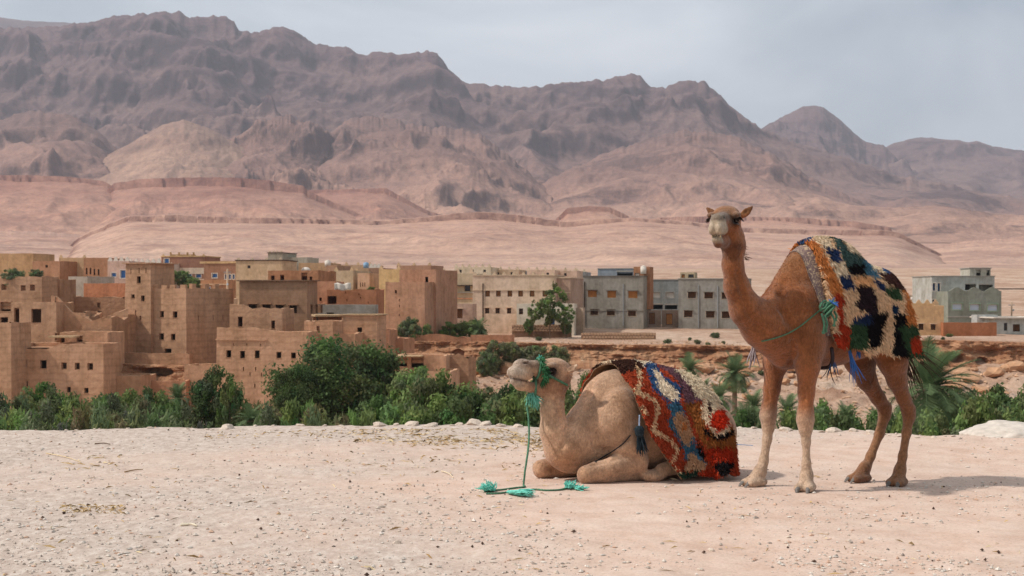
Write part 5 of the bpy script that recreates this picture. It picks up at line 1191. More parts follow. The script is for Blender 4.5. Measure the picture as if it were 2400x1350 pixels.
# tower
h = House('kasbah_tower', 'tall mud tower with crenellated top, slit ornaments and six dark windows', 352, 437, 676, 845, 131, WM(MUD2,'rammed'), 20, 8.5, 'tower', rough=.05, batter=.016, parapet=1.2, seed=10)
add_holes(h, *A, [(1118,1148,505,552),(1213,1246,507,555),(1115,1150,662,710),(1200,1232,665,712),(1155,1205,768,822)])
for y in (2.0, 4.6, 6.4): h.side_hole(y, y + .14, h.H * .55, h.H * .55 + .5, 'slit')
h.merlon = [(.05,.75,.38),(1.15,1.75,.30),(2.05,2.6,.34),(h.W-.75,h.W-.18,.34)]; h.build()
for y in (1.2, 3.4, 5.2): h.part('merlon', MB().box(h.W - .16 - .34, h.W - .16, y, y + .7, h.H - .05, h.H + .45), h.mat)
g = House('kasbah_tower', 'slender mud turret rising above the crenellated tower with a small upper window', 289, 354, 618, 842, 131.6, WM(MUD,'rammed'), 20, 4.2, 'tower', rough=.05, batter=.018, parapet=.5, seed=11)
add_holes(g, *A, [(955,985,260,312),(915,940,388,418),(988,1015,395,438)]); add_holes(g, *A, [(900,908,535,570),(945,953,500,535),(978,990,540,575),(905,911,210,245),(968,976,205,240),(1022,1030,205,240)], 'slit'); g.build()
g.cap(.10, .10, WM(MUD))
h = House('mud_house', 'mud wing leaning against the foot of the turret in half shadow', 258, 300, 738, 842, 130, WM(MUD2,'rammed'), 20, 6, rough=.06, seed=12, topf=lambda t: .6 * sstep(.2,.9,t)); h.build()
h = House('mud_wall', 'low rounded mud wall below the crenellated tower', 254, 444, 828, 856, 127, WM(MUD2,'rammed'), 14, 1.0, 'wall', rough=.08, parapet=.1, seed=13); h.build()
h = House('mud_wall', 'low mud wall above the thicket below the rock ledge', 243, 328, 881, 935, 121, WM(MUD), 14, 4, 'wall', rough=.06, parapet=.1, seed=14); h.build()
h = House('mud_wall', 'short mud terrace wall beside the rock ledge steps', 330, 436, 893, 935, 123, WM(REDMUD), 10, 3, 'wall', rough=.12, parapet=.1, seed=15); h.build()
h = House('mud_wall', 'mud boundary wall between rock ledge and big split mud house', 432, 510, 856, 935, 123.5, WM(MUD), 12, 3, 'wall', rough=.09, parapet=.15, seed=16); h.build()
h = House('mud_wall', 'shaded mud yard wall between crenellated tower and doorway ruin', 472, 548, 748, 850, 139, WM(MUD3), 10, 2, 'wall', rough=.12, parapet=.15, seed=17); h.build()
# middle block
h = House('mud_house', 'big mud house split by a dark crack, five square windows high over the trees', 505, 722, 778, 975, 121, WM(MUD2,'rammed'), 13, 8, rough=.06, batter=.012, seed=18, topf=lambda t: .35 * (1 - sstep(.56,.58,t)) + .15 * float(noise(t * 9, 2.2)))
add_holes(h, *B, [(235,270,780,835),(333,368,785,840),(438,473,782,840),(593,628,793,840),(697,732,797,842),(585,615,948,985)]); add_holes(h, *B, [(355,363,900,928),(442,450,900,928),(402,409,936,962),(484,491,940,966),(436,445,1018,1046),(378,384,735,750),(476,482,738,752),(283,288,735,750)], 'slit'); h.build()
u, zt = h.loc(631, 812); zb = h.loc(630, 900)[1]; m = MB(); q = [(u + .035 * math.sin(i * 1.9) + .03 * math.sin(i * 4.1), .04 + .13 * i / 10, zb + (zt - zb) * i / 10) for i in range(11)]; m.tube(q, [.012 + .045 * abs(math.sin(i * 1.7)) * (1 if i > 1 else .3) for i in range(11)], 6); h.part('crack', m, M_DARK)  # solid tube; the shade inside the gap is put into its dark colour
h.ledge(794, .12, .06, None, 0, h.W * .56)
h = House('mud_house', 'square mud corner block with a small arched niche above the big tree', 713, 780, 753, 900, 124, WM(MUD2,'rammed'), 13, 6, rough=.06, seed=19); add_holes(h, *B, [(875,897,612,655)], 'grille', frame=WM(MUD), mat=WM(REDMUD)); add_holes(h, *B, [(868,878,675,686),(870,882,770,786)], 'slit'); h.build()
h = House('mud_wall', 'stepped mud wall end behind the crown of the big tree', 776, 832, 782, 880, 125, WM(MUD2), 13, 5, 'wall', rough=.12, parapet=.1, seed=20); h.build()
h = House('mud_house', 'mud house with thatched porch and one dark square window', 801, 884, 739, 850, 128, WM(MUD2,'rammed'), 13, 7, rough=.06, seed=21); add_holes(h, *B, [(1162,1195,620,665)]); h.build(); h.cap(.14, .1, M_STRAW)
pr = empty('porch', P(780, 782, 128.5), R(13), 'open porch with straw roof on poles beside the one window mud house', 'porch')
MB().box(-1.6, 1.4, 0, 4, 1.55, 1.72).build('roof', M_STRAW, pr); MB().box(-1.5, 1.3, 3.6, 3.9, -1.6, 1.548).build('back_wall', WM(MUD3), pr)
for x in (-1.4, 1.1): MB().tube([(x, .2, -1.5), (x, .2, 1.56)], .08, 8).build('post', M_DWOOD, pr)
h = House('mud_house', 'ruined mud storey with two dark doorways and pitted plaster below the brick house', 538, 662, 722, 790, 128, WM(MUD,'rammed'), 13, 6, rough=.12, seed=22, topf=lambda t: .35 * (1 - sstep(.33,.37,t))); add_holes(h, *B, [(322,355,545,618),(557,583,572,632)]); h.build()
h = House('brick_house', 'large mud brick house with flat slab roof and four barred windows', 561, 720, 659, 800, 137, WM((162,126,99),'brick'), 10, 7.5, rough=.03, seed=23, parapet=.2)
add_holes(h, *B, [(398,455,460,500),(495,552,462,502),(588,645,465,508),(683,738,468,522)], 'grille', hood=True, hood_mat=WM(MUD3)); 
for y in (1.2, 3.0, 4.8): h.side_hole(y, y + .7, h.zat(735, 735) - h.z0, h.zat(735, 716) - h.z0, 'grille', hood=True)
h.build(); h.cap(.22, .12, WM((128,100,80)))
h = House('mud_house', 'small red mud house with one little window beside the brick house', 738, 786, 660, 722, 150, WM(REDMUD), 12, 6, rough=.06, seed=24); add_holes(h, *B, [(895,912,410,438)]); h.build()
h = House('mud_house', 'red mud brick house pierced by small putlog holes and one dark doorway', 766, 882, 679, 722, 147, WM((178,120,88),'brick'), 12, 6, rough=.09, seed=25); add_holes(h, *B, [(952,1016,400,458)]); add_holes(h, *B, [(1085,1093,425,434),(1180,1188,410,419),(1075,1083,370,380),(1170,1178,384,392),(1235,1242,440,448)], 'slit'); h.build()
h = House('block_wall', 'long grey concrete block wall with a dark gap under the red brick house', 742, 880, 714, 745, 143, M_BLOCK, 12, 1.2, 'wall', parapet=.05, seed=26); add_holes(h, *B, [(945,998,515,545)]); h.build()
h = House('mud_house', 'flat brown house with tall dark doorway behind the brick house', 628, 746, 634, 680, 165, WM((170,122,90)), 10, 7, rough=.05, seed=27); add_holes(h, *B, [(768,810,237,297),(826,845,262,297),(620,648,250,290),(555,580,255,290)]); h.build()
# big red-brown house
h = House('mud_house', 'smooth red brown windowless house with two tiny openings beside the pink wall', 902, 996, 661, 756, 163, WM((188,142,113)), 16, 8, rough=.04, batter=.012, seed=28); add_holes(h, *C_, [(140,155,312,338)]); add_holes(h, *C_, [(172,179,380,395),(172,179,420,438),(172,179,490,505)], 'slit'); h.build()
h = House('mud_house', 'tall red brown upper block with one dark window over the windowless house', 936, 1022, 632, 756, 166, WM((184,138,110)), 16, 8, rough=.04, seed=29); add_holes(h, *C_, [(365,388,215,265)]); h.build()
h = House('mud_house', 'low mud sheds with an open dark bay below the red brown house', 884, 912, 772, 850, 133, WM(REDMUD), 10, 4, rough=.1, seed=30); h.build()
h = House('mud_house', 'mud shed with dark square opening above the eroded bank', 905, 945, 793, 850, 136, WM(REDMUD), 12, 4, rough=.1, seed=31); add_holes(h, *C_, [(95,155,640,682)]); h.build()
h = House('mud_wall', 'jagged mud garden wall with worn peaks along the edge of the bank', 948, 1105, 790, 806, 157, WM(REDMUD), 4, .6, 'wall', rough=.12, parapet=.02, seed=32, topf=lambda t: .45 * abs(math.sin(t * 11)) * (1 - sstep(.6,.7,t))); h.build()
h = House('mud_wall', 'low smooth mud garden wall continuing towards the stone garden wall', 1103, 1205, 785, 796, 159, WM(REDMUD), 3, .5, 'wall', rough=.03, parapet=.02, seed=33); h.build()
h = House('mud_house', 'low mud farm building with two wide dark bays beside the thicket', 905, 1057, 870, 960, 116, WM(MUD2), 6, 5, rough=.06, seed=34); h.build()
h = House('mud_house', 'mud upper room with two dark bays and torn straw awning on the farm building', 921, 1045, 834, 880, 120, WM(MUD2), 6, 5, rough=.07, seed=35); add_holes(h, *C_, [(140,232,800,878),(262,355,800,886)]); h.build()
h.part('awning', MB().box(.2, 2.6, -1.1, .3, h.H - .05, h.H + .06), M_STRAW)
h = House('mud_wall', 'rounded eroded mud wall at the end of the farm building', 1050, 1098, 840, 930, 122, WM(MUD3,'rammed'), 8, 4, 'wall', rough=.25, parapet=.1, seed=36, topf=lambda t: .5 * math.sin(t * 3)); h.build()

# ======== town on the terrace
h = House('garden_wall', 'low smooth pink wall with a hooded door between red brown and long pink house', 996, 1108, 712, 760, 181, WM(PINKM,'plain'), 8, 3, 'wall', parapet=.05, seed=40); h.hole(1070, 1084, 724, 746, 'door', hood=True, hood_mat=M_CREAM); h.build()
h = House('house', 'tan house with a recessed gallery of dark windows behind the low pink wall', 1034, 1110, 641, 740, 196, WM((196,170,134),'plain'), 10, 9, seed=41); add_holes(h, *C_, [(550,592,278,320),(655,698,280,322)], 'window'); add_holes(h, *C_, [(490,520,275,320)]); h.build(); h.ledge(668, .12, .5, M_DWOOD); h.ledge(685, .10, .3, M_CONC); h.ledge(698, .16, .12, WM(REDMUD)); h.stepped(3, .7, .7)
h = House('house', 'long two storey pink house with rows of small brown shuttered windows', 1108, 1300, 646, 770, 189, WM((222,186,154),'plain'), 9, 11, parapet=.6, seed=42)
rows_of(h, [1142.5, 1168, 1195, 1220, 1247, 1277], 11, 681, 695, 'shutter', mat=flat('brown_shutter', s2l((142,96,60)), .8, .2, 3)); rows_of(h, [1141.5, 1166, 1193], 10, 722, 735, 'window', frame=M_WOOD, hood=True, hood_mat=M_CREAM); h.build(); h.cap(.10, .12, M_CREAM); h.ledge(679, .12, .1, M_CREAM); h.pipe(1132, 664, 752, M_DWOOD); h.stepped(9, .55, .5)
h = House('house', 'pink house end with one grille window beside the long pink house', 1299, 1337, 652, 760, 190, WM((190,150,124),'plain'), 14, 9, parapet=.6, seed=43); add_holes(h, *C_, [(1352,1387,335,380)], 'grille'); h.build(); h.cap(.1, .12, M_CREAM); h.ledge(685, .12, .1, M_CREAM)
h = House('house', 'small whitewashed annex with a blue door behind the terrace trees', 1211, 1345, 712, 772, 184, WM((222,204,178),'plain'), 9, 4, parapet=.2, seed=44); h.hole(1216, 1226, 723, 737, 'window', frame=M_WOOD); h.hole(1236, 1247, 723, 737, 'window', frame=M_WOOD); h.hole(1263, 1274, 723, 737, 'window', frame=M_WOOD); h.hole(1291, 1300, 735, 761, 'door', mat=M_BLUEP); h.build()
h = House('garden_wall', 'plain pale plastered wall running from the white annex to the grey house', 1338, 1367, 721, 775, 186, WM((176,148,124),'plain'), 30, .5, 'wall', parapet=.05, seed=45); h.build()
for (a, b, t, lab, col, Y) in [(1065,1150,626,'cream house with white rooftop wall behind the gallery house',(222,196,160),225),(1150,1216,632,'beige house with ornamented parapet behind the long pink house',(206,170,132),230),(1217,1240,636,'small blue grey rooftop room among the beige houses',(150,156,160),236),(1235,1300,633,'salmon pink house with two little windows behind the long pink house',(224,182,150),228),(1298,1352,634,'salmon house with grey window frames behind the pink house end',(218,178,148),232),(1349,1372,637,'narrow grey unfinished house behind the plain garden wall',(150,148,146),240),(1346,1368,662,'small salmon house with stepped parapet between pink and grey houses',(214,170,136),222)]:
    h = House('house', lab, a, b, t, 730, Y, WM(col, 'plain'), 10, 8, seed=a); w = (b - a)
    for k in range(max(1, w // 28)): x = a + w * (k + .5) / max(1, w // 28); h.hole(x - 3, x + 3, t + 6, t + 13, 'window')
    h.build(); h.stepped(max(2, w // 14), .5, .5, WM((224,196,160), 'plain'))
# grey house pair
GREYH = (150,142,130)
h = House('house', 'grey cement house with three orange shuttered windows above three small brown ones', 1367, 1508, 648, 775, 200, WM(GREYH,'cement'), 13, 9, parapet=.5, seed=50)
add_holes(h, *D_, [(150,215,316,365),(293,357,320,370),(447,515,322,372)], 'shutter', hood=True, hood_mat=WM((126,118,108),'cement'), frame=M_SHUT); add_holes(h, *D_, [(168,225,455,497),(290,348,457,500),(445,503,460,505)], 'grille', mat=M_WOOD, frame=M_WOOD, surround=WM((168,152,134),'cement'), hood=True); h.build(); h.cap(.1, .12, WM((120,112,104),'cement')); h.ledge(726, .14, .08); h.pipe(1461, 665, 763); h.pipe(1370, 660, 763, M_DWOOD)
m = House('roof_room', 'blue grey rooftop room with a wide dark opening on the grey cement house', 1401, 1487, 630, 665, 204, WM((142,148,156),'cement'), 13, 4, 'rooftop room', seed=51); m.hole(1446, 1483, 637, 648, 'garage'); m.build(); m.cap(.1, .1, M_CONC)
m = House('roof_room', 'brick stair tower with a white tank on the corner of the grey cement house', 1485, 1523, 625, 660, 203, WM((174,124,92),'brick'), 13, 4, 'rooftop room', seed=52); m.hole(1488, 1499, 640, 650, 'pane', mat=M_WHITE); m.build()
tk = MB().tube([(0,0,-.6),(0,0,.4)], .42, 14).tube([(0,0,.38),(0,0,.58)], [.42,.12], 14); tag(tk.build('water_tank', M_WHITE, None, True, P(1508, 632, 202.5)), 'white upright water tank against the brick stair tower', 'tank')
h = House('house', 'set back grey house with two curtained windows above two dark garage openings', 1520, 1594, 656, 772, 214, WM((142,142,138),'cement'), 10, 9, parapet=.4, seed=53); add_holes(h, *D_, [(618,680,330,370),(723,785,330,372)], 'pane', mat=M_WHITE, frame=M_CONC, surround=WM((168,164,156),'cement')); add_holes(h, *D_, [(604,700,420,455),(717,808,423,455)], 'garage'); h.build(); h.cap(.08, .1, M_CONC)
h = House('garden_wall', 'brown brick yard wall with plain brown door beside the orange shuttered house', 1510, 1549, 727, 772, 203, WM((150,128,112),'brick'), 10, .4, 'wall', parapet=.02, seed=54); h.hole(1521, 1535, 733, 760, 'door', mat=M_WOOD); h.build()
h = House('garden_wall', 'brown brick yard wall with bright orange brown door beside the drainpipe house', 1551, 1590, 727, 772, 203.5, WM((156,132,114),'brick'), 10, .4, 'wall', parapet=.02, seed=55); h.hole(1561, 1576, 735, 761, 'door', mat=M_SHUT); h.build()
h = House('house', 'grey cement house with two tall drainpipes and six brown windows', 1590, 1752, 654, 778, 199, WM((148,142,132),'cement'), 13, 9, parapet=.4, seed=56)
add_holes(h, *D_, [(887,945,327,373),(1008,1070,330,375),(1135,1195,332,378),(858,920,464,512),(1020,1082,469,517),(1137,1195,472,520)], 'grille', mat=M_WOOD, surround=WM((172,156,138),'cement'), hood=True); h.build(); h.cap(.1, .12, M_CONC); h.pipe(1637, 668, 768); h.pipe(1682, 670, 768)
m = House('roof_room', 'little beige stair room with a dark window on the drainpipe house', 1594, 1628, 638, 668, 203, WM((196,172,140),'cement'), 13, 4, 'rooftop room', seed=57); m.hole(1613, 1626, 643, 651, 'window'); m.hole(1597, 1605, 643, 651, 'shutter'); m.build()
# stone walls on the terrace
def stone_wall(label, px0, px1, top, bot, Y, yaw=4, n=22, rows=4, mat=None):
    h = House('stone_wall', label, px0, px1, top + 1, bot, Y, WM((150,118,94)), yaw, .6, 'wall', parapet=.05, rough=.05, seed=px0); h.build(); rg = random.Random(px0)
    cw, ch = h.W / n, h.H / rows; me = None
    for j in range(rows):
        for i in range(n):
            u = (i + .5 * (j % 2)) * cw
            if u + cw * .96 > h.W: continue
            v = [(-.5,-.5,-.5),(.5,-.5,-.5),(.5,.5,-.5),(-.5,.5,-.5),(-.42,-.42,.5),(.42,-.42,.5),(.42,.42,.5),(-.42,.42,.5)]
            if STONE_ME is None: pass
            o = bpy.data.objects.new('stone', STONE_ME[rg.randrange(4)]); COL.objects.link(o); o.parent = h.root; o.location = (u + cw / 2, .0, (j + .5) * ch); o.scale = (cw * .92, .3, ch * .9); o.rotation_euler = (0, rg.uniform(-.06, .06), 0)
    return h
STONE_ME = []
M_STONE = flat('field_stone', s2l((176,142,114)), .97, .25, 3)
for k in range(4):
    rg = random.Random(k); bmn = bmesh.new(); bmesh.ops.create_cube(bmn, size=1); bmesh.ops.bevel(bmn, geom=bmn.edges[:], offset=.13, segments=1, affect='EDGES')
    for v in bmn.verts: v.co += Vector((rg.uniform(-.05,.05), rg.uniform(-.05,.05), rg.uniform(-.05,.05)))
    me = bpy.data.meshes.new('stone'); bmn.to_mesh(me); bmn.free(); me.materials.append(M_STONE); STONE_ME.append(me)
stone_wall('low dry stone retaining wall on the bare terrace below the orange shuttered house', 1362, 1537, 779, 801, 176, 3, 24, 3)
stone_wall('dry stone garden wall curving below the terrace trees', 1200, 1340, 760, 777, 180, 2, 20, 3)

# ======== right group
h = House('house', 'plain ochre yellow house with two small brown windows at the cliff edge', 2128, 2212, 716, 800, 184, WM((212,164,112),'plain'), 4, 8, parapet=.4, seed=60); add_holes(h, *E_, [(458,493,477,520),(545,578,480,520)], 'grille', hood=True, hood_mat=M_CREAM, mat=M_WOOD); h.build()
m = House('roof_room', 'small ochre rooftop room with stepped corners on the yellow house', 2128, 2200, 711, 730, 189, WM((214,170,120),'plain'), 4, 3, 'rooftop room', parapet=.3, seed=61); m.build(); m.stepped(4, .7, .5, WM((218,176,128),'plain'))
h = House('garden_wall', 'reddish brown mud brick yard wall between yellow and porch house', 2211, 2336, 756, 805, 183, WM((172,112,78),'brick'), -3, 1.0, 'wall', rough=.05, parapet=.02, seed=62); h.build()
h = House('house', 'grey green house with curved parapet and three white shuttered windows under green hoods', 2222, 2347, 683, 790, 203, WM((140,140,126),'cement'), -2, 9, parapet=.3, seed=63); add_holes(h, *E_, [(697,765,335,378),(820,888,338,382),(945,1015,342,386)], 'pane', mat=flat('pale_blue_shutter', s2l((190,198,210)), .7, .05, 2), frame=M_WHITE, hood=True, hood_mat=M_TEALP, surround=M_TEALP); h.build(); h.wave(3, .55); h.ledge(741, .16, .08, M_CONC)
h = House('house', 'tall pale grey house with white window trims and open concrete loggia', 2184, 2331, 648, 770, 208, WM((176,172,162),'cement'), -2, 9, parapet=.3, seed=64); h.hole(2262, 2288, 666, 680, 'garage'); h.hole(2294, 2327, 667, 684, 'garage'); add_holes(h, *E_, [(558,578,190,245),(592,612,190,250),(555,575,305,340),(588,606,305,340)], 'grille', frame=M_WHITE, surround=M_WHITE, mat=M_BLUEP); h.build(); h.cap(.12, .12, M_CONC)
m = House('roof_room', 'grey stair room with two dark openings on the loggia house', 2273, 2322, 629, 655, 210, WM((182,174,160),'cement'), -2, 4, 'rooftop room', seed=65); m.hole(2288, 2299, 632, 648, 'garage'); m.hole(2312, 2320, 633, 648, 'garage'); m.build(); m.cap(.15, .12, M_CONC)
h = House('house', 'low whitish house with porch roof and dark wooden window at the cliff edge', 2334, 2440, 746, 812, 186, WM((178,178,170),'cement'), -4, 7, parapet=.2, seed=66); h.hole(2374, 2391, 760, 777, 'grille', mat=M_WOOD); h.hole(2353, 2361, 757, 775, 'window'); h.build(); h.cap(.5, .16, M_WHITE)
h = House('garden_wall', 'light grey plastered wall beside the curved parapet house', 2290, 2338, 738, 790, 190, WM((186,184,178),'plain'), -3, 2, 'wall', parapet=.05, seed=67); h.build()
h = House('house', 'distant flat brown house with a satellite dish behind the yellow house', 2131, 2183, 692, 740, 235, WM((178,150,116),'plain'), 2, 7, seed=68); h.hole(2152, 2160, 706, 716, 'window'); h.build()
ds = empty('satellite_dish', P(2137, 702, 231), R(20), 'white satellite dish on the distant flat brown house', 'satellite dish'); m = MB(); m.tube([(0, 0, 0), (0, .10, 0)], [.45, .2], 16); m.build('dish', M_WHITE, ds, True); MB().tube([(0, .1, 0), (0, .3, -.5)], .04, 6).build('mast', M_GREYM, ds)
h = House('house', 'faraway grey block house beyond the low porch house', 2382, 2440, 714, 760, 330, WM((150,150,150),'cement'), 0, 8, seed=69); h.build()

# ======== old town behind the kasbah
BACK = [ # px0, px1, top, bottom, Y, colour, kind, label, windows[(x0,x1,y0,y1,kind)]
 (-40,78,594,650,262,(200,150,100),'plain','tan house with notched parapet above the weedy roof house',[]),
 (76,140,612,664,250,(186,128,90),'plain','rust brown house with a small dark patch window among tan houses',[(106,112,621,627,'slit')]),
 (138,200,604,664,255,(202,158,114),'plain','sandy tan house between two rust brown houses',[(172,180,626,636,'window')]),
 (196,254,604,668,250,(184,126,88),'plain','rust brown house with four tall slit windows beside the pale pink house',[(201,205,628,643,'slit'),(210,214,628,643,'slit'),(219,223,630,645,'slit'),(229,233,631,645,'slit')]),
 (252,302,612,668,240,(214,170,148),'plain','pale pink house with blue windows and white roof corners',[(261,272,639,649,'bluew'),(282,294,633,652,'bluew')]),
 (300,376,616,668,246,(220,190,166),'plain','whitewashed house with pointed white roof corners behind the turret',[]),
 (378,480,602,680,252,(166,110,84),'plain','brick red house with blue arched windows and pale lower floor',[(385,396,606,617,'bluew'),(386,397,635,650,'bluew'),(437,449,633,650,'bluew'),(459,471,634,651,'bluew')]),
 (478,556,612,700,236,(172,118,86),'plain','brown corner house with three blue windows beside the utility pole',[(497,509,641,651,'bluew'),(527,533,643,654,'bluew'),(536,541,643,654,'bluew'),(545,550,643,654,'bluew')]),
 (470,534,656,712,212,(188,136,100),'mud','low tan house with one blue shutter and brown door below the corner house',[(484,493,673,678,'bluew'),(501,509,668,700,'door')]),
 (553,662,611,690,228,(212,172,128),'plain','long cream house with a single tiny window',[(580,587,622,629,'window')]),
 (628,662,593,640,300,(160,148,130),'cement','grey cement upper storey far behind the cream house',[]),
 (660,720,603,640,302,(168,158,140),'cement','low grey unfinished storey beside the grey cement upper storey',[(675,680,613,617,'window')]),
 (700,770,616,680,238,(206,158,112),'plain','golden tan house with white dome roof light',[]),
 (764,790,622,690,226,(186,138,104),'plain','narrow brown house end among golden houses',[]),
 (783,828,634,696,222,(196,166,128),'plain','pale tan house with smooth blank wall above the red brick house',[]),
 (822,840,637,690,224,(150,126,108),'plain','narrow grey brown house with dark slits',[(827,830,662,674,'slit')]),
 (838,866,640,690,220,(206,158,120),'plain','orange tan house with a row of little slits',[(844,846,662,672,'slit'),(849,851,662,672,'slit'),(854,856,662,672,'slit')]),
 (780,870,621,650,262,(190,150,112),'plain','flat brown house with blue water tank on its roof',[]),
 (864,892,628,690,232,(172,122,92),'plain','rust house with stepped white corner beside the yellow house',[]),
 (888,938,631,700,214,(216,172,112),'plain','smooth yellow house beside the tall red brown block',[]),
 (930,1010,622,660,260,(178,128,96),'plain','flat red brown roofline house far behind the red brown block',[]),
 (160,205,648,690,215,(176,160,144),'cement','grey plastered low house end below the rust brown houses',[]),
 (196,296,664,716,196,(186,124,90),'mud','long blank red mud house behind the ragged courtyard wall',[]),
 (476,536,700,716,190,(200,164,130),'mud','low pale wall behind the utility pole',[]),
]
for (a, b, t, bo, Y, col, kd, lab, wins) in BACK:
    h = House('house' if 'wall' not in lab[:9] else 'mud_wall', lab, a, b, t, bo, Y, WM(col, kd), 8 + (a % 7), 8, 'house' if 'wall' not in lab[:9] else 'wall', rough=.03 if kd == 'plain' else .07, seed=a % 50)
    for (x0, x1, y0, y1, k) in wins: h.hole(x0, x1, y0, y1, 'pane' if k == 'bluew' else k, **({'mat': M_BLUEP, 'frame': M_WHITE, 'surround': M_WHITE} if k == 'bluew' else {}))
    h.build()
    if 'white roof corners' in lab or 'white corner' in lab or 'stepped' in lab: h.stepped(max(3, (b - a) // 12), .8, .7, M_WHITE)
    elif kd == 'plain' and a % 3 == 0: h.stepped(max(2, (b - a) // 22), .6, .5, WM((216,176,128), 'plain'))
    if 'brick red' in lab: h.ledge(628, 1.1, .05, WM((222,192,160), 'plain')); h.ledge(654, 1.0, .12, WM((222,192,160), 'plain')); h.cap(.1, .2, WM((214,168,110), 'plain'))
    if 'cream house' in lab: h.cap(.15, .15, M_DWOOD); h.stepped(4, .7, .5, M_CREAM)
    if 'corner house' in lab: h.ledge(665, .2, .25, WM((214,172,130), 'plain')); h.ledge(613, .3, .15, WM((216,170,112), 'plain'))
ow = empty('house', P(425, 604, 258), R(8), 'ochre rooftop pavilion with little arches on the brick red house', 'rooftop room'); m = MB().box(-2, 2.4, 0, 3, -1.2, .6); m.build('wall', WM((210,162,100),'plain'), ow)
for x in (-1.9, -.4, 1.1, 2.2): MB().box(x - .16, x + .16, -.12, .3, .6, 1.0).build('roof_ornament', WM((216,170,108),'plain'), ow)
dm = sphere_mesh('dome', .8, 16, 8, (1, 1, .7)); tag(link('dome', dm, M_WHITE, None, P(717, 634, 236)), 'white plaster dome on the golden tan house roof', 'dome')
for (px, py, Y, lab, mt) in ((858,622,258,'pale blue water tank on the flat brown house', flat('blue_tank', s2l((130,160,186)), .5, .08, 2)),(768,618,236,'small white water tank beside the golden house', M_WHITE)):
    r0 = empty('water_tank', P(px, py, Y), 0, lab, 'tank'); MB().tube([(0,0,-.5),(0,0,.45)], .5, 14).build('drum', mt, r0, True); MB().tube([(0,0,.44),(0,0,.6)], [.5,.15], 14).build('lid', mt, r0, True)
# utility poles
for (px, y0, y1, Y, lab) in ((533,630,712,188,'pale concrete utility pole with a lamp beside the brown corner house'),(402,615,668,236,'thin pale utility pole among the rooftop trees'),(2371,708,750,215,'slim pale post behind the low porch house')):
    a, b = P(px, y1, Y), P(px, y0, Y); r0 = empty('utility_pole', a, 0, lab, 'pole'); H = b.z - a.z; MB().tube([(0,0,-1.5),(0,0,H)], [.17,.11], 8).build('shaft', M_CREAM, r0)
    MB().box(-.5, .5, -.05, .05, H - .5, H - .4).build('crossarm', M_GREYM, r0); MB().tube([(.1,-.15,H*.52),(.1,-.5,H*.56)], [.05,.16], 8).build('lamp', M_GREYM, r0)
# white sheet on a line
sh = empty('cloth', P(803, 672, 146), 0, 'white cloth spread to dry on the red mud brick house', 'cloth'); nx = 10
v = [((i / nx - .5) * 1.7, .1 * math.sin(i * 1.3), .35 - .7 * j / 4 + .08 * math.sin(i * .9)) for j in range(5) for i in range(nx + 1)]; f = [(j*(nx+1)+i, j*(nx+1)+i+1, (j+1)*(nx+1)+i+1, (j+1)*(nx+1)+i) for j in range(4) for i in range(nx)]
o = link('sheet', pydata('sheet', v, f, True), M_WHITE, sh); o.modifiers.new('t', 'SOLIDIFY').thickness = .03
# ---------------------------------------------------------------- river bank, rocks, vegetation
LAND = [(120,'the five window mud house'),(250,'the low mud wall'),(350,'the rock ledge'),(470,'the crenellated tower'),(640,'the split mud house'),(830,'the huge round tree'),(960,'the mud farm building'),(1110,'the rounded eroded wall'),(1235,'the tumbled boulders'),(1420,'the lying camel head'),(1700,'the red rug'),(1830,'the slender date palm'),(1960,'the standing camel fore legs'),(2110,'the standing camel hind legs'),(2230,'the windswept palm'),(9999,'the whitish rim boulder')]
def near_what(px): return next(n for lim, n in LAND if px < lim)
def zg(x, y): return float(z_ground(x, y))
def cliff(name, px0, px1, Y, top, bot, mat, caves=(), n=420, m=26, seed=0, amp=.9):
    px = np.linspace(px0, px1, n); x = (px - CX) / F * Y; v = []
    topz = EYE - (interp(px, top) - HY) / F * Y; botz = EYE - (interp(px, bot) - HY) / F * Y
    rows = []
    for j in range(m):
        t = j / (m - 1); z = topz * (1 - t) + botz * t
        strat = .55 * fbm(z * 1.5 + .25 * fbm(x * .12, seed + 5., 0., 3) * 3, x * .16 + seed, 2., 4) + .55 * fbm(x * .6, z * .9, seed + 1., 5, .6) + .5 * ridged(x * .22 + seed, z * .15, seed, 4)
        y = Y - amp * (strat + 1.6 * t ** 1.4) + .35 * np.exp(-((t - .3) / .12) ** 2) * (1 + noise(x * .3, seed))
        for (cx, cr, w, h) in caves:
            xc = (cx - CX) / F * Y; zc = EYE - (cr - HY) / F * Y; y = y + 2.6 * np.exp(-(((x - xc) / w) ** 2 + ((z - zc) / h) ** 2) ** 3)
        rows.append(np.stack([x, y, z + .06 * noise(x * 2, t * 5, seed)], 1))
    back = rows[0].copy(); back[:, 1] += 7; back[:, 2] = z_ground(back[:, 0], back[:, 1]) - .12; mid = rows[0].copy(); mid[:, 1] += .5; mid[:, 2] += .05
    ft = rows[-1].copy(); ft[:, 1] -= 4; ft[:, 2] = np.minimum(z_ground(ft[:, 0], ft[:, 1]) - .3, ft[:, 2])
    rows = [back, mid] + rows + [ft]; V = np.concatenate(rows); I, J = np.meshgrid(np.arange(n - 1), np.arange(len(rows) - 1)); a = (J * n + I).ravel()
    return tag(link(name, pydata(name, V, np.stack([a, a + n, a + n + 1, a + 1], 1), False), mat), kind='structure')
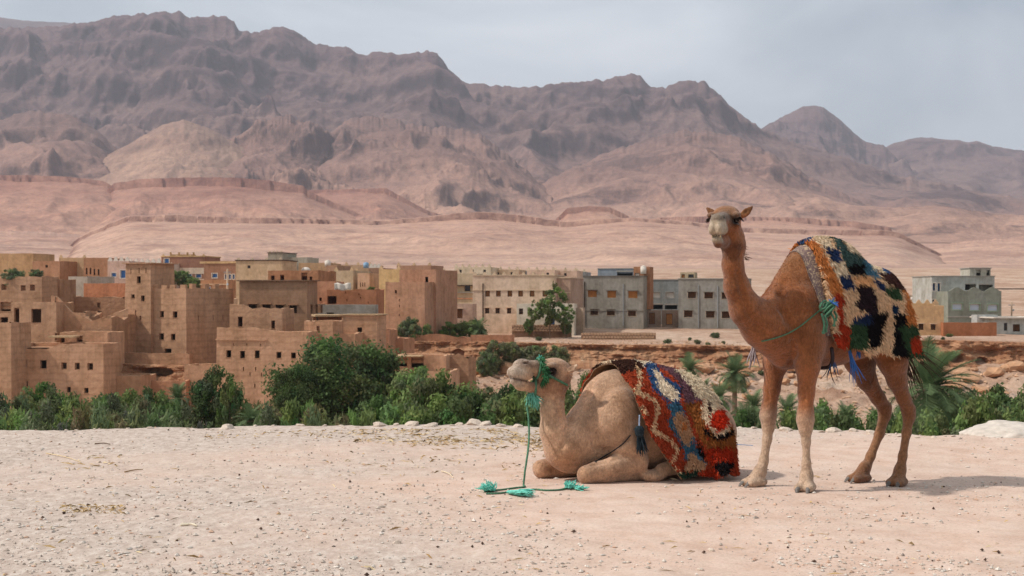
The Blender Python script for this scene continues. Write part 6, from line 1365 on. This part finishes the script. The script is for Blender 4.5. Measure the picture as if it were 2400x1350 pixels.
def cliff_mat():
    m, nt, b = mat_new('cliff_earth', .97, .08)
    st = tex_noise(nt, 1.0, 5, .65, stretch=(.3, .3, 1.5)); n = tex_noise(nt, .8, 6, .65); f = tex_noise(nt, 4, 5, .7)
    c = ramp(nt, st, [(.3, s2l((140,96,70))), (.48, s2l((166,120,90))), (.66, s2l((188,146,114)))])
    c = mixc(nt, 1., c, ramp(nt, n, [(.3, (.75,.73,.70)), (.6, (1.05,1.05,1.05))]), 'MULTIPLY'); c = mixc(nt, 1., c, ramp(nt, f, [(.3, (.8,.8,.78)), (.65, (1.06,1.06,1.06))]), 'MULTIPLY')
    nt.links.new(c, b.inputs['Base Color']); p = bump(nt, b, n, .7, .4); bump(nt, b, f, .6, .12, p); return m
M_CLIFF = cliff_mat()
cliff('cliff', 930, 2480, 157, [(930,800),(1100,800),(1200,802),(1330,806),(1450,808),(1600,808),(1760,812),(1900,812),(2100,800),(2200,797),(2300,800),(2480,806)], [(930,846),(1130,842),(1300,838),(1450,846),(1600,850),(1760,848),(1900,852),(2100,872),(2250,878),(2480,880)], M_CLIFF, [(2237,838,.75,.55),(2297,846,.6,.4),(2155,832,.25,.5),(1075,830,.6,.5)])
cliff('cliff', 250, 440, 125.5, [(250,852),(340,855),(440,858)], [(250,890),(340,897),(440,905)], M_CLIFF, [(370,872,1.2,.35)], n=90, m=16, seed=7, amp=.5)
# rocks
def rock_mesh(name, seed, rough=.28, sub=2, flatz=.7):
    bmn = bmesh.new(); bmesh.ops.create_icosphere(bmn, subdivisions=sub, radius=1); rg = np.random.default_rng(seed); cut = rg.normal(size=(7, 3)); cut /= np.linalg.norm(cut, axis=1)[:, None]; dd = rg.uniform(.55, .9, 7)
    for v in bmn.verts:
        p = np.array(v.co)
        for c, d in zip(cut, dd):
            k = p @ c
            if k > d: p = p - c * (k - d) * .9
        p = p * (1 + rough * float(fbm(p[0] * 1.6 + seed, p[1] * 1.6, p[2] * 1.6, 4))); p[2] *= flatz; v.co = p
    me = bpy.data.meshes.new(name); bmn.to_mesh(me); bmn.free(); return me
M_ROCK = flat('sandstone', s2l((182,140,108)), .97, .3, 1.2); M_PALE = flat('pale_limestone', s2l((206,190,174)), .95, .16, 6)
RK = [rock_mesh('boulder', k) for k in range(7)]
for r in RK: r.materials.append(M_ROCK)
rg = random.Random(21)
BIG = [(2245,858,150,2.1,.9),(2385,838,152,1.8,1.2),(2192,880,146,1.5,1.0),(2270,892,144,1.7,.9),(2330,880,146,1.4,.9),(2365,868,148,1.1,.8),(2240,905,142,1.3,.7),(2300,915,140,1.2,.6),(1186,834,150,1.1,1.3),(1208,848,148,.9,.7),(1140,838,150,1.0,.7),(1212,832,151,.5,.5),(1120,845,148,1.1,.6),(1155,850,147,.9,.5),(1180,862,145,.8,.4),(1660,870,146,1.0,.7),(1650,852,149,1.2,.8),(1770,868,147,1.0,.8),(1860,870,147,1.1,.8),(1840,900,142,.8,.5),(1900,880,146,1.2,.8),(1745,880,145,.9,.6),(1700,905,142,.9,.5),(1960,880,146,.9,.6),(1620,890,144,.8,.5)]
def place_rock(px, Y, r, h, label, group, k, z=None):
    o = bpy.data.objects.new('boulder', RK[k % 7]); COL.objects.link(o); x = (px - CX) / F * Y; o.location = (x, Y, (zg(x, Y) if z is None else z) + h * .35); o.scale = (r, r * .8, h); o.rotation_euler = (rg.uniform(-.3,.3), rg.uniform(-.3,.3), rg.uniform(0, 6)); return tag(o, label, 'boulder', group)
for i, (px, py, Y, r, h) in enumerate(BIG):
    # the sight line meets the rubble slope: march along it
    for q in np.linspace(120, 156, 120):
        if EYE - (py - HY) / F * q <= zg((px - CX) / F * q, q) + .1: Y = q; break
    place_rock(px, Y, r, h, '%s tan sandstone boulder on the rubble slope behind %s' % ('huge' if r > 1.25 else 'large' if r > .95 else 'middling', near_what(px)), 'boulders below the earth cliff', i)
for i in range(150):
    a = rg.choice([(1085,1260),(1440,1560),(1560,1780),(1780,2150),(2150,2420)]); px = rg.uniform(*a); Y = rg.uniform(133, 153); r = .22 + .65 * rg.random() ** 2.2
    place_rock(px, Y, r, r * .75, 'small tan stone in the river bank rubble behind ' + near_what(px), 'small stones on the river bank', i)
# gravel on bank (uncountable)
def scatter_mesh(name, pts, rad, cols, mat, seed=0, kind='stuff', label=None, flatz=.7, parent=None):
    rgn = np.random.default_rng(seed); b = np.array([(0,0,1),(.9,0,.1),(.28,.85,.05),(-.73,.53,.1),(-.73,-.53,.0),(.28,-.85,.1),(0,0,-.6)]); fc = np.array([(0,1,2),(0,2,3),(0,3,4),(0,4,5),(0,5,1),(6,2,1),(6,3,2),(6,4,3),(6,5,4),(6,1,5)])
    n = len(pts); an = rgn.uniform(0, 6.28, n); c, s = np.cos(an), np.sin(an); J = b[None] * (1 + .3 * rgn.normal(size=(n, 7, 1))) ; sx = rgn.uniform(.7, 1.5, (n, 1))
    x = J[..., 0] * sx; y = J[..., 1]; V = np.stack([x * c[:, None] - y * s[:, None], x * s[:, None] + y * c[:, None], J[..., 2] * flatz], -1) * rad[:, None, None] + pts[:, None]
    Fq = (fc[None] + 7 * np.arange(n)[:, None, None]).reshape(-1, 3); me = pydata(name, V.reshape(-1, 3), Fq, False); set_color(me, np.repeat(cols, 7, 0)); o = link(name, me, mat, parent); return tag(o, label, None, None, kind)
M_PEB = attr_mat('pebbles', .95, .1, 30, .15, .2, .01)
n = 9000; rgn = np.random.default_rng(5); px = rgn.uniform(880, 2480, n); Y = rgn.uniform(112, 172, n); x = (px - CX) / F * Y; z = z_ground(x, Y); ok = ~((Y > 153) & (Y < 160)); r = .06 + .24 * rgn.random(n) ** 3
cl = np.array(s2l((186,150,122)))[None] * rgn.uniform(.6, 1.25, (n, 1)); scatter_mesh('bank_gravel', np.stack([x, Y, z], 1)[ok], r[ok], cl[ok], M_PEB, 1, label='loose stony gravel over the far river bank')

# ---- leaves
def leaf_mat(name, col, trans=.35):
    m, nt, b = mat_new(name, .7, .2); a = N(nt, 'ShaderNodeAttribute', attribute_name='Col'); oi = N(nt, 'ShaderNodeObjectInfo')
    hs = ramp(nt, oi.outputs['Random'], [(0, [c * .82 for c in col]), (1, [c * 1.2 for c in col])]); c = mixc(nt, 1., hs, a.outputs['Color'], 'MULTIPLY'); nt.links.new(c, b.inputs['Base Color'])
    tr = N(nt, 'ShaderNodeBsdfTranslucent'); nt.links.new(c, tr.inputs[0]); mx = N(nt, 'ShaderNodeMixShader'); mx.inputs[0].default_value = trans; nt.links.new(b.outputs[0], mx.inputs[1]); nt.links.new(tr.outputs[0], mx.inputs[2]); nt.links.new(mx.outputs[0], nt.nodes['Material Output'].inputs[0]); return m
LEAF = {'dark': leaf_mat('dark_leaf', s2l((88,104,60))), 'green': leaf_mat('green_leaf', s2l((112,128,74))), 'grey': leaf_mat('grey_leaf', s2l((108,118,82))), 'palm': leaf_mat('palm_leaf', s2l((104,122,82)), .25), 'olive': leaf_mat('olive_leaf', s2l((116,118,82)))}
M_BARK = flat('bark', s2l((122,102,84)), .95, .25, 4)
def crown_mesh(seed, rx, ry, rz, clumps, per, leaf, elong=1.6, ragged=.28, up=.0):
    "foliage: leaf clumps through the volume of an uneven crown centred at the origin"
    rg = np.random.default_rng(seed); C = []
    while len(C) < clumps:
        p = rg.uniform(-1, 1, 3); q = np.linalg.norm(p); lim = 1 + ragged * float(noise(p[0] * 2.2 + seed, p[1] * 2.2, p[2] * 2.2)) * 1.6
        if .25 < q < lim * .92 and rg.random() < .25 + .9 * q: C.append(p)
    C = np.array(C) * (rx, ry, rz); cr = rg.uniform(.14, .30, clumps) * min(rx, rz * 1.2)
    n = clumps * per; ci = np.repeat(np.arange(clumps), per); d = rg.normal(size=(n, 3)); d /= np.linalg.norm(d, axis=1)[:, None]; rad = cr[ci] * rg.random(n) ** .45
    p = C[ci] + d * rad[:, None] * (1, 1, .85); nrm = d + .6 * rg.normal(size=(n, 3)) + (0, 0, .3); nrm /= np.linalg.norm(nrm, axis=1)[:, None]
    a = np.cross(nrm, rg.normal(size=(n, 3))); a /= np.linalg.norm(a, axis=1)[:, None]; a[:, 2] += up; b = np.cross(nrm, a); sz = (leaf * rg.uniform(.6, 1.3, n))[:, None]
    V = np.stack([p - a * sz * elong * .5, p + b * sz * .5, p + a * sz * elong * .5, p - b * sz * .5], 1).reshape(-1, 3); Fq = np.arange(4 * n).reshape(-1, 4)
    me = pydata('crown', V, Fq); c = rg.uniform(.75, 1.2, (clumps, 1))[ci] * rg.uniform(.8, 1.25, (n, 1)) * np.array([[1., 1., 1.]]); c = c * (1 + .12 * rg.normal(size=(clumps, 3))[ci]); set_color(me, np.repeat(c, 4, 0)); return me
def trunk_mesh(seed, h, r, spread, n=6):
    rg = random.Random(seed); m = MB(); top = Vector((rg.uniform(-.1,.1) * h, rg.uniform(-.1,.1) * h, h * .55)); m.tube(curve_pts([(0,0,-.4),(rg.uniform(-.05,.05)*h,0,h*.25), top], 8), [r * (1.25 - .09 * i) for i in range(9)], 7)
    for i in range(n):
        a = 6.28 * i / n + rg.uniform(-.4,.4); s0 = Vector((0,0,h*.2)).lerp(top, rg.random()); e = Vector((math.cos(a)*spread, math.sin(a)*spread, h * rg.uniform(.6,.95))); m.tube(curve_pts([s0, s0.lerp(e,.5) + Vector((0,0,.1*h)), e], 6), [r*.5,r*.45,r*.4,r*.34,r*.27,r*.2,r*.1], 5)
    return m.mesh('trunk', True)
PROTO = {}
for k in range(5): PROTO['bush%d' % k] = (crown_mesh(100 + k, 1, 1, 1, 130, 110, .062, 1.7, .30), trunk_mesh(k, 2.0, .07, .6))
for k in range(3): PROTO['fine%d' % k] = (crown_mesh(200 + k, 1, 1, 1, 130, 110, .042, 3.2, .32, .4), trunk_mesh(20 + k, 2.0, .05, .6))
PROTO['big'] = (crown_mesh(300, 1, 1, 1, 330, 110, .036, 1.6, .30), trunk_mesh(40, 2.0, .06, .55, 9))
PROTO['slim'] = (crown_mesh(310, 1, 1, 1, 46, 70, .085, 2.2, .5), trunk_mesh(41, 2.0, .045, .5, 6))
def plant(name, cat, label, proto, px, top, w, Y, leaf, group=None, base=None, rz=None, ry=None, sink=.25):
    x = (px - CX) / F * Y; zb = zg(x, Y) if base is None else base; zt = EYE - (top - HY) / F * Y; h = max(zt - zb, .4); rx = w / 2 / F * Y * (1.22 if group and 'valley' in group else 1.0); cz = rz or max(min(h * .55, rx * 1.3), h * .40)
    o = empty(name, (x, Y, zb), 0, label, cat, group); cm, tm = PROTO[proto]
    c = link('crown' if cat == 'tree' else 'foliage', cm, None, o); c.location = (0, 0, h - cz * .97); c.scale = (rx * 1.06, ry or rx, cz); c.rotation_euler = (0, 0, rg.uniform(0, 6.28))
    if not len(cm.materials): cm.materials.append(LEAF['green'])
    c.material_slots[0].link = 'OBJECT'; c.material_slots[0].material = LEAF[leaf]
    t = link('trunk', tm, M_BARK, o); t.scale = (rx * .8, rx * .8, h / 2 * .92); return o
plant('tree', 'tree', 'huge round dark green tree in front of the split mud house', 'big', 790, 800, 290, 92, 'dark', rz=4.3, ry=3.6)
plant('tree', 'tree', 'left hand lobe of dark green foliage joined to the huge round tree', 'big', 705, 862, 130, 89, 'dark', rz=2.6)
plant('tree', 'tree', 'dark green shoulder of foliage leaning out from the huge round tree', 'bush2', 880, 830, 110, 93, 'dark', rz=2.6)
plant('tree', 'tree', 'solitary dark green conical tree beside the split mud house', 'bush1', 500, 870, 112, 88, 'dark', rz=2.4)
plant('tree', 'tree', 'bushy green tree in front of the mud farm building', 'bush0', 965, 866, 130, 84, 'green', rz=2.3)
plant('tree', 'tree', 'feathery green tree beside the terrace whitewashed annex', 'slim', 1290, 672, 66, 178, 'green', rz=2.4)
plant('tree', 'tree', 'small thin tree between feathery tree and long pink house', 'slim', 1252, 707, 32, 178, 'green', rz=1.3)
plant('tree', 'tree', 'small leaning tree between feathery tree and plain garden wall', 'slim', 1325, 718, 46, 178, 'green', rz=1.3)
TH = 'thicket bushes in the valley'; LT = 'dense green bush in the thicket below the mud houses'; LF = 'feathery grey green tamarisk bush in the thicket below the mud houses'
fine = [(10,938,130,74),(60,940,120,80),(190,944,150,72),(260,950,130,68),(330,944,110,76),(20,975,150,60),(120,972,160,58),(230,975,150,57),(340,972,150,58),(440,970,140,58),(620,958,90,74),(690,950,110,70),(640,978,130,58),(745,978,140,57),(860,975,110,60)]
for i, (px, tp, w, Y) in enumerate(fine): plant('bush', 'bush', 'feathery grey green %s tamarisk bush beside %s' % ('broad' if w > 125 else 'narrow', near_what(px)), 'fine%d' % (i % 3), px, tp, w, Y, ('grey','olive','green')[i % 3] if i % 4 else 'grey', 'tamarisk bushes in the valley')
dense = [(105,906,95,86),(150,938,100,80),(285,928,110,80),(350,918,100,84),(390,925,80,84),(240,934,90,82),(545,900,60,86),(1010,884,110,82),(1060,908,120,82),(1120,905,120,84),(1180,907,120,83),(1235,912,110,80),(1200,940,150,70),(1080,945,160,68),(970,930,150,70),(900,940,120,72),(1340,905,90,84),(1385,885,90,88),(1440,920,120,82),(1510,930,120,80),(1580,935,110,80),(1300,950,140,70),(1420,960,150,66),(1560,965,160,64),(1660,955,120,70),(1900,960,110,78),(1950,952,100,82),(1870,975,120,66),(1970,980,140,62),(2080,955,90,78),(2050,978,140,62),(2200,945,120,76),(2265,922,130,80),(2330,912,120,82),(2390,912,120,82),(2440,930,120,76),(2240,965,150,62),(2340,958,160,62),(2430,965,150,60),(2150,978,120,60),(1760,975,120,66)]
for i, (px, tp, w, Y) in enumerate(dense): plant('bush', 'bush', 'dense green %s bush in the thicket beside %s' % ('broad low' if Y < 73 else 'round' if w > 105 else 'upright', near_what(px)), 'bush%d' % (i % 5), px, tp, w, Y, ('dark','green','green','dark','green')[i % 5], TH)
# shrubs on the terrace and the bank
for (px, tp, w, Y, lf, lab) in [(960,748,60,158,'grey','loose grey green shrub on the bank below the red brown house'),(1002,762,26,158,'green','small round green shrub beside the loose grey green shrub'),(1165,800,60,150,'olive','dusty olive shrub hanging over the earth cliff'),(1200,803,40,150,'olive','second dusty olive shrub at the lip of the earth cliff'),(1250,812,80,151,'olive','spreading olive shrub on the ledge behind the lying camel head'),(1310,812,60,151,'olive','low olive shrub at the end of the ledge shrubs'),(1140,824,50,146,'grey','pale shrub among the tumbled boulders'),(1105,752,70,166,'green','broad low palm scrub on the edge of the terrace'),(1060,756,60,166,'green','low green scrub beside the broad palm scrub'),(1240,748,26,179,'green','little dark shrub at the foot of the terrace trees'),(1328,752,24,179,'green','little dark shrub behind the stone garden wall'),(1358,680,22,215,'green','green shrub between the pink and grey houses'),(395,632,46,238,'green','round green rooftop tree beside the turret'),(425,636,44,240,'green','leafy green tree in front of the brick red house'),(455,652,40,238,'green','low green shrub under the blue arched windows'),(30,632,60,137,'grey','pale weeds growing on the square mud house roof'),(85,632,30,138,'grey','tuft of weeds at the corner of the square mud house roof'),(870,672,18,218,'green','small green shrub beside the yellow house'),(2225,785,16,182,'green','small weed at the foot of the reddish yard wall')]:
    plant('bush', 'bush', lab, 'bush%d' % (px % 5) if lf != 'grey' else 'fine%d' % (px % 3), px, tp, w, Y, lf, base=(EYE - ((tp + w * .75) - HY) / F * Y) if Y > 200 or 'roof' in lab else None)
n_ = 0
for i in range(46):
    px = rg.uniform(1090, 2300); Y = rg.choice([rg.uniform(128, 150), rg.uniform(164, 185)]); w = rg.uniform(8, 22); x = (px - CX) / F * Y; zb = zg(x, Y); tp = HY - (zb + w / F * Y * .6 - EYE) * F / Y
    plant('bush', 'bush', 'tiny dry %s tuft of scrub on the %s behind %s' % (('olive','grey')[i % 2], 'bank' if Y < 155 else 'terrace', near_what(px)), 'fine%d' % (i % 3), px, tp, w, Y, ('olive','grey')[i % 2], 'dry tufts on the river bank')

# ---- palms
def frond_mesh(seed, L=1.0, n=26, droop=.55):
    rg = random.Random(seed); m = MB(); pts = []; p = Vector((0,0,0)); d = Vector((1,0,.45)).normalized(); k = 9
    for i in range(k + 1): pts.append(p.copy()); p = p + d * L / k; d = (d + Vector((0,0,-droop / k * (1 + i * .25)))).normalized()
    m.tube(pts, [.018 * L * (1 - .085 * i) for i in range(k + 1)], 5)
    for i in range(n):
        t = .12 + .88 * i / n; q = t * k; j = min(int(q), k - 1); b = pts[j].lerp(pts[j+1], q - j); ax = (pts[j+1] - pts[j]).normalized(); ll = L * .34 * math.sin(math.pi * min(t * .85 + .18, 1)) ** .6 * rg.uniform(.8, 1.1)
        for s in (1, -1):
            dr = (ax * .75 + Vector((0, s * .8, .28 - .3 * rg.random()))).normalized(); tip = b + dr * ll + Vector((0,0,-.10 * ll)); wv = ax * .0085 * L
            m.add([b - wv, b + wv, b.lerp(tip,.55) + wv * .9 , tip, b.lerp(tip,.55) - wv * .9], [(0,1,2,3,4)])
    me = m.mesh('frond'); set_color(me, np.ones((len(me.vertices), 3)) * np.random.default_rng(seed).uniform(.85, 1.15)); me.materials.append(LEAF['palm']); return me
FR = [frond_mesh(k, 1.0, 44, .35 + .22 * k) for k in range(5)]
M_PTR = flat('palm_trunk', s2l((120,98,80)), .97, .35, 5)
def palm(label, px, crown, R_, Y, group=None, n=36, lean=(0,0), wind=0.0, base=None):
    x = (px - CX) / F * Y; zb = zg(x, Y) if base is None else base; zc = EYE - (crown - HY) / F * Y; h = max(zc - zb, .3); L = R_ / F * Y * 1.12; rr = random.Random(px)
    o = empty('palm_tree', (x, Y, zb), 0, label, 'palm', group); m = MB(); k = 12; m.tube([(lean[0] * (i/k) ** 2, lean[1] * (i/k) ** 2, -.5 + (h + .5) * i / k) for i in range(k + 1)], [.17 * (1.25 - .25 * i / k) * (1 + .12 * (i % 2)) for i in range(k + 1)], 9); m.build('trunk', M_PTR, o)
    for i in range(n):
        t = i / n; el = 1.25 - 2.0 * t ** .9 + rr.uniform(-.12,.12); az = i * 2.399963 + rr.uniform(-.2,.2); f = bpy.data.objects.new('frond', FR[min(4, int(t * 5))]); COL.objects.link(f); f.parent = o; f.location = (lean[0], lean[1], h)
        dv = Vector((math.cos(az) * math.cos(el), math.sin(az) * math.cos(el), math.sin(el))) + Vector((wind, 0, 0)); s = L * rr.uniform(.85, 1.1); az2 = math.atan2(dv.y, dv.x); el2 = math.asin(max(-1, min(1, dv.z / dv.length)))
        f.rotation_euler = (rr.uniform(-.2,.2), -(el2 - .3), az2); f.scale = (s, s, s)
    return o
PB = 'bushy young palms in the valley'; PL = 'bushy stemless young date palm in the thicket behind the camels'
palm('slender date palm with tall thin trunk between the two camels', 1722, 876, 50, 108, n=42)
palm('wind blown date palm on the river bank behind the red rug', 1612, 868, 42, 128, n=34, wind=.5)
palm('large windswept date palm with drooping fronds behind the standing camel tail', 2172, 912, 118, 66, n=48, wind=.45)
palm('grey green date palm in the thicket below the crenellated tower', 416, 935, 40, 88, n=36)
palm('low spiky palm sprout in the thicket below the split mud house', 588, 985, 44, 60, n=32)
palm('spiky palm scrub on the terrace edge below the pink garden wall', 1122, 772, 30, 164, n=30)
for (px, cr_, R_, Y) in [(1685,935,44,98),(1768,955,48,90),(1845,965,44,86),(1748,985,44,74),(1985,980,40,80),(2055,982,36,84),(1700,985,36,70),(1650,915,30,110),(1920,985,36,72)]: palm('bushy stemless young date palm in the thicket beside ' + near_what(px), px, cr_, R_, Y, PB, 34)
# ---------------------------------------------------------------- stones, straw and droppings on the near ground
RP = [rock_mesh('stone', 50 + k, .2, 2, .62) for k in range(6)]
for r in RP: r.materials.append(flat('rim_rock', s2l((196,178,162)), .95, .22, 6))
def stone(px, py, rpx, label, group, k, hgt=1.0, yy=None, mat=None):
    y = EYE * F / (py - HY) if yy is None else yy; x = (px - CX) / F * y; r = rpx / F * y
    o = bpy.data.objects.new('stone', RP[k % 6]); COL.objects.link(o); o.location = (x, y, zg(x, y) + r * .18 * hgt); o.scale = (r, r * .8, r * .9 * hgt); o.rotation_euler = (rg.uniform(-.2,.2), rg.uniform(-.2,.2), rg.uniform(0,6.28)); return tag(o, label, 'stone', group)
EG = 'pale rocks along the rim of the bluff'; EL = 'pale weathered rock on the rim of the dusty bluff'
edge_list = [(180,8),(300,7),(352,10),(440,6),(485,7),(530,24),(598,7),(640,6),(705,12),(760,8),(800,7),(835,6),(890,20),(930,10),(965,22),(1010,18),(1060,8),(1075,12),(1115,26),(1140,20),(1175,14),(1215,16),(1330,10),(1400,8),(1735,8),(1765,9),(1842,20),(1830,8),(1925,10),(1955,22),(2000,16),(2040,18),(2065,14),(2105,8),(2150,8),(2190,10),(2215,6),(2235,8)]
for i, (px, r) in enumerate(edge_list):
    x = (px - CX) / F * 16.8; e = float(edge_y((px - CX) / F * 16.8)); stone(px, 0, r * 1.05, '%s pale weathered rock on the rim in front of %s' % ('big' if r > 17 else 'medium' if r > 9 else 'small', near_what(px)), EG, i, .62, e - .06 - .12 * rg.random())
for i in range(40):
    px = rg.uniform(-20, 2420); e = float(edge_y((px - CX) / F * 16.6)); stone(px, 0, rg.uniform(2.5, 6.5), 'little pale stone near the rim in front of ' + near_what(px), 'small stones near the rim', i, .8, e - rg.random() ** 2 * 1.6)
# the large whitish boulder on the right rim
def boulder_big():
    bmn = bmesh.new(); bmesh.ops.create_icosphere(bmn, subdivisions=5, radius=1)
    for v in bmn.verts:
        p = np.array(v.co); p = p * (1 + .16 * float(fbm(p[0] * 1.2 + 3, p[1] * 1.2, p[2] * 1.2, 4)) + .03 * float(fbm(p[0] * 6, p[1] * 6, p[2] * 6, 3))); v.co = p
    me = bpy.data.meshes.new('boulder'); bmn.to_mesh(me); bmn.free(); me.polygons.foreach_set('use_smooth', [True] * len(me.polygons)); return me
y = 16.1; x = (2372 - CX) / F * y; o = link('boulder', boulder_big(), flat('whitish_rock', s2l((196,184,172)), .95, .2, 5), None, (x, y, zg(x, y) - .02)); o.scale = (.60, .5, .20); tag(o, 'large smooth whitish boulder on the rim of the bluff beyond the standing camel', 'boulder')
# countable stones lying in the open
for i, (px, py, r) in enumerate([(195,1322,8),(1342,1248,8),(1248,1250,8),(1668,1290,10),(1848,1262,8),(930,1272,12),(775,1082,6),(1778,1274,8),(1642,1335,9),(1205,1320,7),(1473,1318,8),(1305,1340,10),(20,1250,9),(430,1230,10),(1075,1245,6),(600,1262,7),(1990,1270,9),(210,1285,8),(232,1080,7)]): stone(px, py, r, 'pale grey stone lying loose on the dusty foreground', 'loose pale stones on the dust', i, 1.0)
tag(link('stone', RP[2].copy(), None), None); o = bpy.data.objects[-1] if False else None
for ob in [q for q in bpy.data.objects if q.name.startswith('stone') and 'label' not in q and q.parent is None]: bpy.data.objects.remove(ob)
# pebbles, droppings and straw: beyond counting
def spread(n, seed, py0, py1, px0=-60, px1=2460, pw=1.0):
    r = np.random.default_rng(seed); py = py1 - (py1 - py0) * r.random(n) ** pw; Y = EYE * F / (py - HY); px = r.uniform(px0, px1, n); x = (px - CX) / F * Y; return r, x, Y
r, x, Y = spread(18000, 3, 1003, 1372, pw=1.25); keep = (Y < edge_y(x) - .05); den = .40 + 1.3 * fbm(x * .7, Y * .7, 3., 4) + .55 * sstep(1.5, -2.5, x) + .5 * sstep(14.5, 16, Y); keep &= r.random(len(x)) < den
x, Y = x[keep], Y[keep]; n = len(x); rad = .0038 + .015 * r.random(n) ** 4.5; base = np.array([s2l((206,194,182)), s2l((188,172,158)), s2l((198,164,142)), s2l((150,136,126))])[r.choice(4, n, p=[.46, .32, .15, .07])]
scatter_mesh('pebbles', np.stack([x, Y, z_ground(x, Y) + rad * .2], 1), rad, base * r.uniform(.8, 1.12, (n, 1)), M_PEB, 2, label='small pale pebbles strewn over the dusty ground')
r, x, Y = spread(210, 9, 1010, 1360, pw=1.0); g_ = fbm(x * .5 + 9, Y * .5, 1., 3) + .35 * sstep(0, 3, x); keep = (Y < edge_y(x) - .3) & (r.random(len(x)) < .35 + .6 * g_); x, Y = x[keep], Y[keep]; n = len(x); rad = r.uniform(.007, .012, n)
extra = [(1107,1280),(1130,1275),(605,1222),(612,1242),(395,1010),(190,1190),(205,1182),(265,1190),(150,1205),(100,1216),(445,1338),(860,1345),(2302,1293),(2310,1320),(2340,1300),(560,1110),(820,1125),(940,1150),(1345,1252),(1650,1298)]
ex = np.array([[(a - CX) / F * EYE * F / (b - HY), EYE * F / (b - HY)] for a, b in extra]); x = np.concatenate([x, ex[:, 0]]); Y = np.concatenate([Y, ex[:, 1]]); rad = np.concatenate([rad, np.full(len(ex), .015)])
scatter_mesh('droppings', np.stack([x, Y, z_ground(x, Y) + rad * .5], 1), rad, np.array(s2l((84,64,54)))[None] * r.uniform(.6, 1.3, (len(x), 1)), M_PEB, 4, label='dark dry droppings scattered on the dust', flatz=.85)
def straw(n, seed, px0, px1, py0, py1, L):
    r, x, Y = spread(n, seed, py0, py1, px0, px1); keep = (Y < edge_y(x) - .1) & (r.random(n) < .5 + 1.2 * fbm(x * 1.2, Y * 1.2, 5., 3)); x, Y = x[keep], Y[keep]; n = len(x); a = r.uniform(0, 6.28, n); l = L * (.3 + r.random(n)); z = z_ground(x, Y) + .004
    dx, dy = np.cos(a) * l / 2, np.sin(a) * l / 2; dz = r.normal(size=n) * .006; w = .0022; nx, ny = -np.sin(a) * w, np.cos(a) * w
    V = np.stack([np.stack([x - dx - nx, Y - dy - ny, z - dz], 1), np.stack([x - dx + nx, Y - dy + ny, z - dz], 1), np.stack([x + dx + nx, Y + dy + ny, z + dz + .004], 1), np.stack([x + dx - nx, Y + dy - ny, z + dz + .004], 1), np.stack([x, Y, z + .006 + np.abs(dz)], 1)], 1).reshape(-1, 3)
    i = 5 * np.arange(n); Fq = np.concatenate([np.stack([i, i + 1, i + 4], 1), np.stack([i + 1, i + 2, i + 4], 1), np.stack([i + 2, i + 3, i + 4], 1), np.stack([i + 3, i, i + 4], 1)]); return V, Fq, np.repeat(np.array([s2l((198,168,120)), s2l((160,128,84)), s2l((120,98,66)), s2l((216,196,158))])[r.choice(4, n, p=[.4,.25,.2,.15])], 5, 0)
Vs, Fs, Cs = [], [], []; off = 0
for a in ((1500, 1, 830, 1290, 1006, 1052, .10), (260, 2, 480, 860, 1008, 1030, .07), (360, 3, -40, 2440, 1030, 1350, .08), (120, 4, 1230, 1300, 1035, 1060, .09), (90, 5, 130, 290, 1065, 1095, .12), (120, 6, 140, 300, 1182, 1205, .05), (120, 7, 700, 1300, 1060, 1110, .09)):
    V, Fq, c = straw(*a); Vs.append(V); Fs.append(Fq + off); Cs.append(c); off += len(V)
me = pydata('straw', np.concatenate(Vs), np.concatenate(Fs)); set_color(me, np.concatenate(Cs)); tag(link('straw', me, M_PEB), 'scattered straw and chaff on the dust', None, None, 'stuff')
# sticks
for i, (a, b, lab, col, rr) in enumerate([((222,1040),(258,1041),'short dark twig lying flat on the left of the dust',(96,72,52),.007),((108,1062),(190,1083),'pale dry stalk on the dust in front of the bushes',(214,190,150),.005),((292,1106),(335,1100),'brown twig lying among pebbles',(140,110,72),.006),((1035,1104),(1062,1119),'pale bent straw stalk beside the lead rope',(220,200,168),.005),((1640,1041),(1765,1044),'thin blue plastic strip on the dust between the camels',(112,136,172),.006),((423,1230),(462,1232),'white splinter of wood on the pale gravel',(226,212,188),.010)]):
    p, q = on_ground(*a), on_ground(*b); m = MB(); mid = (p + q) / 2 + Vector((.01, .02, .006)); o = m.tube(curve_pts([p, mid, q], 10), [rr * (1 - .04 * k) for k in range(11)], 6).build('stick' if i != 4 else 'plastic_strip', flat('stick%d' % i, s2l(col), .9, .15, 30)); tag(o, lab, 'stick' if i != 4 else 'strip')
